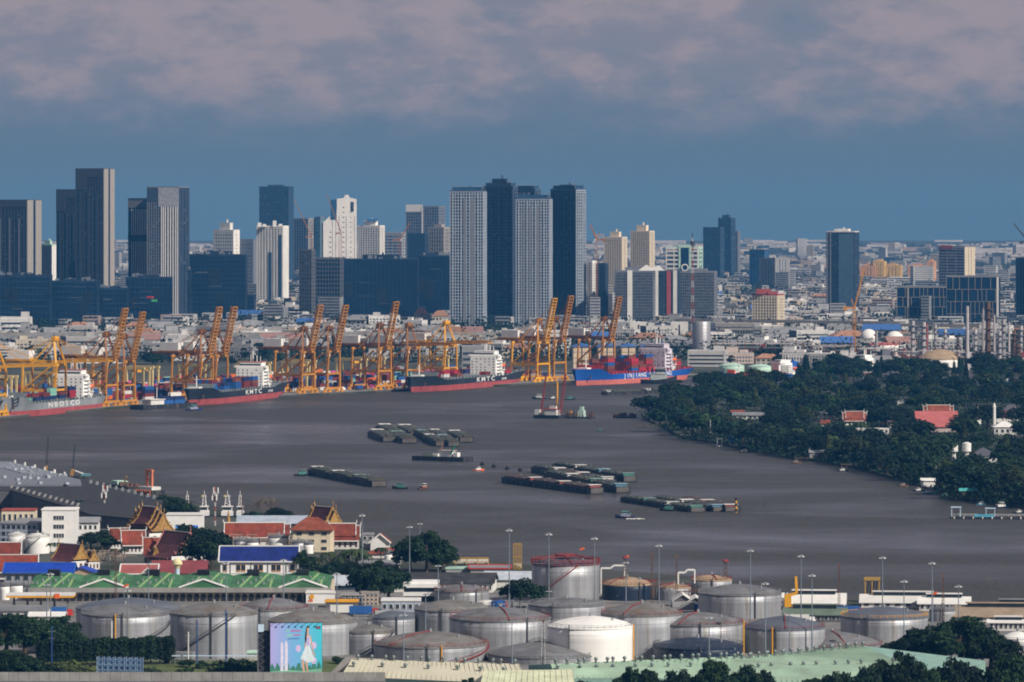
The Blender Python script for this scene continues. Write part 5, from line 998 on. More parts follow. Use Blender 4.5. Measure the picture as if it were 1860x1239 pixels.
TG = {'green': mk_tug(black, mat('cabin_green', (.06, .22, .18)), mat('cabin_roof_mint', (.20, .31, .27))), 'white': mk_tug(navy, whitewall, whitewall), 'brown': mk_tug(rust, mat('cabin_brown', (.2, .08, .05)), whitewall), 'orange': mk_tug(lifered, whitewall, whitewall), 'blue': mk_tug(mat('hull_navy', (.02, .03, .10)), mat('cabin_lilac', (.3, .28, .38)), mat('cabin_roof_teal', (.12, .42, .40))), 'grey': mk_tug(black, mat('navy_grey', (.30, .33, .33)), mat('navy_grey', (.3, .33, .33))), 'cyan': mk_tug(mat('hull_cyan', (.08, .34, .46)), whitewall, mat('cabin_roof_blue', (.24, .38, .46)))}
def tug(k_, x, y, wpx, hd, label, sz=1.):
    s = wpx * S(D(y, 0)) / 18.4 / max(abs(math.cos(hd)), .45); return TG[k_].put((*G(x, y, 0), 0), hd, (s, s, s * sz), label)
tug('green', 727, 888, 29, 2.9, 'black hulled tug with mint roof ahead of the single tow line', 1.1); tug('brown', 769, 889, 17, 1.0, 'small rusty brown boat beside the mint roofed tug'); tug('orange', 869, 855, 20, .3, 'orange hulled white boat by the mooring buoys'); tug('blue', 1136, 941, 36, 3.0, 'navy tug with teal roof pushing a bow wave')
tug('green', 1214, 928, 30, 2.8, 'green cabined tug alongside the low barges', 1.1); tug('cyan', 1262, 908, 12, .2, 'little cyan roofed boat behind the low barges'); tug('white', 980, 725, 26, 2.9, 'larger white launch beyond the red crane barge'); tug('white', 1004, 725, 16, .3, 'smaller white launch beyond the red crane barge'); tug('green', 1035, 726, 20, .2, 'green and white launch off the yellow crane')
tug('green', 549, 864, 30, .25, 'green pusher tug at the tail of the single tow line'); tug('grey', 1196, 697, 66, .1, 'grey tug pressed against the blue ship', 1.3); tug('cyan', 1690, 897, 30, .15, 'cyan fishing boat at the wooded bank'); tug('white', 1818, 923, 30, .4, 'white launch moored under the bank trees'); tug('blue', 352, 746, 30, .3, 'dark tug under the bow of the black ship'); tug('green', 1090, 783, 12, .1, 'tiny green boat alone on the open river'); tug('brown', 1222, 784, 22, .1, 'low orange brown boat at the wooded point', .5)
mb = MB(); x0, y0 = G(1136, 942, 0)                  # foam thrown up by the tug
for i in range(60): a = rnd.uniform(0, 1); mb.box(x0 + 3 + a * 3 + rnd.uniform(-3, 3), y0 - 2 - rnd.uniform(0, 1.6), -.05, rnd.uniform(.5, 1.6), rnd.uniform(.4, 1), rnd.uniform(.1, .35), rnd.uniform(0, 3))
tag(mb.build('wake_foam', white), 'white bow foam of the navy tug', 'foam', kind='stuff')
for x, y in ((876, 845), (897, 849), (921, 853), (945, 856)): root = thing('mooring_buoy', 'small dark mooring buoy by the large barge raft', 'buoy', (*G(x, y, 0), 0), group='mooring buoys by the barge raft'); mb = MB(); mb.lathe([(.8, -.3), (1.3, .3), (1.3, 1.1), (.5, 1.7), (.2, 2.2)], 12); mb.build('float', black, root); mb = MB(); mb.cyl(0, 0, 2.1, 2.9, .12, 6); mb.build('ring', rust, root)
root = thing('marker_pile', 'black and yellow striped marker pile at the end of the low barges', 'pile', (*G(1337, 931, 0), 0)); mb = MB()
for i in range(6): mb.mi = i % 2; mb.cyl(0, 0, -1 + i * 1.35, -1 + (i + 1) * 1.35, .55, 10)
mb.build('post', [yellow, black], root)
# floating crane pontoons and the red crane barge
def pontoon(label, far, near, W, hh, parts=(), name='work_pontoon', cat='pontoon'):
    a, b_ = Vector(G(*far, 0)), Vector(G(*near, 0)); c = (a + b_) / 2; L = (b_ - a).length; root = thing(name, label, cat, (c.x, c.y, 0), math.atan2((b_ - a).y, (b_ - a).x)); MB().box(0, 0, -.8, L, W, hh + .8).build('hull', bargehull, root)
    mb = MB(); [mb.box(-L / 2 + L * (i + .5) / 9, -W / 2 - .2, .2, .5, .4, hh) for i in range(9)]; mb.build('fender', black, root, kind='stuff'); return root, L
root, L = pontoon('floating crane pontoon with pale cabin and green jib', (758, 835), (850, 838), 11, 2.4, name='floating_crane')
mb = MB(); mb.box(2, 2, 2.4, 8, 5, 3.2); mb.box(-4, 0, 2.4, 4, 4, 1.6); mb.box(9, 1, 2.4, 3, 3, 2.4); mb.build('cabin', whitewall, root); mb = MB(); mb.box(2, 2, 5.6, 9.5, 6, .3); mb.build('cabin_roof', pinkwall, root); mb = MB(); mb.beam((5, 0, 3), (10, -2, 9.5), .5); mb.beam((5.6, 0, 3), (10, -2, 9.5), .4); mb.build('jib', mat('jib_green', (.08, .42, .28)), root); mb = MB(); mb.beam((-3, 3, 4), (-9, 14, 9), .9); mb.build('conveyor', rust, root); mb = MB(); mb.extr([(-4, 2.4), (0, 4.4), (4, 2.4)], -13, -5); mb.build('cargo_cover', tarp, root)
root, L = pontoon('piling barge with tall red crane boom and white deckhouse', (976, 759), (1022, 760), 12, 2.2, name='crane_barge'); k = S(D(760, 0))
mb = MB(); mb.box(2, 0, 2.2, 9, 6, 4); mb.box(3, 0, 6.2, 5, 4, 2.2); mb.build('deckhouse', whitewall, root); mb = MB(); mb.box(2, 0, 6.2, 10, 7, .4); mb.build('deckhouse_roof', redpaint, root)
def lattice(p, q_, w, mt, root, nm, n=12, t_=.3):
    mb = MB(); p, q_ = Vector(p), Vector(q_); sx = Vector((w / 2, 0, 0)); sy = Vector((0, w / 2, 0))
    for a in (-1, 1):
        for b_ in (-1, 1): mb.beam(p + sx * a + sy * b_, q_ + sx * a * .5 + sy * b_ * .5, t_)
    for i in range(n): f, g = i / n, (i + 1) / n; s_ = 1 if i % 2 else -1; mb.beam(p.lerp(q_, f) + sx * s_ * (1 - f * .5), p.lerp(q_, g) - sx * s_ * (1 - g * .5), t_ * .8)
    mb.build(nm, mt, root)
lattice((8, 0, 3), (11, 2, 31), 1.4, mat('faded_red', (.24, .05, .045), .7), root, 'boom'); lattice((-7, 0, 3), (-4, 2, 30), 1.0, mat('faded_red', (.24, .05, .045), .7), root, 'rear_boom'); mb = MB(); mb.cyl(5.2, 1, 2, 25, .6, 8); mb.build('pile_leader', yellow, root); mb = MB(); mb.box(-9, 0, 2.2, 4, 4, 3.6); mb.build('winch_house', whitewall, root)
root, L = pontoon('cluttered work pontoon of piles beside the red crane barge', (1024, 759), (1078, 760), 10, .9); mb = MB(); rg = random.Random(8); [mb.box(rg.uniform(-L / 2, L / 2), rg.uniform(-4, 4), 0, .6, .6, rg.uniform(2, 6)) for _ in range(34)]; mb.build('pile', rust, root, kind='stuff'); mb = MB(); mb.box(2, 0, 1, 5, 4, 4.5); mb.box(2.5, 0, 5.5, 2.4, 2.4, 2.5); mb.build('pilot_house', mat('pale_mint_paint', (.4, .55, .48)), root); mb = MB(); mb.box(-6, 0, .9, 1.5, 1.5, 4); mb.build('pump', yellow, root)
root, L = pontoon('sunken rusty brown hulk near the wooded point', (1115, 759), (1154, 759), 7, .6, name='rusty_hulk', cat='wreck'); mb = MB(); [mb.box(rg.uniform(-L / 2, L / 2), rg.uniform(-3, 3), 0, rg.uniform(1, 3), 1.5, rg.uniform(1, 3.6), rg.uniform(0, 3)) for _ in range(22)]; mb.build('scrap', rust, root, kind='stuff')
# small container barge on the quay
root, L = pontoon('small navy container barge tied up beside the grey ship', (345, 739), (248, 744), 13, 3.2, name='container_barge', cat='barge'); mb = MB(); mb.box(14, 2, 3.2, 15, 8, 3.4); mb.build('deckhouse', whitewall, root); mb = MB(); mb.box(14, 2, 6.6, 17, 9.4, .5); mb.build('deckhouse_roof', whitewall, root); mb = MB(); [mb.box(8 + i * 3, -2.1, 4.4, 1.6, .2, 1.2) for i in range(5)]; mb.build('window', window_m, root); mb = MB(); mb.cyl(10, 2, 7, 16, .25, 6); mb.build('mast', white, root)
a, b_ = Vector(G(345, 739, 0)), Vector(G(248, 744, 0)); u = (b_ - a).normalized(); c = (a + b_) / 2; pv = Vector((-u.y, u.x))
for i, (s_, r_, t_, col) in enumerate(((-16, -2, 0, 'navy'), (-16, -2, 1, 'navy'), (-16, -2, 2, 'white'), (-16, 1, 0, 'blue'), (-16, 1, 1, 'navy'), (-3, -2, 0, 'maroon'), (-3, -2, 1, 'navy'), (-3, 1, 0, 'blue'), (-3, 1, 1, 'navy'))): p = c + u * s_ + pv * r_ * 1.2; container(col, (p.x, p.y, 3.2 + t_ * 2.62), math.atan2(u.y, u.x), 'on the small navy barge', 'containers on the small navy barge')
for o_, used_ in CC.values():
    if not used_: bpy.data.objects.remove(o_)
ship('container_ship', 'black ship stern ahead of the grey ship', (-170, 784), (10, 760), 25, 8.6, 12.5, 12.5, blackhull, blackhull, 2.0, deckgrey, .5, 18, offw, '', 3, white, .4)
ship('tanker', 'small orange decked tanker with blue hull half hidden by the wood', (1320, 691), (1440, 689), 16, 4.4, 6, 4.6, bluehull, mat('boot_grey', (.25, .25, .26)), 1.6, lifered, .10, 12, offw, '', 3, white, .4, red=False)
ship('coaster', 'white coaster with tall mast among refinery trees', (1500, 682), (1590, 679), 14, 3.5, 5, 3.6, greyhull, redboot, 1, deckgrey, .12, 13, offw, '', 3, white, .4, red=False)
# ------------------------------------------------------------------ building helpers for the banks
def gable(label, x, yb, wpx, wallpx, roofpx, depth, wallm, roofm, rz=0., ridge='x', name='gabled_house', win=None, trim=None, over=.8, cat='building', gablem=None, group=None, dy=0):
    d = D(yb); k = S(d); W = wpx * k / max(abs(math.cos(rz)), .5); h = wallpx * k; rh = roofpx * k; root = thing(name, label, cat, G(x, yb), rz, group)
    MB().box(0, depth / 2, 0, W, depth, h).build('wall', wallm, root)
    mb = MB(); o = over
    if ridge == 'x':
        for s_ in (-1, 1): ye = -o if s_ < 0 else depth + o; P = [(-W / 2 - o, ye, h - .1), (W / 2 + o, ye, h - .1), (W / 2 + o, depth / 2, h + rh), (-W / 2 - o, depth / 2, h + rh)]; mb.slab(P if s_ < 0 else P[::-1], .25)
        mb.build('roof', roofm, root); [MB().add([(s_ * W / 2, 0, h), (s_ * W / 2, depth, h), (s_ * W / 2, depth / 2, h + rh - .3)], [(0, 1, 2) if s_ > 0 else (2, 1, 0)]).build('gable', gablem or wallm, root) for s_ in (-1, 1)]
        if trim:
            mb = MB(); mb.beam((-W / 2 - o, depth / 2, h + rh + .1), (W / 2 + o, depth / 2, h + rh + .1), .4)
            for s_ in (-1, 1):
                for ye in (-o, depth + o): mb.beam((s_ * (W / 2 + o), ye, h), (s_ * (W / 2 + o), depth / 2, h + rh), .45)
            mb.box(0, -o - .1, h - .3, W + 2 * o, .3, .45); mb.build('trim', trim, root)
    elif ridge == 'y':
        for s_ in (-1, 1): xe = s_ * (W / 2 + o); P = [(xe, -o, h - .1), (0, -o, h + rh), (0, depth + o, h + rh), (xe, depth + o, h - .1)]; mb.slab(P if s_ < 0 else P[::-1], .25)
        mb.build('roof', roofm, root); mb = MB(); mb.add([(-W / 2, 0, h), (W / 2, 0, h), (0, 0, h + rh - .2)], [(0, 1, 2)]); mb.build('gable', gablem or wallm, root)
        if trim: mb = MB(); [mb.beam((s_ * (W / 2 + o), -o - .05, h - .1), (0, -o - .05, h + rh + .1), .5) for s_ in (-1, 1)]; mb.build('trim', trim, root)
    elif ridge == 'hip':
        q_ = min(W, depth) * .42; mb.add([(-W / 2 - o, -o, h), (W / 2 + o, -o, h), (W / 2 + o, depth + o, h), (-W / 2 - o, depth + o, h), (-W / 2 + q_, depth / 2, h + rh), (W / 2 - q_, depth / 2, h + rh)], [(0, 1, 5, 4), (1, 2, 5), (2, 3, 4, 5), (3, 0, 4), (3, 2, 1, 0)]); mb.build('roof', roofm, root)
    else:
        mb.box(0, depth / 2, h, W + .6, depth + .6, .5); mb.box(0, depth / 2, h + .5, W - .4, depth - .4, .1); mb.build('roof', roofm, root)
    if win:
        cols, rows, ww, wh = win[:4]; fm = win[4] if len(win) > 4 else None; proto = None
        for r_ in range(rows):
            for c_ in range(cols):
                mb = MB(); cx = -W / 2 + W * (c_ + .5) / cols; z = h * (r_ + .32) / rows; f = MB().box(cx, -.06, z - .12, W / cols * ww + .3, .22, h / rows * wh + .24).build('window', fm or whitewall, root); MB().box(cx, -.12, z, W / cols * ww, .2, h / rows * wh).build('pane', window_m, f)
    return root, W, h, rh
def temple(label, x, yb, rz, Lm, Wm, wallh, rh, roofm, tiers=2, gold_m=None, gmat=None, porch=True, trimm=None, skirt=True, wallm=None, name='temple_hall'):
    """steep tiered roof, ridge along local x, decorated gable at the +x end"""
    root = thing(name, label, 'temple', G(x, yb), rz); g = gmat or gold; tr = trimm or gold
    MB().box(0, 0, 0, Lm, Wm, wallh).build('wall', wallm or whitewall, root)
    mb = MB(); [mb.box(Lm / 2 + .03, y * Wm, wallh * .2, .2, Wm * .12, wallh * .55) for y in (-.3, 0, .3)]; [mb.box(-Lm / 2 + Lm * (i + .5) / 6, -Wm / 2 - .03, wallh * .25, Lm * .06, .2, wallh * .5) for i in range(6)]; mb.build('window', roofmaroon, root)
    for t_ in range(tiers):
        Lt = Lm * (1.06 - .26 * t_); z = wallh + t_ * rh * .16; yo = Wm * (.40 - .02 * t_); zt = z + rh; mb = MB()
        for s_ in (-1, 1):
            a = [(-Lt / 2, s_ * yo, z + rh * .12), (Lt / 2, s_ * yo, z + rh * .12), (Lt / 2, s_ * yo * .48, z + rh * .45), (-Lt / 2, s_ * yo * .48, z + rh * .45)]; b_ = [(-Lt / 2, s_ * yo * .48, z + rh * .45), (Lt / 2, s_ * yo * .48, z + rh * .45), (Lt / 2, 0, zt), (-Lt / 2, 0, zt)]
            for P in (a, b_): mb.slab(P if s_ < 0 else P[::-1], .25)
        mb.build('roof', roofm, root)
        for e in (-1, 1):
            xe = e * (Lt / 2 + .08); mb = MB(); P = [(xe * .985, -yo * .95, z + rh * .1), (xe * .985, yo * .95, z + rh * .1), (xe * .985, yo * .46, z + rh * .45), (xe * .985, 0, zt - .3), (xe * .985, -yo * .46, z + rh * .45)]; mb.add(P, [(0, 1, 2, 3, 4) if e > 0 else (4, 3, 2, 1, 0)]); mb.build('gable', g, root)
            mb = MB()
            for s_ in (-1, 1):
                mb.beam((xe, s_ * yo * 1.03, z + rh * .10), (xe, s_ * yo * .48, z + rh * .46), .34, .45); mb.beam((xe, s_ * yo * .48, z + rh * .46), (xe, 0, zt + .15), .34, .45); mb.beam((xe, s_ * yo * 1.02, z + rh * .1), (xe, s_ * yo * 1.15, z + rh * .24), .3); mb.beam((xe, s_ * yo * .5, z + rh * .46), (xe, s_ * yo * .6, z + rh * .58), .25)
                for i in range(5): f = (i + .5) / 5; yy = s_ * yo * (.48 * (1 - f)); zz = z + rh * .46 + f * rh * .54; mb.beam((xe, yy, zz), (xe, yy + s_ * .35, zz + .55), .2)
            mb.beam((xe, 0, zt), (xe + e * .5, 0, zt + rh * .16), .35); mb.beam((xe + e * .5, 0, zt + rh * .16), (xe + e * .2, 0, zt + rh * .30), .18); mb.build('bargeboard', tr, root)
        mb = MB(); mb.beam((-Lt / 2, 0, zt + .12), (Lt / 2, 0, zt + .12), .35); mb.build('ridge', whitewall, root)
    if skirt:
        for s_ in (-1, 1): mb = MB(); P = [(-Lm * .5, s_ * Wm * .62, wallh * .86), (Lm * .5, s_ * Wm * .62, wallh * .86), (Lm * .5, s_ * Wm * .38, wallh + rh * .14), (-Lm * .5, s_ * Wm * .38, wallh + rh * .14)]; mb.slab(P if s_ < 0 else P[::-1], .25); mb.build('lower_roof', roofm, root); MB().box(0, s_ * Wm * .625, wallh * .84, Lm, .25, .4).build('eave', trimm or whitewall, root)
    return root
# ------------------------------------------------------------------ buildings in the wood across the river
P_ = 'across the river'
temple('red temple hall with long ridge in the wood', 1552, 772, R(2), 15, 9, 3, 5.2, rooforange, 2, gmat=whitewall, trimm=whitewall)
gable('wide pink roofed hall in the wood', 1703, 785, 74, 10, 27, 22, pinkwall, roofpink, name='pink_roofed_hall', trim=None); temple('red double ridged temple roof rising behind the pink roof', 1704, 768, R(2), 19, 10, 7, 4.2, rooforange, 2, gmat=whitewall, trimm=whitewall)
temple('slender red and white chapel gable in the wood', 1612, 776, R(-80), 9, 5, 3, 5.5, rooforange, 1, gmat=whitewall, trimm=lifered)
gable('white bungalow beneath the red temple hall', 1586, 788, 58, 8, 4, 10, whitewall, whitewall, ridge='flat', win=(6, 1, .4, .5)); gable('orange and white cottage near the water', 1612, 806, 24, 6, 8, 8, cream, rooforange, ridge='hip')
gable('white roofed house by the tall white pillar', 1826, 790, 40, 14, 10, 14, whitewall, white, ridge='hip', win=(4, 1, .4, .4)); gable('grey hipped house with white wall near the water towers', 1788, 840, 46, 12, 13, 15, whitewall, mat('grey_tile', (.085, .085, .10)), ridge='hip', win=(4, 1, .4, .4)); gable('maroon roofed houses behind the white pillar', 1835, 768, 50, 10, 12, 14, whitewall, roofmaroon, ridge='hip'); gable('grey hipped villa roof behind the maroon roofs', 1838, 758, 40, 8, 14, 14, whitewall, mat('grey_tile', (.085, .085, .10)), ridge='hip')
gable('small white roofed shed deep in the wood', 1642, 736, 24, 6, 4, 8, whitewall, white, ridge='y'); gable('long pale roofed shed near the far side of the wood', 1800, 700, 90, 6, 5, 14, greywall, mat('pale_sheet', (.42, .46, .50)), win=None); gable('low riverside shacks with pale roofs at the north of the wood', 1362, 762, 60, 8, 5, 9, whitewall, roofgrey, win=(7, 1, .4, .5)); gable('small orange roofed shack in the wood', 1340, 756, 22, 7, 4, 7, whitewall, rooforange); gable('white two storey house beside the red temple hall', 1502, 766, 18, 16, 5, 8, whitewall, roofgrey, ridge='y', win=(2, 2, .5, .5)); gable('orange awning hut below the white two storey house', 1499, 774, 14, 5, 6, 6, whitewall, rooforange)
for x, lb in ((1732, 'white water tank on short tower beside dark shed'), (1756, 'white water tank on slim tower')):
    yb = 836; d = D(yb); k = S(d); root = thing('water_tower', lb, 'water tower', G(x, yb)); mb = MB(); r_ = 8.0 * k; z = 16 * k; mb.lathe([(r_, z), (r_, z + 15 * k), (r_ * .2, z + 17 * k)], 20); mb.build('vessel', white, root); mb = MB(); mb.lathe([(r_ * .55, 0), (r_ * .5, z)], 12); mb.build('stem', whitewall, root)
root = thing('chimney', 'tall white temple pillar rising from the wood', 'pillar', G(1806, 785)); k = S(D(785)); mb = MB(); mb.lathe([(1.1, 0), (.9, 44 * k), (1.2, 45 * k), (.3, 53 * k)], 12); mb.build('shaft', whitewall, root)
root = thing('chedi', 'small white spire beside maroon roofs in the wood', 'spire', G(1776, 770)); mb = MB(); k = S(D(770)); mb.lathe([(2.6, 0), (2.2, 3), (1.2, 5), (.6, 8), (.1, 32 * k)], 12); mb.build('spire', whitewall, root)
# jetties and stilt sheds on the wooded bank
def jetty(label, x0, x1, y, hgt=2.0, w=3., mt=None, house=None):
    y += 5
    d = D(y, 0); k = S(d); L = (x1 - x0) * k; root = thing('jetty', label, 'jetty', (*G((x0 + x1) / 2, y, 0), 0)); MB().box(0, 0, hgt - .3, L, w, .35).build('deck', mt or wood, root); n = max(3, int(L / 3.5)); mb = MB(); [mb.box(-L / 2 + L * i / n, s_ * w * .45, -1.5, .3, .3, hgt + 2.4) for i in range(n + 1) for s_ in (-1, 1)]; mb.build('pile', mt or wood, root, kind='stuff')
    if house: mb = MB(); mb.box(L * house[0], 1.5, hgt, house[1], 5, 3); mb.build('hut', house[2], root); mb = MB(); mb.extr([(-1.6, hgt + 3), (1.5, hgt + 4.4), (4.6, hgt + 3)], L * house[0] - house[1] / 2 - .5, L * house[0] + house[1] / 2 + .5); mb.build('hut_roof', house[3], root)
jetty('low wooden jetty reaching from the wooded point', 1158, 1196, 772); jetty('stilt hut jetty with grey roof on the wooded bank', 1444, 1500, 833, house=(.2, 8, greywall, roofgrey)); jetty('broken wooden jetty posts by the bank trees', 1528, 1556, 845); jetty('jetty with blue tarpaulin hut on the bank', 1312, 1345, 806, house=(.2, 7, netblue, mat('tarp_blue', (.05, .2, .6)))); jetty('stilt hut jetty with turquoise roof under the trees', 1738, 1772, 905, house=(.1, 8, wood, mat('turq', (.08, .4, .38)))); jetty('pale jetty with white canopy below the bank trees', 1672, 1700, 886, house=(0, 7, whitewall, whitewall)); jetty('stilt hut with straw roof under bank trees', 1702, 1720, 884, house=(0, 5, wood, mat('straw', (.3, .26, .18))))
root = thing('ferry_gate', 'small white landing gate standing in the water', 'gate', (*G(1307, 811, 0), 0)); mb = MB(); [mb.box(s_ * 1.4, 0, -1, .7, .7, 6) for s_ in (-1, 1)]; mb.box(0, 0, 4.4, 3.8, 1, .7); mb.box(0, 0, -.2, 4, 3, .8); mb.build('frame', whitewall, root)
root, L = pontoon('white and pale blue floating pier with gangway frame', (1725, 942), (1880, 943), 7, 1.0, name='floating_pier', cat='pier'); root.children[0].data.materials[0] = whitewall
mb = MB(); [mb.box(-L / 2 + x, y, 1, .35, .35, 4.2) for x in (1, 5) for y in (-2, 2)]; mb.box(-L / 2 + 3, 0, 5.2, 5, 5, .3); [mb.box(-L / 2 + 17 + x, y, 1, .3, .3, 3.8) for x in (0, 4) for y in (-1.5, 1.5)]; mb.box(-L / 2 + 19, 0, 4.8, 5, 4, .3); mb.build('canopy', mat('pale_blue_paint', (.45, .58, .68)), root); mb = MB(); mb.box(-L / 2 + 16, -1, 1, 9, 3, 1.1); mb.build('cargo', mat('hull_cyan', (.08, .34, .46)), root); mb = MB(); mb.box(0, 3.4, 1.9, L, .1, .12); mb.box(0, 3.4, 1.4, L, .1, .1); [mb.box(-L / 2 + i * 2.5, 3.4, 1, .1, .1, 1) for i in range(int(L / 2.5))]; mb.build('railing', white, root)
for i in range(9): x = (1238, 1266, 1290, 1300, 1450, 1470, 1520, 1700, 1720)[i]; y = (792, 798, 801, 802, 829, 832, 839, 884, 890)[i]; root = thing('mooring_post', 'tall pale post standing along the wooded bank', 'post', (*G(x, y, 0), 0), group='posts along the wooded bank'); mb = MB(); mb.cyl(0, 0, -1, 9 + (i % 3) * 2, .35, 7); mb.build('shaft', concrete, root); mb = MB(); mb.box(0, 0, 8 + (i % 3) * 2, 1.6, .3, .3); mb.build('crossarm', wood, root)

for i, (x, y, k_, lb) in enumerate(((1446, 842, 'brown', 'brown sampan moored beside the grey roofed stilt hut'), (1530, 856, 'white', 'small white boat at the broken jetty posts'), (1352, 822, 'white', 'small white boat beside the blue tarpaulin hut'), (1640, 884, 'brown', 'brown sampan under the steep wooded bank'), (1668, 892, 'white', 'white fishing boat before the pale jetty'), (1716, 902, 'green', 'green boat by the straw roofed stilt hut'), (1782, 917, 'cyan', 'cyan boat beside the turquoise roofed hut'), (1850, 932, 'white', 'white boat tucked in at the end of the bank'))): tug(k_, x, y, 20, .15 + i * .05, lb, .8)
# ------------------------------------------------------------------ near bank: big riverside warehouse
def at3(x, y, z): return (*G(x, y, z + LZ), z + LZ)
root = thing('riverside_warehouse', 'huge dark roofed riverside warehouse with white roof ribs', 'warehouse', (0, 0, 0)); z = 9
pts = [(-40, 893), (20, 893), (130, 925), (165, 937), (270, 946), (296, 910), (150, 874), (-40, 876)]; poly = [G(x, y, z + LZ) for x, y in pts]
MB().prism(poly, LZ, LZ + z).build('wall', darkcon, root)
mb = MB(); c = (sum(p[0] for p in poly) / 8, sum(p[1] for p in poly) / 8); mb.prism([(c[0] + (p[0] - c[0]) * 1.01, c[1] + (p[1] - c[1]) * 1.01) for p in poly], LZ + z, LZ + z + .6); mb.build('roof', roofdark, root)
for i in range(13): f = i / 12; x, y = 20 + 120 * f, 886 + 33 * f; p = at3(x, y, z + .6); q_ = at3(x + 4, y + 10, z - 2.5); mb = MB(); mb.add([(p[0] - .6, p[1] + 9, p[2] + .8), (p[0] + .6, p[1] + 9, p[2] + .8), (p[0] + 1.0, p[1] - 3, p[2] + .2), (p[0] - .2, p[1] - 3, p[2] + .2), (p[0] - .2, p[1] - 3, p[2] - 2.2), (p[0] + 1.0, p[1] - 3, p[2] - 2.2)], [(3, 2, 1, 0), (4, 5, 2, 3)]); mb.build('roof_rib', concrete, root)
for i in range(11): f = i / 10; x, y = 165 + 115 * f, 878 + 28 * f; p = at3(x, y, z + .6); mb = MB(); mb.box(p[0], p[1], p[2], 1.4, 1.4, 1.2); mb.cyl(p[0], p[1], p[2] + 1.2, p[2] + 1.7, .5, 8); mb.build('roof_vent', steel, root)
recenter(root)
root = thing('metal_roof_warehouse', 'warehouse with shiny corrugated grey roof and roof vents', 'warehouse', (0, 0, 0)); z = 10.5
pts = [(-40, 880), (148, 880), (146, 871), (95, 859), (20, 840), (-40, 839)]; poly = [G(x, y, z + LZ) for x, y in pts]; MB().prism(poly, LZ, LZ + z).build('wall', steelgrey, root)
mb = MB(); rg = random.Random(5)
A_, B_ = Vector(poly[4]), Vector(poly[2]); du = (B_ - A_).normalized()
for i in range(64):
    for j in range(24):
        p = Vector(poly[5]) + Vector((1, 0)) * (i * 1.55) + du * (j * 11 - 120 + i)
        if inside((p.x, p.y), poly): mb.box(p.x, p.y, LZ + z, .8, 10.4, rg.uniform(.25, .5), math.atan2(du.y, du.x) - math.pi / 2)
for i in range(40):
    p = Vector((rg.uniform(poly[5][0], poly[1][0]), rg.uniform(poly[0][1], poly[5][1])))
    if inside((p.x, p.y), poly): mb.box(p.x, p.y, LZ + z, 1.6, 2.5, 1.1, .4)
mb.build('roof_sheet', mat('corrugated_sheet', (.40, .43, .46), .45, metal=.3, amp=.35, scale=.8), root, kind='stuff')
mb = MB()
for i in range(8): p = at3(12 + i * 16.5, 879, z - 3.4); mb.box(p[0], p[1] - .5, p[2], 3.1, .4, 3)
mb.build('window_band', slate, root, kind='stuff')
for i in range(6): x, y = 27 + i * 18, 838 + i * 4.4; p = at3(x, y + 3, z); root2 = MB().cyl(p[0], p[1], p[2] - .2, p[2] + 1.6, .6, 8).build('roof_vent', whitewall, root)
recenter(root)
for x, yt, yb, lb in ((81, 792, 868, 'dark and yellow crane jib standing behind the metal roof'), (129, 808, 870, 'dark and yellow crane jib with derrick boat')):
    d = D(yb, 0); h = ZT(yt, d); root = thing('jib_mast', lb, 'mast', (*G(x, yb, 0), 0)); lattice((0, 0, 0), (1, 0, h * .3), 1.4, yellow, root, 'lower_jib', 4); lattice((1, 0, h * .3), (2, 0, h), 1.0, darksteel, root, 'upper_jib', 10)
    mb = MB(); mb.box(0, 0, -.5, 14, 7, 2.2); mb.build('hull', bargehull, root)
    if x > 100: mb = MB(); mb.beam((2, 0, h * .25), (9, 0, 2), .5); mb.build('derrick', white, root); mb = MB(); mb.box(8, 0, 1.7, 5, 4, 1.2); mb.build('tarpaulin', teal, root)
root, L = pontoon('cluttered dark work barge behind the dark roof', (198, 886), (252, 894), 9, 2.5); mb = MB(); mb.box(-6, 0, 2.5, 9, 6, 2); mb.build('cabin', mint, root); mb = MB(); mb.beam((0, 0, 3), (4, 0, 7), .5); mb.build('arm', yellow, root); mb = MB(); [mb.box(rg.uniform(-L / 2, L / 2), rg.uniform(-4, 4), 2.4, 2, 2, rg.uniform(.5, 2)) for _ in range(20)]; mb.build('scrap', rust, root, kind='stuff')
root, L = pontoon('orange tug-like vessel with square orange gantry', (256, 903), (287, 905), 9, 4, name='orange_vessel', cat='boat'); root.children[0].data.materials[0] = mat('vessel_orange', (.55, .17, .08)); mb = MB(); mb.box(0, 0, 4, L * .8, 6, 1.6); mb.build('deckhouse', whitewall, root); mb = MB(); [mb.box(s_ * 1.9, 0, 4, 1, 1, 10) for s_ in (-1, 1)]; mb.box(0, 0, 13, 5, 1.4, 1.2); mb.box(0, 0, 9, 4, 1, .8); mb.build('gantry', mat('vessel_orange', (.55, .17, .08)), root)
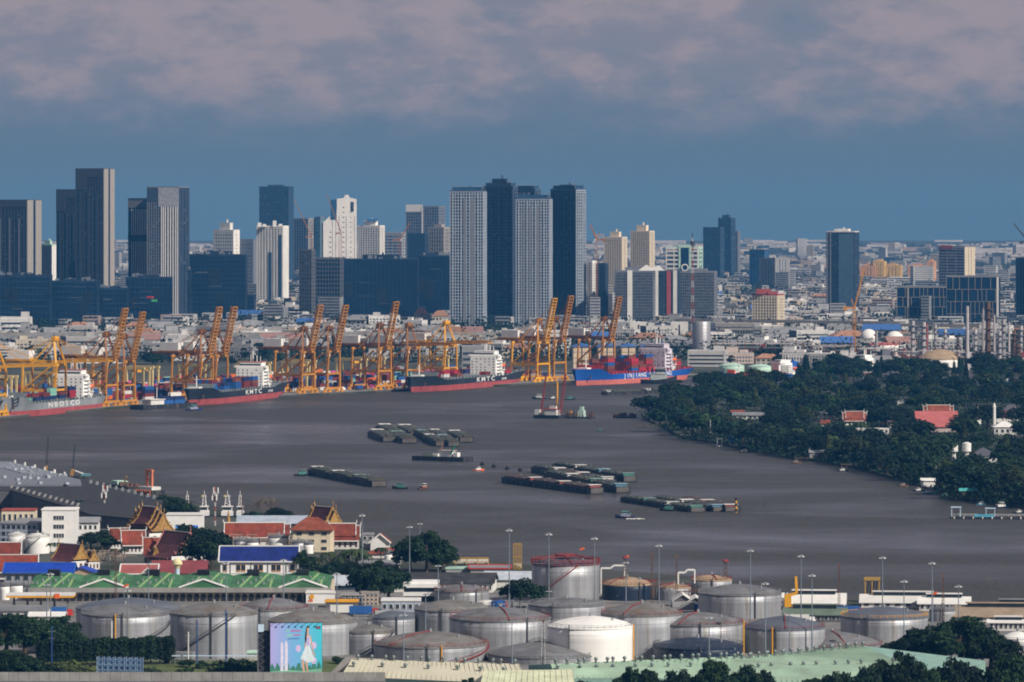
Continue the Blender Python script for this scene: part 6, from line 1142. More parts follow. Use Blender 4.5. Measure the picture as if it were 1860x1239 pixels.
# white harbour tugs with lattice masts behind the temple roofs
for x, w, lb, fl in ((340, 14, 'white tug bridge half hidden by round tree', 0), (371, 18, 'white tug with lattice mast and yellow flag', 1), (413, 24, 'broad white tug with lattice mast and yellow flag', 1), (436, 14, 'white tug mast beside the leafless tree', 0)):
    yb = 944; d = D(yb, 0); k = S(d); W = w * k; root = thing('harbour_tug', lb, 'boat', (*G(x, yb, 0), 0)); mb = MB(); mb.prism([(-W / 2, 12), (-W * .55, 0), (-W * .3, -5), (W * .3, -5), (W * .55, 0), (W / 2, 12)], -.5, 2); mb.build('hull', navy, root); mb = MB(); mb.box(0, 2, 2, W * .9, 8, 2); mb.box(0, 1, 4, W * .7, 5, 2.0); mb.box(0, 1, 6, W * .85, 6, .3); mb.build('bridge', white, root); mb = MB(); mb.box(0, -1.56, 4.7, W * .64, .15, .9); mb.build('bridge_window', window_m, root)
    lattice((0, 1, 6.2), (0, 1, 11.5), W * .4, white, root, 'lattice_mast', 7, .22); mb = MB(); mb.box(0, 1, 10.8, W * .5, .2, .2); mb.cyl(0, 1, 11.5, 13.5, .12, 6); mb.build('crosstree', white, root)
    if fl: MB().box(-W * .22, 1, 10.4, .7, .1, 1.0).build('flag', mat('flag_yellow', (.8, .6, .05)), root)
# ------------------------------------------------------------------ temple quarter and offices
root, W, h, rh = gable('white four storey office with ribbon windows next to white tanks', 107, 1002, 62, 75, 3, 14, white, whitewall, ridge='flat', name='white_office', cat='building', trim=None)
for j in range(4):
    f = MB().box(0, -.06, h * (.13 + .215 * j) - .15, W * .30, .25, 1.9).build('window', whitewall, root); [MB().box(W * (-.117 + .078 * i), -.14, h * (.13 + .215 * j), W * .062, .2, 1.6).build('pane', window_m, f) for i in range(4)]
root, W, h, rh = gable('shaded blue grey school block with railed windows', 30, 1000, 76, 48, 3, 14, mat('blue_grey_wall', (.30, .34, .40)), roofgrey, rz=R(-14), ridge='flat', win=(8, 4, .55, .5, steelgrey), name='school_block'); gable('cream rooftop storey behind the school block', 33, 962, 60, 34, 3, 12, cream, redbrick, ridge='flat', win=(6, 1, .4, .5))  # white school block's shade is put into its blue-grey wall colour
gable('grey roofed lean-to linking the white office and school', 55, 990, 44, 40, 8, 10, greywall, roofgrey, ridge='x')
tank('white fuel tank with round red mark before the white office', 66, 44, 975, 968, 1006, tank_white, whitewall, n=32, stair=200); tank('shadowed white fuel tank beside the school', 30, 36, 972, 966, 1004, tank_white, whitewall, n=32)
R45 = R(-52)
temple('tall ornate temple hall with layered gold gable and red-brown roof painted maroon for its shade', 272, 985, R45, 20, 14, 4.5, 8.2, roofmaroon, 3); temple('large red roofed temple with gold pediment', 322, 1030, R45, 17, 17, 5, 9.2, roofmaroon, 1, trimm=mat('rose_trim', (.40, .16, .14))); temple('ornate temple with dark roof and gold gable above the riverside', 588, 988, R45, 16, 15, 5.5, 9.0, roofmaroon, 2); temple('maroon temple hall with green roof border beside blue sheds', 128, 1034, R(-42), 12, 10, 3.5, 6.5, roofmaroon, 1)  # first three roofs: left slope's shade is put into the dark maroon
temple('small gold gabled shrine among potted shrubs', 166, 1034, R(-60), 5, 5, 3, 3.6, roofmaroon, 2); temple('small gold gabled porch below the large red roof', 282, 1030, R(-80), 6, 5, 3, 4, roofred, 2, trimm=gold); temple('white gabled red porch next to the large red roof', 362, 1026, R(-70), 5, 5, 3, 4, rooforange, 1, gmat=whitewall, trimm=whitewall)
WT = white
temple('red hall with white edged double roof', 286, 1026, R(4), 11, 12, 4, 7, roofred, 1, gmat=roofmaroon, trimm=WT); temple('red tiled hall with white gable trim behind large red roof', 242, 1005, R(8), 9.5, 10, 4, 5.5, roofred, 1, gmat=whitewall, trimm=WT); temple('red hall roof partly behind round tree', 216, 996, R(8), 8, 10, 4, 4.5, roofred, 1, gmat=whitewall, trimm=WT)
temple('long red temple cloister with white ridges', 462, 990, R(2), 24, 12, 4, 5.5, roofred, 1, gmat=whitewall, trimm=WT); temple('short red cloister end beside the cream school', 507, 988, R(2), 9, 11, 4, 4.4, roofred, 1, gmat=whitewall, trimm=WT); temple('orange red hall with stepped white edged roofs by the riverside', 622, 996, R(2), 14, 12, 4, 5.6, roofred, 2, gmat=whitewall, trimm=WT)
temple('big orange roofed hall with white ridge at the edge of the temple', 10, 1030, R(3), 12, 14, 3.5, 6.4, roofred, 1, gmat=whitewall, trimm=WT); temple('lower orange roofed hall in front of the big orange one', 20, 1050, R(3), 20, 14, 3, 6, roofred, 1, gmat=whitewall, trimm=WT)
root, W, h, rh = gable('cream school with orange hipped roof and dark windows', 566, 1003, 68, 40, 22, 13, cream, rooforange, ridge='hip', win=(3, 3, .42, .40, cream), over=1.6, name='hipped_school'); MB().box(W / 2 + .7, 5, 0, 1.4, 2, h).build('drain_shaft', cream, root)
# blue roofed white building
root, W, h, rh = gable('white two storey building with steep royal blue roof', 470, 1062, 139, 42, 26, 12, white, roofblue, ridge='x', trim=whitewall, over=.7, name='blue_roofed_building', gablem=steelgrey)  # shade on the gable ends is put into their grey colour
for j in range(2):
    for x in (-.44, -.265, -.20, -.035, .03, .195, .26, .44): f = MB().box(W * x, -.08, h * (.08 + .47 * j), W * .055, .22, h * .32).build('window', mat('rusty_sill', (.46, .25, .12)), root); MB().box(W * x, -.16, h * (.15 + .47 * j), W * .048, .2, h * .24).build('pane', window_m, f)
[MB().box(W * x, -.14, 0, .28, .28, h).build('drain_pipe', steelgrey, root) for x in (-.37, -.1, .12, .36)]; MB().box(0, -.1, h * .48, W, .2, .3).build('floor_band', whitewall, root)
# sheds, canopies
gable('long pale blue metal roofed shed with open dark side', 500, 962, 136, 12, 12, 14, darkcon, mat('pale_blue_sheet', (.34, .39, .45), .5), ridge='x', win=(14, 1, .6, .5, concrete), name='long_shed', gablem=rooforange); gable('white flat warehouse with brown open front behind temple roofs', 335, 962, 66, 26, 3, 12, white, whitewall, ridge='flat'); gable('brown shed with bright blue awning', 338, 975, 34, 14, 6, 8, tan, mat('tarp_blue', (.05, .2, .6))); gable('white two storey house next to the white office', 160, 986, 36, 38, 8, 10, white, roofgrey, ridge='x', win=(4, 2, .4, .35)); gable('grey roofed row house behind golden gabled hall', 240, 970, 60, 18, 8, 10, cream, darkcon, ridge='x', win=(7, 1, .4, .4)); gable('tan row of low shops by temple trees', 215, 980, 60, 14, 4, 9, tan, roofgrey, ridge='x', win=(6, 1, .5, .5))
gable('long bright blue sheet roof over grey block walls', 70, 1060, 122, 20, 15, 14, mat('block_wall', (.26, .27, .29)), mat('bright_blue_sheet', (.010, .05, .36), .5, amp=.2), ridge='x', name='blue_shed', trim=mat('bright_blue_trim', (.03, .10, .36)), win=(8, 1, .5, .4, steelgrey)); gable('tan gabled shed at end of the bright blue roof', 148, 1056, 46, 16, 9, 12, mat('tan_gable', (.36, .27, .19)), mat('bright_blue_sheet', (.01, .05, .36)), ridge='y')
gable('pinkish red roofed pavilion with white gable below temples', 252, 1052, 62, 10, 15, 12, whitewall, mat('pink_red_tile', (.30, .085, .075)), ridge='x', trim=whitewall); gable('white gabled porch on the pinkish pavilion', 268, 1054, 24, 8, 14, 6, whitewall, roofred, ridge='y', trim=whitewall); gable('dark red roofed long hall beside the cream water tower', 325, 1050, 96, 10, 20, 14, cream, mat('dark_red_tile', (.20, .045, .05)), ridge='x', gablem=gold); gable('white gabled red roofed house at the riverside edge', 690, 1000, 34, 14, 16, 10, white, rooforange, ridge='y', trim=whitewall); gable('grey concrete block beside the white gabled house', 668, 996, 20, 24, 3, 8, greywall, greywall, ridge='flat', win=(2, 2, .5, .5)); gable('low orange roofed houses by the riverside palms', 700, 1014, 60, 8, 10, 10, whitewall, rooforange, ridge='hip'); gable('jumble of pale roofed shacks behind palm trees', 690, 1034, 70, 8, 7, 12, greywall, roofgrey, ridge='x', win=(7, 1, .4, .5))
k = S(D(1055)); root = thing('cream_water_tower', 'cream bowl water tower on pale blue stem', 'water tower', G(322, 1060)); mb = MB(); mb.lathe([(.9, 0), (.9, 28 * k)], 12); mb.build('stem', mat('pale_blue_paint', (.45, .58, .68)), root); mb = MB(); mb.lathe([(.9, 27 * k), (1.2, 31 * k), (3.4 * .6, 35 * k), (3.0 * .6, 40 * k), (1.0, 44 * k), (.2, 45 * k)], 16); mb.build('bowl', mat('pale_yellow', (.62, .56, .30)), root)
root = thing('golden_chedi', 'slender golden pagoda spire beside white tug', 'spire', G(415, 972)); k = S(D(972)); mb = MB(); mb.lathe([(2.6, 0), (2.6, 2), (2.0, 2.4), (1.5, 5), (1.0, 5.6), (.5, 9), (.1, 46 * k)], 14); mb.build('spire', gold, root)
for x, yb, yt, lb in ((190, 952, 880, 'red and white telecom mast with panel antennas before the dark roof'), (391, 955, 884, 'telecom mast with panel antennas between two white tugs')):
    d = D(yb); h = ZT(yt, d) - LZ; root = thing('telecom_mast', lb, 'mast', G(x, yb)); mb = MB()
    for i in range(8): mb.mi = i % 2; mb.beam((0, 0, h * i / 8), (0, 0, h * (i + 1) / 8), .7)
    mb.build('shaft', [mat('mast_white', (.4, .38, .38)), mat('mast_red', (.22, .06, .05))], root)
    for i in range(6): a = i * 1.05; MB().box(1.3 * math.cos(a), 1.3 * math.sin(a), h - 3.2 - (i % 2) * 3, .5, .4, 2.8).build('antenna', white, root)
# green roofed market hall
d = D(1092); k = S(d); x0, x1 = 52, 600; W = (x1 - x0) * k; root = thing('market_hall', 'long green roofed market hall with arched arcade and dark louvre rows', 'market', G((x0 + x1) / 2, 1092), R(0)); h = 25 * k; dep = 46.
MB().box(0, dep / 2, 0, W, dep, h).build('wall', cream, root)
bays = 6; bw = W / bays
for i in range(bays):
    xa = -W / 2 + bw * i; mb = MB(); zh, zl, yr = h + 3.7 + (i % 2) * .4, h + 2.5, dep * .55; xl, xm, xn, xr = xa, xa + bw * .30, xa + bw * .62, xa + bw
    for e_ in (-1.0, dep + 1.0):
        for P in ([(xl, e_, h), (xm, e_, h), (xm, yr, zh), (xl, yr, zl)], [(xm, e_, h), (xn, e_, h), (xn, yr, zh), (xm, yr, zh)], [(xn, e_, h), (xr, e_, h), (xr, yr, zl), (xn, yr, zh)]): mb.add(P if e_ < 0 else P[::-1], [(0, 1, 2), (0, 2, 3)])
    mb.build('roof', roofgreen, root)
    for f in (.2, .5, .8): mb = MB(); mb.beam((xa + bw * f, -.8, h + .12), (xa + bw * (f + .22 if f < .7 else f), dep * .5, h + (3.5 if .25 < f + .1 < .65 else 2.5)), .8, .3); mb.build('roof_light', rooflime, root)
    for q_ in range(7): f = .25 + .05 * q_; MB().box(xa + bw * (.30 + .036 * q_), dep * .44, h + 2.7, bw * .024, 4, 2.4).build('louvre', black, root)
    for q_ in range(9): mb = MB(); xx, yy = xa + bw * (.15 + .085 * q_), dep * (.08 + .12 * (q_ % 3)); mb.cyl(xx, yy, h + .5 + yy * .10, h + 1.6 + yy * .10, .35, 6); mb.build('turbine_vent', steel, root)
for i in range(3): xa = -W / 2 + W * (.25 + .33 * i); mb = MB(); mb.beam((xa - 9, -1.4, h + .1), (xa, -1.4, h + 3.2), .6); mb.beam((xa + 9, -1.4, h + .1), (xa, -1.4, h + 3.2), .6); mb.build('gable_trim', white, root); mb = MB(); mb.add([(xa - 9, -1.3, h), (xa + 9, -1.3, h), (xa, -1.3, h + 3), (xa, 10, h + 3)], [(0, 1, 2), (1, 3, 2), (0, 2, 3)]); mb.build('gable', roofgreen, root)
MB().box(0, -1.4, h - 1.7, W, 1.6, 1.7).build('fascia', concrete, root)
na = 44
for i in range(na):
    xa = -W / 2 + W * (i + .5) / na; aw = W / na; mb = MB(); pr = [(xa + aw * .36 * math.cos(t_ * math.pi / 6), h * .34 + aw * .42 * math.sin(t_ * math.pi / 6)) for t_ in range(7)]; mb.extry([(xa + aw * .36, h * .02)] + pr + [(xa - aw * .36, h * .02)], -.5, -.12); mb.build('arch', black, root)
gable('grey sloped annexe roof beside green market hall', 612, 1072, 120, 10, 14, 20, slate, mat('pale_sheet', (.42, .46, .50)), ridge='x')
root, W2, h2, rh = gable('white kiosk with orange emblem below the market roof', 582, 1096, 52, 18, 2, 8, white, whitewall, ridge='flat'); mb = MB(); mb.lathe([(.9, -.1), (.9, .1)], 14); o = mb.build('emblem', yellow, root); o.rotation_euler = (R(90), 0, 0); o.location = (-W2 * .3, -.2, h2 * .66); MB().box(-W2 * .34, -.15, h2 * .2, W2 * .16, .2, .5).build('emblem_bar', lifered, root)
d = D(1110); k = S(d); root = thing('fuel_canopy', 'long yellow and white petrol station canopy', 'canopy', G(72, 1112)); W = 122 * k; hh = 26 * k; MB().box(0, 5, hh, W, 10, .7).build('roof', yellow, root); MB().box(0, 5, hh + .7, W, 10.1, .5).build('roof_edge', white, root); [MB().box(-W * .4 + W * .2 * i, 5, 0, .8, .8, hh).build('column', steelgrey, root) for i in range(5)]; mb = MB(); mb.box(W * .26, -.2, hh - .2, 1.8, .3, 1.7); mb.build('emblem', lifered, root)
gable('white yellow-edged canopy shed beside the tanks', 620, 1104, 58, 10, 3, 8, darkcon, yellow, ridge='flat'); gable('tan stacked container office beside big tree', 672, 1100, 30, 22, 2, 8, mat('tan_gable', (.36, .27, .19)), tan, ridge='flat', win=(4, 3, .5, .5)); gable('grey low workshop by the tan container office', 640, 1100, 40, 18, 2, 9, slate, greywall, ridge='flat', win=(4, 1, .5, .5))
gable('white low office at edge of petrol station', 40, 1128, 90, 20, 6, 14, white, roofgrey, ridge='x', win=(6, 1, .4, .4)); gable('white shed behind roadside trees', 84, 1138, 60, 20, 5, 10, white, whitewall, ridge='x')
root, W, h, rh = gable('white two tier terminal office with green window bands', 765, 1092, 62, 32, 2, 12, slate, white, ridge='flat'); [MB().box(0, -.6, h * f, W * 1.05, 1.6, h * .22).build('balcony_band', white, root) for f in (.3, .78)]
root, W, h, rh = gable('long black barrel roofed terminal shed with pale wall', 800, 1076, 190, 18, 15, 20, whitewall, roofdark, rz=R(-4), ridge='x', win=(22, 1, .4, .4, whitewall), gablem=steel, name='terminal_shed'); gable('pale metal shed joined to the black roofed terminal', 925, 1068, 90, 16, 12, 16, whitewall, mat('pale_sheet', (.42, .46, .50)), rz=R(-4), ridge='x'); gable('white river terminal shed with red edge and yellow pipes', 890, 1042, 70, 10, 4, 10, whitewall, roofgrey, ridge='x', trim=redpaint); gable('grey terminal workshop along the shore', 840, 1040, 60, 6, 3, 8, greywall, mint, ridge='flat'); gable('white block office behind rusty roofed tank', 728, 1112, 70, 20, 2, 10, mat('blue_grey_wall', (.30, .34, .40)), white, ridge='flat', win=(6, 1, .5, .4))
for i, (xx, yy) in enumerate(((838, 1026), (940, 1034))):
    root = thing('loading_arm_rack', ('yellow pipe rack on the river terminal jetty', 'tall yellow loading tower on the river terminal')[i], 'pipe rack', G(xx, yy)); mb = MB(); w_, h_ = ((11, 2.6), (1.6, 10))[i]
    for s_ in (-1, 1):
        for f in range(6): mb.beam((-w_ + 2 * w_ * f / 5, s_ * 2, 0), (-w_ + 2 * w_ * f / 5, s_ * 2, h_), .35)
        mb.beam((-w_, s_ * 2, h_), (w_, s_ * 2, h_), .5); mb.beam((-w_, s_ * 2, h_ * .5), (w_, s_ * 2, h_ * .5), .4)
    mb.build('frame', mat('ochre_steel', (.32, .2, .05)), root); mb = MB(); [mb.beam((-w_, y, 1 + .5 * q_), (w_, y, 1 + .5 * q_), .4) for q_, y in enumerate((-1, 0, 1))]; mb.build('pipe', whitewall, root)
# river sheds on the far side of the tank farm
for lb, x, yb, w, wa, ro, m_, dpt in (('white roofed river shed with dark clerestory by yellow crane', 1478, 1108, 110, 12, 16, whitewall, 16), ('long low white river shed behind the blue roofed tank', 1640, 1104, 150, 10, 12, whitewall, 14), ('white gabled river shed beside orange windsock', 1715, 1110, 90, 14, 10, whitewall, 14), ('brown roofed river shed above the spreading tree', 1810, 1130, 150, 10, 16, mat('brown_sheet', (.28, .215, .15)), 18), ('pale roofed shed by the shore at the frame edge', 1840, 1112, 70, 8, 8, roofgrey, 12), ('dark green open shed below the white roofed river shed', 1480, 1130, 110, 14, 10, mat('dull_green_sheet', (.12, .16, .12)), 14), ('pale office with blue windows behind the spreading tree', 1832, 1146, 70, 16, 3, whitewall, 10)):
    root, W, h, rh = gable(lb, x, yb, w, wa, ro, dpt, whitewall if 'green' not in lb else darkcon, m_, rz=R(-5), ridge='x', win=(8, 1, .5, .5), name='river_shed'); mb = MB(); mb.box(0, dpt / 2, h + rh - .3, W * .7, 3, 1.2); mb.build('clerestory', window_m, root); MB().box(0, dpt / 2, h + rh + .9, W * .74, 4, .25).build('clerestory_roof', m_, root)
gable('twin gabled white roofed shed with dark windows', 1240, 1105, 30, 14, 12, 12, darkcon, whitewall, ridge='y', win=(1, 1, .3, .4)); gable('twin gabled white roofed shed next to grey tank', 1264, 1106, 30, 12, 10, 12, darkcon, whitewall, ridge='y', win=(1, 1, .3, .4))
# ------------------------------------------------------------------ tank farm
T = tank
T('wide grey tank with blue grey dome behind the hedge tank', 226, 193, 1103, 1086, 1152, tank_dull, tank_roof_b, stair=None); T('grey steel tank with yellow pipe behind the clipped hedge', 221, 162, 1113, 1097, 1164, tank_steel, tank_roof, stair=300, post=(262, yellow)); T('tall dull steel tank with diagonal stair beside clipped hedge', 384, 161, 1112, 1095, 1197, tank_dull, tank_roof_rust, stair=215, post=(290, darksteel)); T('steel tank with low dome between stair tank and billboard', 494, 126, 1104, 1086, 1170, tank_steel, tank_roof, railred); T('tall steel tank behind the billboard', 565, 164, 1126, 1108, 1192, tank_dull, tank_roof_rust)
T('pale tank with rust patch beside the billboard tank', 668, 96, 1146, 1134, 1190, tank_dull, tank_roof_rust, stair=250); T('rusty brown roofed tank with red rail behind cream roof', 780, 208, 1168, 1147, 1206, tank_dull, tank_roof_rust, railred, 290, post=(282, yellow)); T('small dark grey tank before white block office', 714, 78, 1121, 1109, 1160, tank_dull, tank_roof_b); T('brown stained tank touching the broad silver tank', 822, 142, 1105, 1089, 1160, tank_dull, tank_roof_rust)
T('broad bright silver tank in the middle of the tank farm', 908, 186, 1121, 1103, 1192, tank_steel, tank_roof, railred); T('shiny low tank below the black roofed terminal', 838, 100, 1072, 1062, 1098, tank_steel, tank_roof, railred); T('very tall steel tank with red spiral stair and red crown', 1028, 124, 1022, 1014, 1098, tank_steel, tank_roof_b, railred, 205); TALL = [o for o in COL.objects if o.get('label', '').startswith('very tall steel')][0]; _s = [c for c in TALL.children if c.name.startswith('shell')][0]; rr_ = max(v.co.x for v in _s.data.vertices); zz_ = max(v.co.z for v in _s.data.vertices); mb = MB()
for i in range(36):
    a, a2 = i * math.pi / 18, (i + 1) * math.pi / 18; p, q_ = (rr_ * 1.02 * math.cos(a), rr_ * 1.02 * math.sin(a)), (rr_ * 1.02 * math.cos(a2), rr_ * 1.02 * math.sin(a2)); mb.beam((*p, zz_ - .4), (*p, zz_ + 1.7), .2)
    for z_ in (-.2, .8, 1.6): mb.beam((*p, zz_ + z_), (*q_, zz_ + z_), .24)
    if i % 3 == 0: mb.beam((*p, zz_ + 1.2), (p[0] * .3, p[1] * .3, zz_ + 3.0), .22)
mb.lathe([(rr_ * .32, zz_ + 2.4), (rr_ * .32, zz_ + 3.2)], 16); mb.build('crown_walkway', railred, TALL)
T('low grey tank half hidden behind pale green roof', 990, 208, 1186, 1166, 1208, tank_dull, tank_roof); T('bright white painted tank with yellow streaks', 1074, 158, 1136, 1119, 1204, tank_white, whitewall, post=(345, yellow)); T('grey tank with weathered dome below the very tall tank', 1030, 140, 1097, 1086, 1132, tank_dull, tank_roof)
T('weathered tank with brown dome beside the white tank', 1168, 150, 1113, 1095, 1195, tank_dull, tank_roof_rust, railred); T('silver tank rising behind the navy tank', 1271, 165, 1130, 1112, 1195, tank_steel, tank_roof, railred, post=(350, yellow)); T('low navy blue tank with spattered dome', 1271, 166, 1172, 1158, 1206, tank_navy, tank_navy, darksteel); T('clean silver tank nearest the river sheds', 1347, 152, 1076, 1061, 1124, tank_steel, tank_roof); T('beige grey tank with blue grey roof and red rail', 1429, 148, 1138, 1119, 1190, tank_dull, tank_roof_b, railred, 320, post=(250, yellow)); T('low tank with whitish dome behind the pale green roof ridge', 1517, 188, 1170, 1147, 1188, tank_steel, tank_roof, railred); T('dented shiny tank with blue dome and yellow rail', 1612, 160, 1118, 1102, 1166, tank_steel, tank_roof_b, yellow)
T('small pale tank beside the spreading tree', 1714, 48, 1108, 1101, 1130, tank_dull, tank_roof); T('white roofed tank at the frame edge', 1852, 68, 1162, 1147, 1190, tank_dull, whitewall); T('sandy roofed tank with red railings and lookout', 1294, 74, 1052, 1044, 1090, tank_dull, tank_roof_sand, railred); T('sandy roofed tank ringed by red pipework', 1140, 92, 1060, 1048, 1092, tank_navy, tank_roof_sand, railred); T('small sandy roofed tank between pipes', 1226, 60, 1066, 1060, 1092, tank_dull, tank_roof_sand, railred)
for x, yt, yb in ((1318, 1020, 1088), (1136, 1014, 1090)):
    d = D(yb); h = ZT(yt, d) - LZ; root = thing('lookout_tower', 'red capped lookout mast by sandy roofed tanks', 'tower', G(x, yb), group='red capped lookout masts'); lattice((0, 0, 0), (0, 0, h), 1.8, rust, root, 'lattice', 8, .25); mb = MB(); mb.lathe([(1.3, h), (1.3, h + .25), (.3, h + .9)], 10); mb.build('cap', railred, root)
for i, (x, y, dx) in enumerate(((1056, 1000, 5), (1137, 1014, 5), (1698, 1081, 4), (228, 1067, 5))):
    d = D(y + 60); k = S(d); root = thing('windsock', 'orange windsock on thin pole above the tank farm', 'windsock', G(x - 3, y + 60), group='windsocks over the tank farm'); h = 60 * k; mb = MB(); mb.cyl(0, 0, 0, h + .8, .09, 6); mb.build('pole', mast_m, root); mb = MB(); mb.beam((0, 0, h + .3), (dx * k * 1.6, -.3, h + .9), .75, .75); mb.build('sock', lifered, root)
# white pipe bridges
for i, (x0, x1, y) in enumerate(((1092, 1134, 1032), (1232, 1262, 1040))): d = D(y + 50); k = S(d); root = thing('pipe_bridge', ('pale pipe bridge rising from the very tall tank', 'pale pipe bridge beside the lookout tank')[i], 'pipe', G(x0, y + 50)); mb = MB(); L = (x1 - x0) * k; h = 50 * k; mb.beam((0, 0, h), (L * .4, 0, h), .6); mb.beam((L * .4, 0, h), (L * .55, 0, h + 1), .6); mb.beam((L * .55, 0, h + 1), (L, 0, h + 1), .6); mb.beam((L, 0, h + 1), (L, 0, h - 4), .5); mb.beam((0, 0, h), (0, 0, 0), .5); mb.build('pipe', white, root); mb = MB(); mb.box(0, 0, 0, 1.6, 1.6, .8); mb.build('footing', concrete, root)
# ------------------------------------------------------------------ lamp masts
def mk_mast():
    root = thing('lamp_mast', None, 'lamp'); mb = MB(); mb.lathe([(.27, 0), (.19, 15), (.12, 29.5)], 8); mb.build('pole', mast_m, root); mb = MB(); mb.lathe([(.25, 29.4), (.8, 29.6), (.8, 29.8), (.25, 30.1)], 12); mb.build('head_ring', mast_m, root)
    for i in range(6): a = i * math.pi / 3; mb = MB(); mb.box(.95 * math.cos(a), .95 * math.sin(a), 29.2, .42, .42, .4); mb.build('floodlight', white, root)
    return Proto(root)
MAST = mk_mast()
for x, yt, yb in ((925, 960, 1105), (997, 967, 1115), (1080, 975, 1120), (1197, 988, 1130), (1363, 997, 1140), (1455, 1007, 1150), (1475, 1042, 1190), (1603, 1010, 1155), (1642, 1053, 1195), (1693, 1020, 1160), (1741, 1062, 1205), (658, 933, 1075), (1390, 1057, 1200), (1288, 1120, 1215), (930, 1130, 1215), (733, 1115, 1205), (773, 1078, 1190), (796, 1026, 1110), (997, 1073, 1120), (411, 1020, 1150), (232, 1070, 1185), (92, 1040, 1165), (85, 1060, 1165), (270, 1022, 1120), (515, 1015, 1130), (612, 1040, 1140), (1434, 1114, 1200), (1216, 1068, 1130), (744, 955, 1060), (1137, 1020, 1110), (763, 950, 1020)):
    d = D(yb); MAST.put(G(x, yb), 0, (1, 1, (ZT(yt, d) - LZ) / 30.2), 'tall grey floodlight mast standing over the tank farm', 'floodlight masts')
for i, (x, yt, yb) in enumerate(((1524, 1026, 1120), (1713, 1046, 1130), (1229, 1010, 1095), (1184, 1006, 1100), (987, 1128, 1239), (440, 905, 950), (210, 1000, 1100))):
    d = D(yb); h = ZT(yt, d) - LZ; root = thing('lattice_mast', 'thin rusty lattice mast among the tanks', 'mast', G(x, yb), group='rusty lattice masts'); lattice((0, 0, 0), (0, 0, h), 0.8 if x != 987 else 1.4, rust if x != 987 else mat('mast_white', (.4, .38, .38)), root, 'lattice', 18, .16); mb = MB(); mb.box(0, 0, h - .6, .9, .8, 1.0); mb.build('head', rust, root)
# yellow slewing crane by the river sheds
root = thing('jetty_crane', 'yellow jetty crane with bent arm beside the white roofed shed', 'crane', G(1436, 1108)); k = S(D(1108)); mb = MB(); mb.beam((-2, 0, 5), (2.2, 0, 6), 1.0); mb.beam((2.2, 0, 6), (1.9, 0, 12), .9); mb.build('arm', yellow, root); mb = MB(); mb.beam((-2, 0, 5.5), (1.8, 0, 11.8), .5); mb.build('ram', darksteel, root); mb = MB(); mb.box(-1, 0, 0, 2.4, 2.4, 5.2); mb.build('pedestal', yellow, root)
root = thing('loading_rack', 'dark loading rack with ochre posts on the shore', 'rack', G(1584, 1094)); k = S(D(1094)); mb = MB(); [mb.box(x, 0, 0, .5, .5, 9) for x in (-2.5, 0, 2.6)]; mb.box(0, 0, 8, 6, 1.2, 1.2); mb.build('frame', mat('ochre_steel', (.32, .2, .05)), root); mb = MB(); [mb.beam((x, 0, 2), (x + .8, 0, 7.6), .4) for x in (-2, -1, 0, 1)]; mb.build('hose', black, root)

# ------------------------------------------------------------------ small plant, lorries and pipework
for i, (x, w, yr, yb, m_) in enumerate(((505, 38, 975, 1002, tank_white), (436, 24, 982, 1002, tank_steel), (458, 22, 984, 1003, tank_white), (542, 26, 985, 1006, tank_steel), (560, 18, 988, 1006, tank_white), (30, 26, 1062, 1090, tank_white), (52, 24, 1064, 1090, tank_steel), (8, 18, 1064, 1090, tank_white), (706, 16, 1006, 1022, tank_white))):
    tank(['white plant tank behind the blue roof', 'small grey plant tank behind the blue roof', 'small white plant tank beside the red cloister', 'grey plant tank under the cream school', 'slim white plant tank under the cream school', 'white plant tank beside the petrol canopy', 'streaked grey plant tank beside the petrol canopy', 'white plant tank at the corner of the blue shed', 'small white tank by the riverside shacks'][i], x, w, yr, yr - 4, yb, m_, tank_roof, n=24)
rg = random.Random(31)
for i, (x0, x1, y, m_, hm_) in enumerate(((405, 530, 996, mat('pale_rust_steel', (.36, .28, .22), .8), 6), (110, 235, 1020, mat('pale_rust_steel', (.36, .28, .22), .8), 5), (1100, 1190, 1088, railred, 7), (1190, 1260, 1090, darksteel, 5), (1225, 1345, 1094, rust, 5), (640, 760, 1128, steel, 3), (880, 1000, 1112, steel, 4))):
    d = D(y); k = S(d); L = (x1 - x0) * k; root = thing('pipework', ['pale rusty pipe frames behind the blue roofed building', 'whitish scaffold and pipes between temple and white office', 'red pipework around sandy roofed tank', 'dark pipework below the white pipe bridge', 'rusty pipework at the lookout tanks', 'galvanised pipes before the white block office', 'galvanised pipes below the very tall tank'][i], 'pipework', G((x0 + x1) / 2, y)); mb = MB()
    for q_ in range(26):
        xx, yy, hh = rg.uniform(-L / 2, L / 2), rg.uniform(0, 8), rg.uniform(.3, 1) * hm_; mb.beam((xx, yy, 0), (xx, yy, hh), .22); l2 = rg.uniform(2, 7); mb.beam((xx, yy, hh), (xx + l2, yy, hh), .2)
        if q_ % 3 == 0: mb.beam((xx, yy, hh), (xx, yy + 4, hh), .2); mb.beam((xx + l2, yy, hh), (xx + l2, yy, hh * .3), .2)
    mb.build('pipe_frame', m_, root)
def mk_lorry(cabm, boxm):
    root = thing('lorry', None, 'lorry'); mb = MB(); mb.extr([(-1.1, .8), (1.1, .8), (1.1, 2.9), (-1.1, 2.9)], 4.2, 6.0); mb.box(5.6, 0, .8, 1.4, 2.3, 1.2); mb.build('cab', cabm, root); MB().box(0, 0, 1.1, 8, 2.4, 2.6).build('cargo_box', boxm, root); MB().box(.5, 0, .75, 10, 1.6, .3).build('chassis', darksteel, root)
    for xx in (-3, -1.8, 5):
        for s_ in (-1, 1): o = MB().lathe([(.5, -.15), (.5, .15)], 10).build('wheel', black, root); o.rotation_euler = (R(90), 0, 0); o.location = (xx, s_ * 1.05, .5)
    MB().box(6.02, 0, 1.9, .06, 1.9, .8).build('windscreen', window_m, root); return Proto(root)
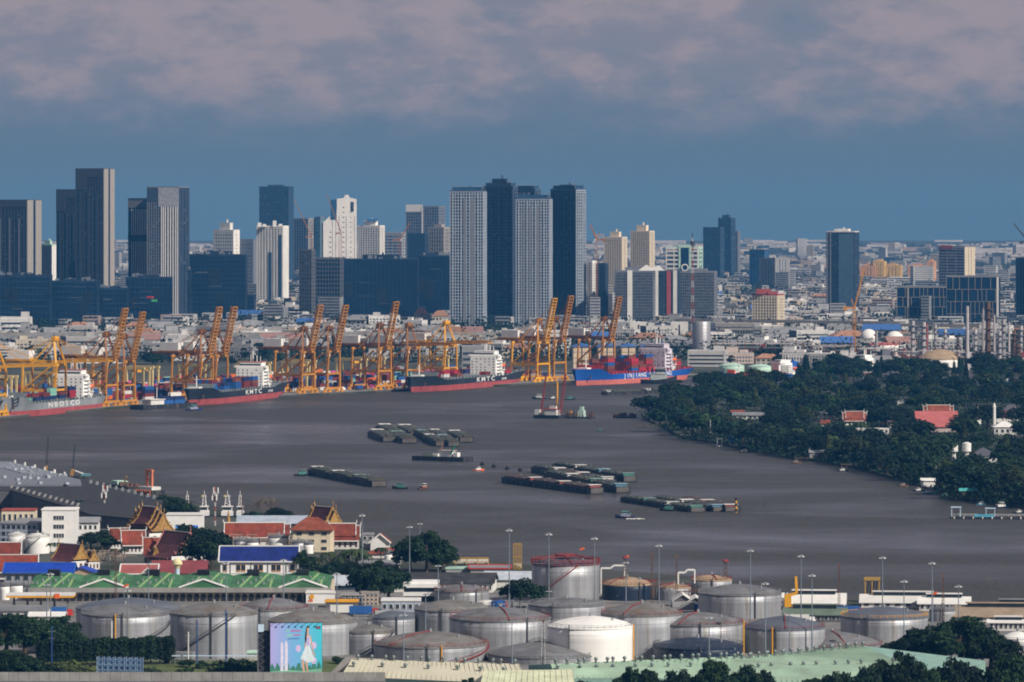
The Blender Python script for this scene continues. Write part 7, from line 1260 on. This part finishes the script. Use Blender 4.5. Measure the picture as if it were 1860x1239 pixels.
LO = [mk_lorry(white, whitewall), mk_lorry(redpaint, MATS['container_blue']), mk_lorry(mat('cab_blue', (.05, .12, .4)), greywall)]
for i, (x, y, rz) in enumerate(((620, 1118, .1), (655, 1120, 0), (700, 1128, .3), (880, 1110, 1.2), (905, 1110, 1.2), (1240, 1112, .2), (1448, 1136, .1), (1540, 1120, .1), (330, 1205, 2.9), (60, 1120, .1), (100, 1122, .1), (1500, 1122, 3.0))): LO[i % 3].put(G(x, y), rz, 1, ['white box lorry', 'red cab lorry with blue box', 'blue cab lorry with grey box'][i % 3] + ' parked ' + ('by the yellow-edged canopy' if 600 < x < 710 else 'below the very tall tank' if x < 910 and x > 800 else 'beside the river sheds' if x > 1200 else 'near the petrol canopy' if x < 200 else 'inside the pale fence'), 'lorries parked on the near bank')
for i, x in enumerate((60, 160, 300, 470, 520, 560, 640, 690, 740, 800, 900, 960)):
    p, u, n = quay_at(x, 12 + (i % 3) * 8); LO[i % 3].put((p.x, p.y, LZ), math.atan2(u.y, u.x), 1, ['white box lorry', 'red cab lorry with blue box', 'blue cab lorry with grey box'][i % 3] + ' on the quay under the cranes', 'lorries on the quay')
# ------------------------------------------------------------------ front row: green warehouses, billboard, hedge, road
def bigshed(label, pts, zr, ridge, roofm, wallm, zw, vents=0, name='green_roofed_warehouse', ventm=None):
    """pts: eave corners left-front, right-front, right-back, left-back in photo pixels (eave height zw); ridge: two photo pixels at height zr"""
    root = thing(name, label, 'warehouse', (0, 0, 0)); E = [Vector((*G(x, y, zw + LZ), zw + LZ)) for x, y in pts]; Rg = [Vector((*G(x, y, zr + LZ), zr + LZ)) for x, y in ridge]
    MB().prism([(e.x, e.y) for e in E], LZ, LZ + zw - .15).build('wall', wallm, root)
    for nm, P in (('roof', (E[0], E[1], Rg[1], Rg[0])), ('roof', (E[3], Rg[0], Rg[1], E[2]))): mb = MB(); mb.slab([tuple(p) for p in P], .2); mb.build(nm, roofm, root)
    mb = MB(); mb.add([tuple(E[0]), tuple(Rg[0]), tuple(E[3])], [(0, 1, 2)]); mb.add([tuple(E[1]), tuple(E[2]), tuple(Rg[1])], [(0, 1, 2)]); mb.build('gable', wallm, root)
    mb = MB(); n = int((E[1] - E[0]).length / 1.6)
    for i in range(n + 1): f = i / n; p = E[0].lerp(E[1], f); q_ = Rg[0].lerp(Rg[1], f); mb.beam(p + Vector((0, 0, .06)), q_ + Vector((0, 0, .06)), .10)
    mb.build('seam', roofm, root, kind='stuff')
    for i in range(vents):
        f = (i + .5) / vents; p = Rg[0].lerp(Rg[1], f)
        for g, s_ in ((.03, 1), (.45, .9)):
            if g > .1 and i % 2: continue
            p2 = p.lerp(E[0].lerp(E[1], f), g) + Vector((.6 * (i % 3), 0, 0)); mb = MB(); mb.cyl(p2.x, p2.y, p2.z - .2, p2.z + .8, .32, 8); mb.lathe([(.55, p2.z + .8), (.6, p2.z + 1.2), (.3, p2.z + 1.6)], 8, p2.x, p2.y); mb.build('turbine_vent', ventm or mat('vent_grey', (.18, .21, .20), .5, metal=.5), root)
    recenter(root); return root
bigshed('large pale green roofed warehouse between white tank and low trees', [(1010, 1232), (1330, 1232), (1330, 1212), (960, 1208)], 9.5, [(1000, 1206), (1345, 1192)], roofpalegreen, mat('pale_green_wall', (.22, .36, .30)), 6, 20)
bigshed('largest pale green roofed warehouse beside the spreading trees', [(1290, 1242), (1740, 1246), (1790, 1200), (1480, 1180)], 10.5, [(1330, 1196), (1560, 1172)], roofpalegreen, mat('pale_green_wall', (.22, .36, .30)), 6.5, 24)
bigshed('cream ridged roof joining the pale green warehouses', [(620, 1228), (960, 1243), (940, 1212), (640, 1204)], 11, [(640, 1197), (942, 1206)], roofcream, mat('dull_green_wall', (.10, .16, .14)), 7, 14, 'cream_roofed_warehouse'); bigshed('pale cream hipped roof warehouse with green fascia beside billboard', [(600, 1224), (720, 1226), (705, 1212), (625, 1208)], 11, [(628, 1194), (700, 1197)], mat('pale_roof_sheet', (.48, .46, .40), .6), mat('dull_green_wall', (.10, .16, .14)), 6, 0, 'pale_roofed_warehouse')
bigshed('pale cream fronted warehouse bay below the low grey tank', [(870, 1252), (1045, 1252), (1040, 1228), (880, 1226)], 11, [(880, 1218), (1040, 1216)], mat('pale_lime_sheet', (.60, .62, .42), .6), mat('pale_lime_wall', (.55, .58, .40)), 8, 0, 'cream_fronted_warehouse')
gable('dark green low office with small white canopies', 760, 1240, 190, 16, 4, 10, mat('dull_green_wall', (.10, .16, .14)), slate, ridge='flat', win=(14, 1, .3, .5, whitewall), name='low_office'); gable('grey roof terrace with row of air conditioners', 790, 1228, 90, 8, 3, 8, steelgrey, greywall, ridge='flat'); gable('pinkish concrete house top with roof planters behind low trees', 1158, 1252, 60, 24, 3, 10, mat('pinkish_wall', (.48, .38, .32)), redbrick, ridge='flat', win=(3, 1, .3, .4)); gable('orange hipped roof at the lower frame edge', 293, 1256, 50, 8, 12, 10, cream, rooforange, ridge='hip'); gable('pale roof edge among low trees at the frame bottom', 1372, 1262, 90, 24, 4, 10, cream, mat('pinkish_wall', (.48, .38, .32)), ridge='x')
# elevated road parapet along the bottom
d = D(1238, LZ + 6); root = thing('elevated_road', 'grey concrete road parapet with panel joints at the bottom edge', 'road', (0, d, LZ)); zt = ZT(1221, d) - LZ; x0, x1 = (-40 - CX) * S(d), (700 - CX) * S(d); n = 40
for i in range(n): a = x0 + (x1 - x0) * i / n; b_ = x0 + (x1 - x0) * (i + 1) / n; MB().box((a + b_) / 2, 0, zt - 2.6, b_ - a - .08, .4, 2.6).build('parapet_panel', concrete, root)
MB().box((x0 + x1) / 2, -4, zt - 4.2, x1 - x0, 8, 1.4).build('deck', asphalt, root); [MB().box(x0 + (x1 - x0) * (i + .5) / 5, -4, 0, 2, 2, zt - 4.2).build('pier', concrete, root) for i in range(5)]; MB().box((x0 + x1) / 2, 0.05, zt - 2.75, x1 - x0, .3, .15).build('kerb_line', whitewall, root)
# clipped hedge of tall trees, garden
for i in range(15): tree_at(CLIPPED, 76 + i * 16.5, 1212 - i * .4, 50 + (i * 7 % 5), 'clipped columnar tree in the tall dark hedge row', 'clipped hedge row before the tanks', 1.15, 9.6)
for i, (x, y, h, pr) in enumerate(((110, 1232, 30, SHRUBL), (140, 1232, 34, SHRUBL), (80, 1236, 30, SHRUB), (265, 1236, 26, SHRUB), (285, 1236, 20, SHRUB), (330, 1236, 24, SHRUB), (345, 1212, 16, SHRUB), (425, 1236, 40, SHRUBL), (440, 1238, 44, SHRUB), (460, 1236, 40, SHRUB), (475, 1238, 34, SHRUB), (362, 1214, 14, SHRUB), (400, 1214, 14, SHRUB), (60, 1236, 30, SHRUB), (170, 1236, 24, SHRUBL), (610, 1206, 14, SHRUB), (625, 1206, 12, SHRUB), (780, 1206, 8, SHRUB), (380, 1238, 18, SHRUB))): tree_at(pr, x, y, h, ('pale' if pr is SHRUBL else 'dark') + ' green shrub on the lawn along the road', 'shrubs on the lawn along the road', 1.25, 4.3)
mb = MB(); mb.add([(*G(-40, 1260), LZ + .05), (*G(640, 1260), LZ + .05), (*G(640, 1200), LZ + .05), (*G(-40, 1200), LZ + .05)], [(0, 1, 2, 3)]); tag(mb.build('lawn', mat('lawn_grass', (.085, .11, .035), .95, amp=.3, scale=.3)), None, None, kind='structure')
for i, (x, y, h, k_) in enumerate(((12, 1196, 84, 0), (45, 1190, 78, 1), (82, 1186, 66, 2), (108, 1178, 60, 0), (18, 1236, 60, 1), (40, 1238, 56, 0), (140, 1182, 34, 1))): tree_at(BIGTREE[k_ % 3], x, y, h, 'dark layered tree at the roadside beside the petrol canopy', 'dark layered roadside trees', .9, 11.5)
def front(pr, x, ytop, wpx, label, group, yb=1292):      # a tree standing on the road side of the warehouses
    d = D(yb); pr_h = pr.h; s = (yb - ytop) * S(d) / pr_h; w = wpx * S(d) / 16.; return pr.put(G(x, yb), rnd.uniform(0, 6.28), (w, w, s), label, group)
for i, (x, yt, w, yb) in enumerate(((1745, 1116, 170, 1214), (1680, 1138, 110, 1210), (1800, 1150, 130, 1218), (1640, 1158, 90, 1206), (1850, 1190, 110, 1226), (1612, 1198, 130, 1300), (1640, 1180, 100, 1302), (1690, 1212, 80, 1304), (1745, 1193, 120, 1300), (1800, 1212, 80, 1300), (1838, 1184, 120, 1296), (1572, 1206, 70, 1304))): front(BIGTREE[i % 3], x, yt, w, ('broad spreading dark tree behind the pale green warehouse' if yb < 1250 else 'leafy dark tree before the largest pale green roof'), 'spreading trees behind the pale green roof' if yb < 1250 else 'dark trees before the largest green roof', yb)
for i, (x, yt, w) in enumerate(((1142, 1208, 66), (1180, 1213, 74), (1228, 1214, 84), (1268, 1224, 50), (1308, 1194, 104), (1352, 1205, 80), (1385, 1214, 60), (1470, 1228, 80), (1522, 1217, 90), (850, 1230, 60), (1066, 1234, 70))): front(BIGTREE[i % 3], x, yt, w, 'low leafy tree along the front of the pale green warehouses', 'low trees before the pale green warehouses', 1296)
# garden trees among the temples and tanks
GT = [(150, 'by the dark riverside warehouse'), (220, 'beside the red temple halls'), (345, 'behind the golden gabled hall'), (400, 'between the large red temple and blue roof'), (540, 'on the shore by the white tugs'), (650, 'beside the blue roofed building'), (712, 'beside the tan container office'), (830, 'at the riverside terminal shed'), (2000, 'beside the very tall steel tank')]
TD = {0: 'broad dark', 1: 'domed green'}
for i, (x, y, h, pr, wf) in enumerate(((775, 1040, 78, BIGTREE[0], .72), (745, 1038, 66, TREES[1], 1.), (800, 1038, 60, BIGTREE[1], .8), (683, 1095, 78, BIGTREE[0], .75), (660, 1092, 66, TREES[0], 1.1), (706, 1092, 64, TREES[2], 1.1), (945, 1104, 56, TREES[0], .9), (930, 1102, 48, TREES[1], .9), (966, 1104, 46, TREES[2], .9), (310, 945, 46, BIGTREE[2], 1.2), (285, 948, 34, TREES[0], 1.2), (335, 946, 36, TREES[1], 1.2), (142, 950, 42, TREES[2], 1.2), (158, 952, 36, TREES[0], 1.0), (355, 1012, 58, TREES[0], 1.0), (375, 1030, 70, TREES[2], 1.0), (360, 1038, 70, TREES[0], .9), (385, 1040, 60, TREES[1], .9), (340, 1000, 50, TREES[1], 1.1), (185, 998, 36, TREES[0], 1.4), (165, 1000, 34, TREES[2], 1.2), (200, 1004, 30, TREES[1], 1.2), (552, 1062, 64, TREES[4], .9), (570, 1060, 50, TREES[3], 1.0), (610, 1062, 44, TREES[2], 1.0), (640, 1062, 44, TREES[0], 1.0), (500, 955, 34, TREES[2], 1.1), (520, 955, 28, TREES[1], 1.1), (460, 958, 30, TREES[2], 1.0), (8, 925, 34, TREES[0], 1.0), (128, 940, 30, TREES[1], 1.), (720, 1040, 40, TREES[3], 1.))): tree_at(pr, x, y, h, ('broad dense dark' if pr in BIGTREE else 'slim upright' if pr in TREES[3:] else 'domed dark green' if pr is TREES[0] else 'mid green' if pr is TREES[1] else 'low wide') + ' tree ' + next(t_ for a_, t_ in GT if x < a_), 'garden trees of the near bank', wf, 11.5 if pr in BIGTREE else 10.5)
for i, (x, y, h) in enumerate(((580, 1058, 46), (598, 1056, 54), (617, 1058, 48), (634, 1056, 58), (648, 1058, 62), (660, 1054, 50), (692, 1030, 36), (590, 1062, 38), (225, 1022, 26), (92, 1010, 24), (207, 1020, 24))): tree_at(PALM, x, y, h, 'coconut palm with drooping fronds beside the blue roofed building' if x > 500 else 'coconut palm among the temple roofs', 'palms of the near bank', 1., 9.)
# leafless tree by the tugs
root = thing('leafless_tree', 'grey leafless tree on the shore beside the white tugs', 'tree', G(482, 955)); mb = MB(); rg = random.Random(2)
def branch(p, dv, L, r_, n):
    q_ = p + dv * L; mb.beam(p, q_, r_)
    if n:
        for i in range(3): e = (dv + Vector((rg.uniform(-.6, .6), rg.uniform(-.6, .6), rg.uniform(-.1, .5)))).normalized(); branch(q_, e, L * rg.uniform(.62, .82), r_ * .62, n - 1)
for s_ in range(5): branch(Vector((rg.uniform(-4, 4), rg.uniform(-3, 3), 0)), Vector((rg.uniform(-.3, .3), rg.uniform(-.3, .3), 1)).normalized(), 4.2, .28, 5)
mb.build('branches', twig_m, root)
# billboards
def billboard():
    d = D(1246); k = S(d); root = thing('billboard', 'large pastel advertising billboard with a standing figure in a pale dress', 'billboard', G(538, 1246)); z0 = ZT(1224, d) - LZ; z1 = ZT(1132, d) - LZ; Wd = 94 * k; hh = z1 - z0; rz = R(6)
    root.rotation_euler = (0, 0, rz)
    g = bpy.data.materials.new('billboard_print'); g.use_nodes = True; t_ = g.node_tree; b_ = t_.nodes['Principled BSDF']; b_.inputs['Roughness'].default_value = .6; co_ = t_.nodes.new('ShaderNodeTexCoord'); sp = t_.nodes.new('ShaderNodeSeparateXYZ'); t_.links.new(co_.outputs['Generated'], sp.inputs[0]); cr = t_.nodes.new('ShaderNodeValToRGB'); t_.links.new(sp.outputs[0], cr.inputs[0]); e = cr.color_ramp.elements; e[0].position = 0; e[0].color = (.42, .38, .72, 1); e[1].position = 1; e[1].color = (.05, .52, .62, 1); m2 = e.new(.45); m2.color = (.17, .43, .72, 1); t_.links.new(cr.outputs[0], b_.inputs['Base Color'])
    MB().box(0, 0, z0, Wd, .3, hh).build('panel', g, root)
    def pr(nm, c, polys, y=-.17):
        mb = MB()
        for P in polys: mb.add([(Wd * (x - .5), y, z0 + hh * z) for x, z in P], [tuple(range(len(P)))])
        mb.build(nm, mat('print_' + nm, c, .6, amp=.15, scale=1.), root)
    R_ = random.Random(3); pr('printed_garden', (.05, .20, .14), [[(x, .0), (x + .10, 0), (x + .08, R_.uniform(.1, .22)), (x + .03, R_.uniform(.12, .3)), (x - .01, .1)] for x in [i * .1 for i in range(10)]], -.165)
    pr('printed_lawn', (.20, .45, .30), [[(0, 0), (1, 0), (1, .10), (.6, .06), (.3, .08), (0, .05)]], -.168)
    pr('printed_tower', (.68, .66, .80), [[(.195, .06), (.255, .06), (.25, .60), (.225, .64), (.2, .60)], [(.275, .06), (.34, .06), (.335, .60), (.30, .66), (.28, .62)]], -.172)
    pr('printed_disc', (.62, .50, .75), [[(cx + .055 * math.cos(a * .524), cz + .07 * math.sin(a * .524)) for a in range(12)] for cx, cz in ((.54, .50), (.84, .56), (.84, .26))], -.170)
    pr('printed_dress', (.66, .74, .76), [[(.69, .74), (.76, .74), (.78, .62), (.765, .55), (.86, .26), (.74, .22), (.58, .30), (.685, .55), (.67, .64)]], -.176)
    pr('printed_bodice', (.50, .42, .68), [[(.695, .73), (.755, .73), (.765, .56), (.69, .56)]], -.180)
    pr('printed_skin', (.60, .36, .26), [[(.70, .86), (.715, .92), (.74, .92), (.75, .86), (.735, .80), (.755, .76), (.79, .74), (.80, .66), (.84, .42), (.87, .36), (.86, .34), (.82, .40), (.775, .66), (.76, .72), (.69, .74), (.67, .66), (.655, .52), (.67, .50), (.69, .64), (.70, .76), (.715, .80)], [(.60, .28), (.65, .27), (.66, .12), (.67, .02), (.64, .02), (.61, .14)], [(.67, .26), (.72, .25), (.725, .12), (.74, .02), (.71, .02), (.69, .12)]], -.174)
    pr('printed_hair', (.045, .03, .03), [[(.70, .93), (.73, .95), (.755, .92), (.75, .88), (.735, .93), (.71, .90), (.705, .80), (.70, .66), (.675, .58), (.665, .70), (.68, .84)]], -.184)
    pr('printed_lettering', (.55, .12, .34), [[(.40 + i * .033, .83 + .005 * (i % 3)), (.424 + i * .033, .83), (.424 + i * .033, .87), (.40 + i * .033, .87)] for i in range(6)] + [[(.44 + i * .03, .75), (.46 + i * .03, .75), (.46 + i * .03, .785), (.44 + i * .03, .785)] for i in range(5)], -.172)
    pr('printed_heading', (.30, .62, .50), [[(.30 + i * .03, .83), (.322 + i * .03, .83), (.322 + i * .03, .87), (.30 + i * .03, .87)] for i in range(3)] + [[(.32 + i * .03, .74), (.34 + i * .03, .74), (.34 + i * .03, .785), (.32 + i * .03, .785)] for i in range(4)], -.172)
    pr('printed_subline', (.08, .18, .42), [[(.34, .68), (.56, .69), (.56, .71), (.34, .70)]], -.172); pr('printed_logo', (.06, .10, .16), [[(.88, .88), (.97, .88), (.97, .94), (.88, .94)]], -.172); pr('printed_logo_mark', (.6, .05, .06), [[(.91, .90), (.945, .90), (.945, .925), (.91, .925)]], -.178)
    mb = MB()
    for i in range(7): x = -Wd / 2 + Wd * i / 6; mb.beam((x, .9, 0), (x, .9, z1), .3); mb.beam((x, 3.4, 0), (x, .9, z1), .3)
    for j in range(7): z = z0 + hh * j / 6; mb.beam((-Wd / 2, .7, z), (Wd / 2, .7, z), .22)
    mb.build('frame', darksteel, root)
    # side return in black with lattice
    wl_ = 22 * k; mb = MB(); mb.box(-Wd / 2 - wl_ * .5, 2, 0, wl_, .3, z1 * .88); mb.build('side_screen', black, root); mb = MB(); xx0 = -Wd / 2 - wl_
    for j in range(9): z = z1 * j / 9; mb.beam((xx0, 1.7, z), (-Wd / 2, 1.7, z + z1 / 9), .14); mb.beam((-Wd / 2, 1.7, z), (xx0, 1.7, z + z1 / 9), .14)
    mb.beam((xx0, 1.7, 0), (xx0, 1.7, z1), .35); mb.build('side_lattice', mat('lattice_grey', (.12, .12, .14)), root); mb = MB(); mb.box(xx0 + wl_ * .25, 1.5, z1 * .86, wl_ * .5, .3, z1 * .12); mb.build('small_sign', mat('pale_blue_paint', (.45, .58, .68)), root)
    mb = MB(); [mb.beam((-Wd / 2 + Wd * (i + .5) / 8, 0, z1), (-Wd / 2 + Wd * (i + .5) / 8, -1.4, z1 + .3), .1) for i in range(8)]; [mb.box(-Wd / 2 + Wd * (i + .5) / 8, -1.5, z1 + .1, .5, .3, .3) for i in range(8)]; mb.build('floodlight', darksteel, root, kind='stuff')
billboard()
d = D(1250); k = S(d); root = thing('lattice_billboard', 'back of a billboard with pale blue crossed steel lattice', 'billboard', G(216, 1252), R(-14)); Wd = 84 * k; z1 = ZT(1192, d) - LZ; MB().box(0, 2.2, 0, Wd, .3, z1 - .3).build('panel', mat('panel_blue', (.02, .06, .16)), root)
lat = mat('lattice_blue', (.22, .32, .46), .6)
for i in range(9): MB().box(-Wd / 2 + Wd * i / 8, 0, 0, .22, .22, z1).build('post', lat, root); MB().box(-Wd / 2 + Wd * i / 8, 1.9, 0, .18, .18, z1).build('post', lat, root)
for j in range(6): MB().box(0, 0, z1 * (j + .5) / 6, Wd, .16, .16).build('rail', lat, root)
mb = MB()
for i in range(8):
    for j in range(6): xa, xb, za, zb = -Wd / 2 + Wd * i / 8, -Wd / 2 + Wd * (i + 1) / 8, z1 * j / 6, z1 * (j + 1) / 6; mb.beam((xa, -.05, za), (xb, -.05, zb), .13); mb.beam((xb, .08, za), (xa, .08, zb), .13)
mb.build('cross_brace', lat, root, kind='stuff'); mb = MB(); [mb.beam((-Wd / 2 + Wd * i / 7, 0, z1), (-Wd / 2 + Wd * i / 7, -1.6, z1 + .6), .12) for i in range(8)]; mb.build('lamp_arm', rust, root, kind='stuff')
root = thing('perimeter_fence', 'pale fence of the tank yard behind the lawn shrubs', 'fence', G(405, 1207)); k = S(D(1207)); L = 190 * k; MB().box(0, 0, 2.6, L, .25, .3).build('top_rail', mat('pale_blue_paint', (.45, .58, .68)), root); [MB().box(-L / 2 + L * i / 24, 0, 0, .14, .14, 2.6).build('post', steel, root) for i in range(25)]
for i, (x, yb, yt) in enumerate(((94, 1215, 1138), (358, 1215, 1126), (410, 1218, 1108), (342, 1208, 1148), (203, 1165, 1128), (486, 1215, 1150))):
    d = D(yb); h = ZT(yt, d) - LZ; root = thing('power_pole', 'slim blue or pale utility pole before the tanks', 'pole', G(x, yb), group='utility poles before the tanks'); MB().cyl(0, 0, 0, h, .2, 8).build('shaft', bluemast if i < 3 else whitewall, root); MB().box(0, 0, h * .88, 2.2, .15, .15).build('crossarm', steel, root); MB().box(0, 0, h * .72, 1.6, .15, .15).build('crossarm', steel, root)
gable('small yellow digger shed with pale roof beside the fence', 462, 1203, 26, 16, 2, 6, mat('shed_grey', (.40, .40, .36)), mint, ridge='flat')
# ------------------------------------------------------------------ haze over the whole plain
vm = bpy.data.materials.new('blue_haze'); vm.use_nodes = True; t = vm.node_tree; t.nodes.clear(); vo = t.nodes.new('ShaderNodeVolumePrincipled'); ou = t.nodes.new('ShaderNodeOutputMaterial'); t.links.new(vo.outputs[0], ou.inputs['Volume'])
HAZE_D, HAZE_C = 3.8e-5, (.06, .32, .72)
vo.inputs['Color'].default_value = (*HAZE_C, 1); vo.inputs['Density'].default_value = HAZE_D; vo.inputs['Absorption Color'].default_value = (.35, .16, 0, 1); vo.inputs['Anisotropy'].default_value = 0.0
mb = MB(); mb.box(0, 11200, -5, 17400, 23400, 255); hz = mb.build('haze', vm); tag(hz, 'pale blue haze over the river plain', 'haze', kind='stuff');
cy.volume_step_rate = 4; cy.volume_max_steps = 64
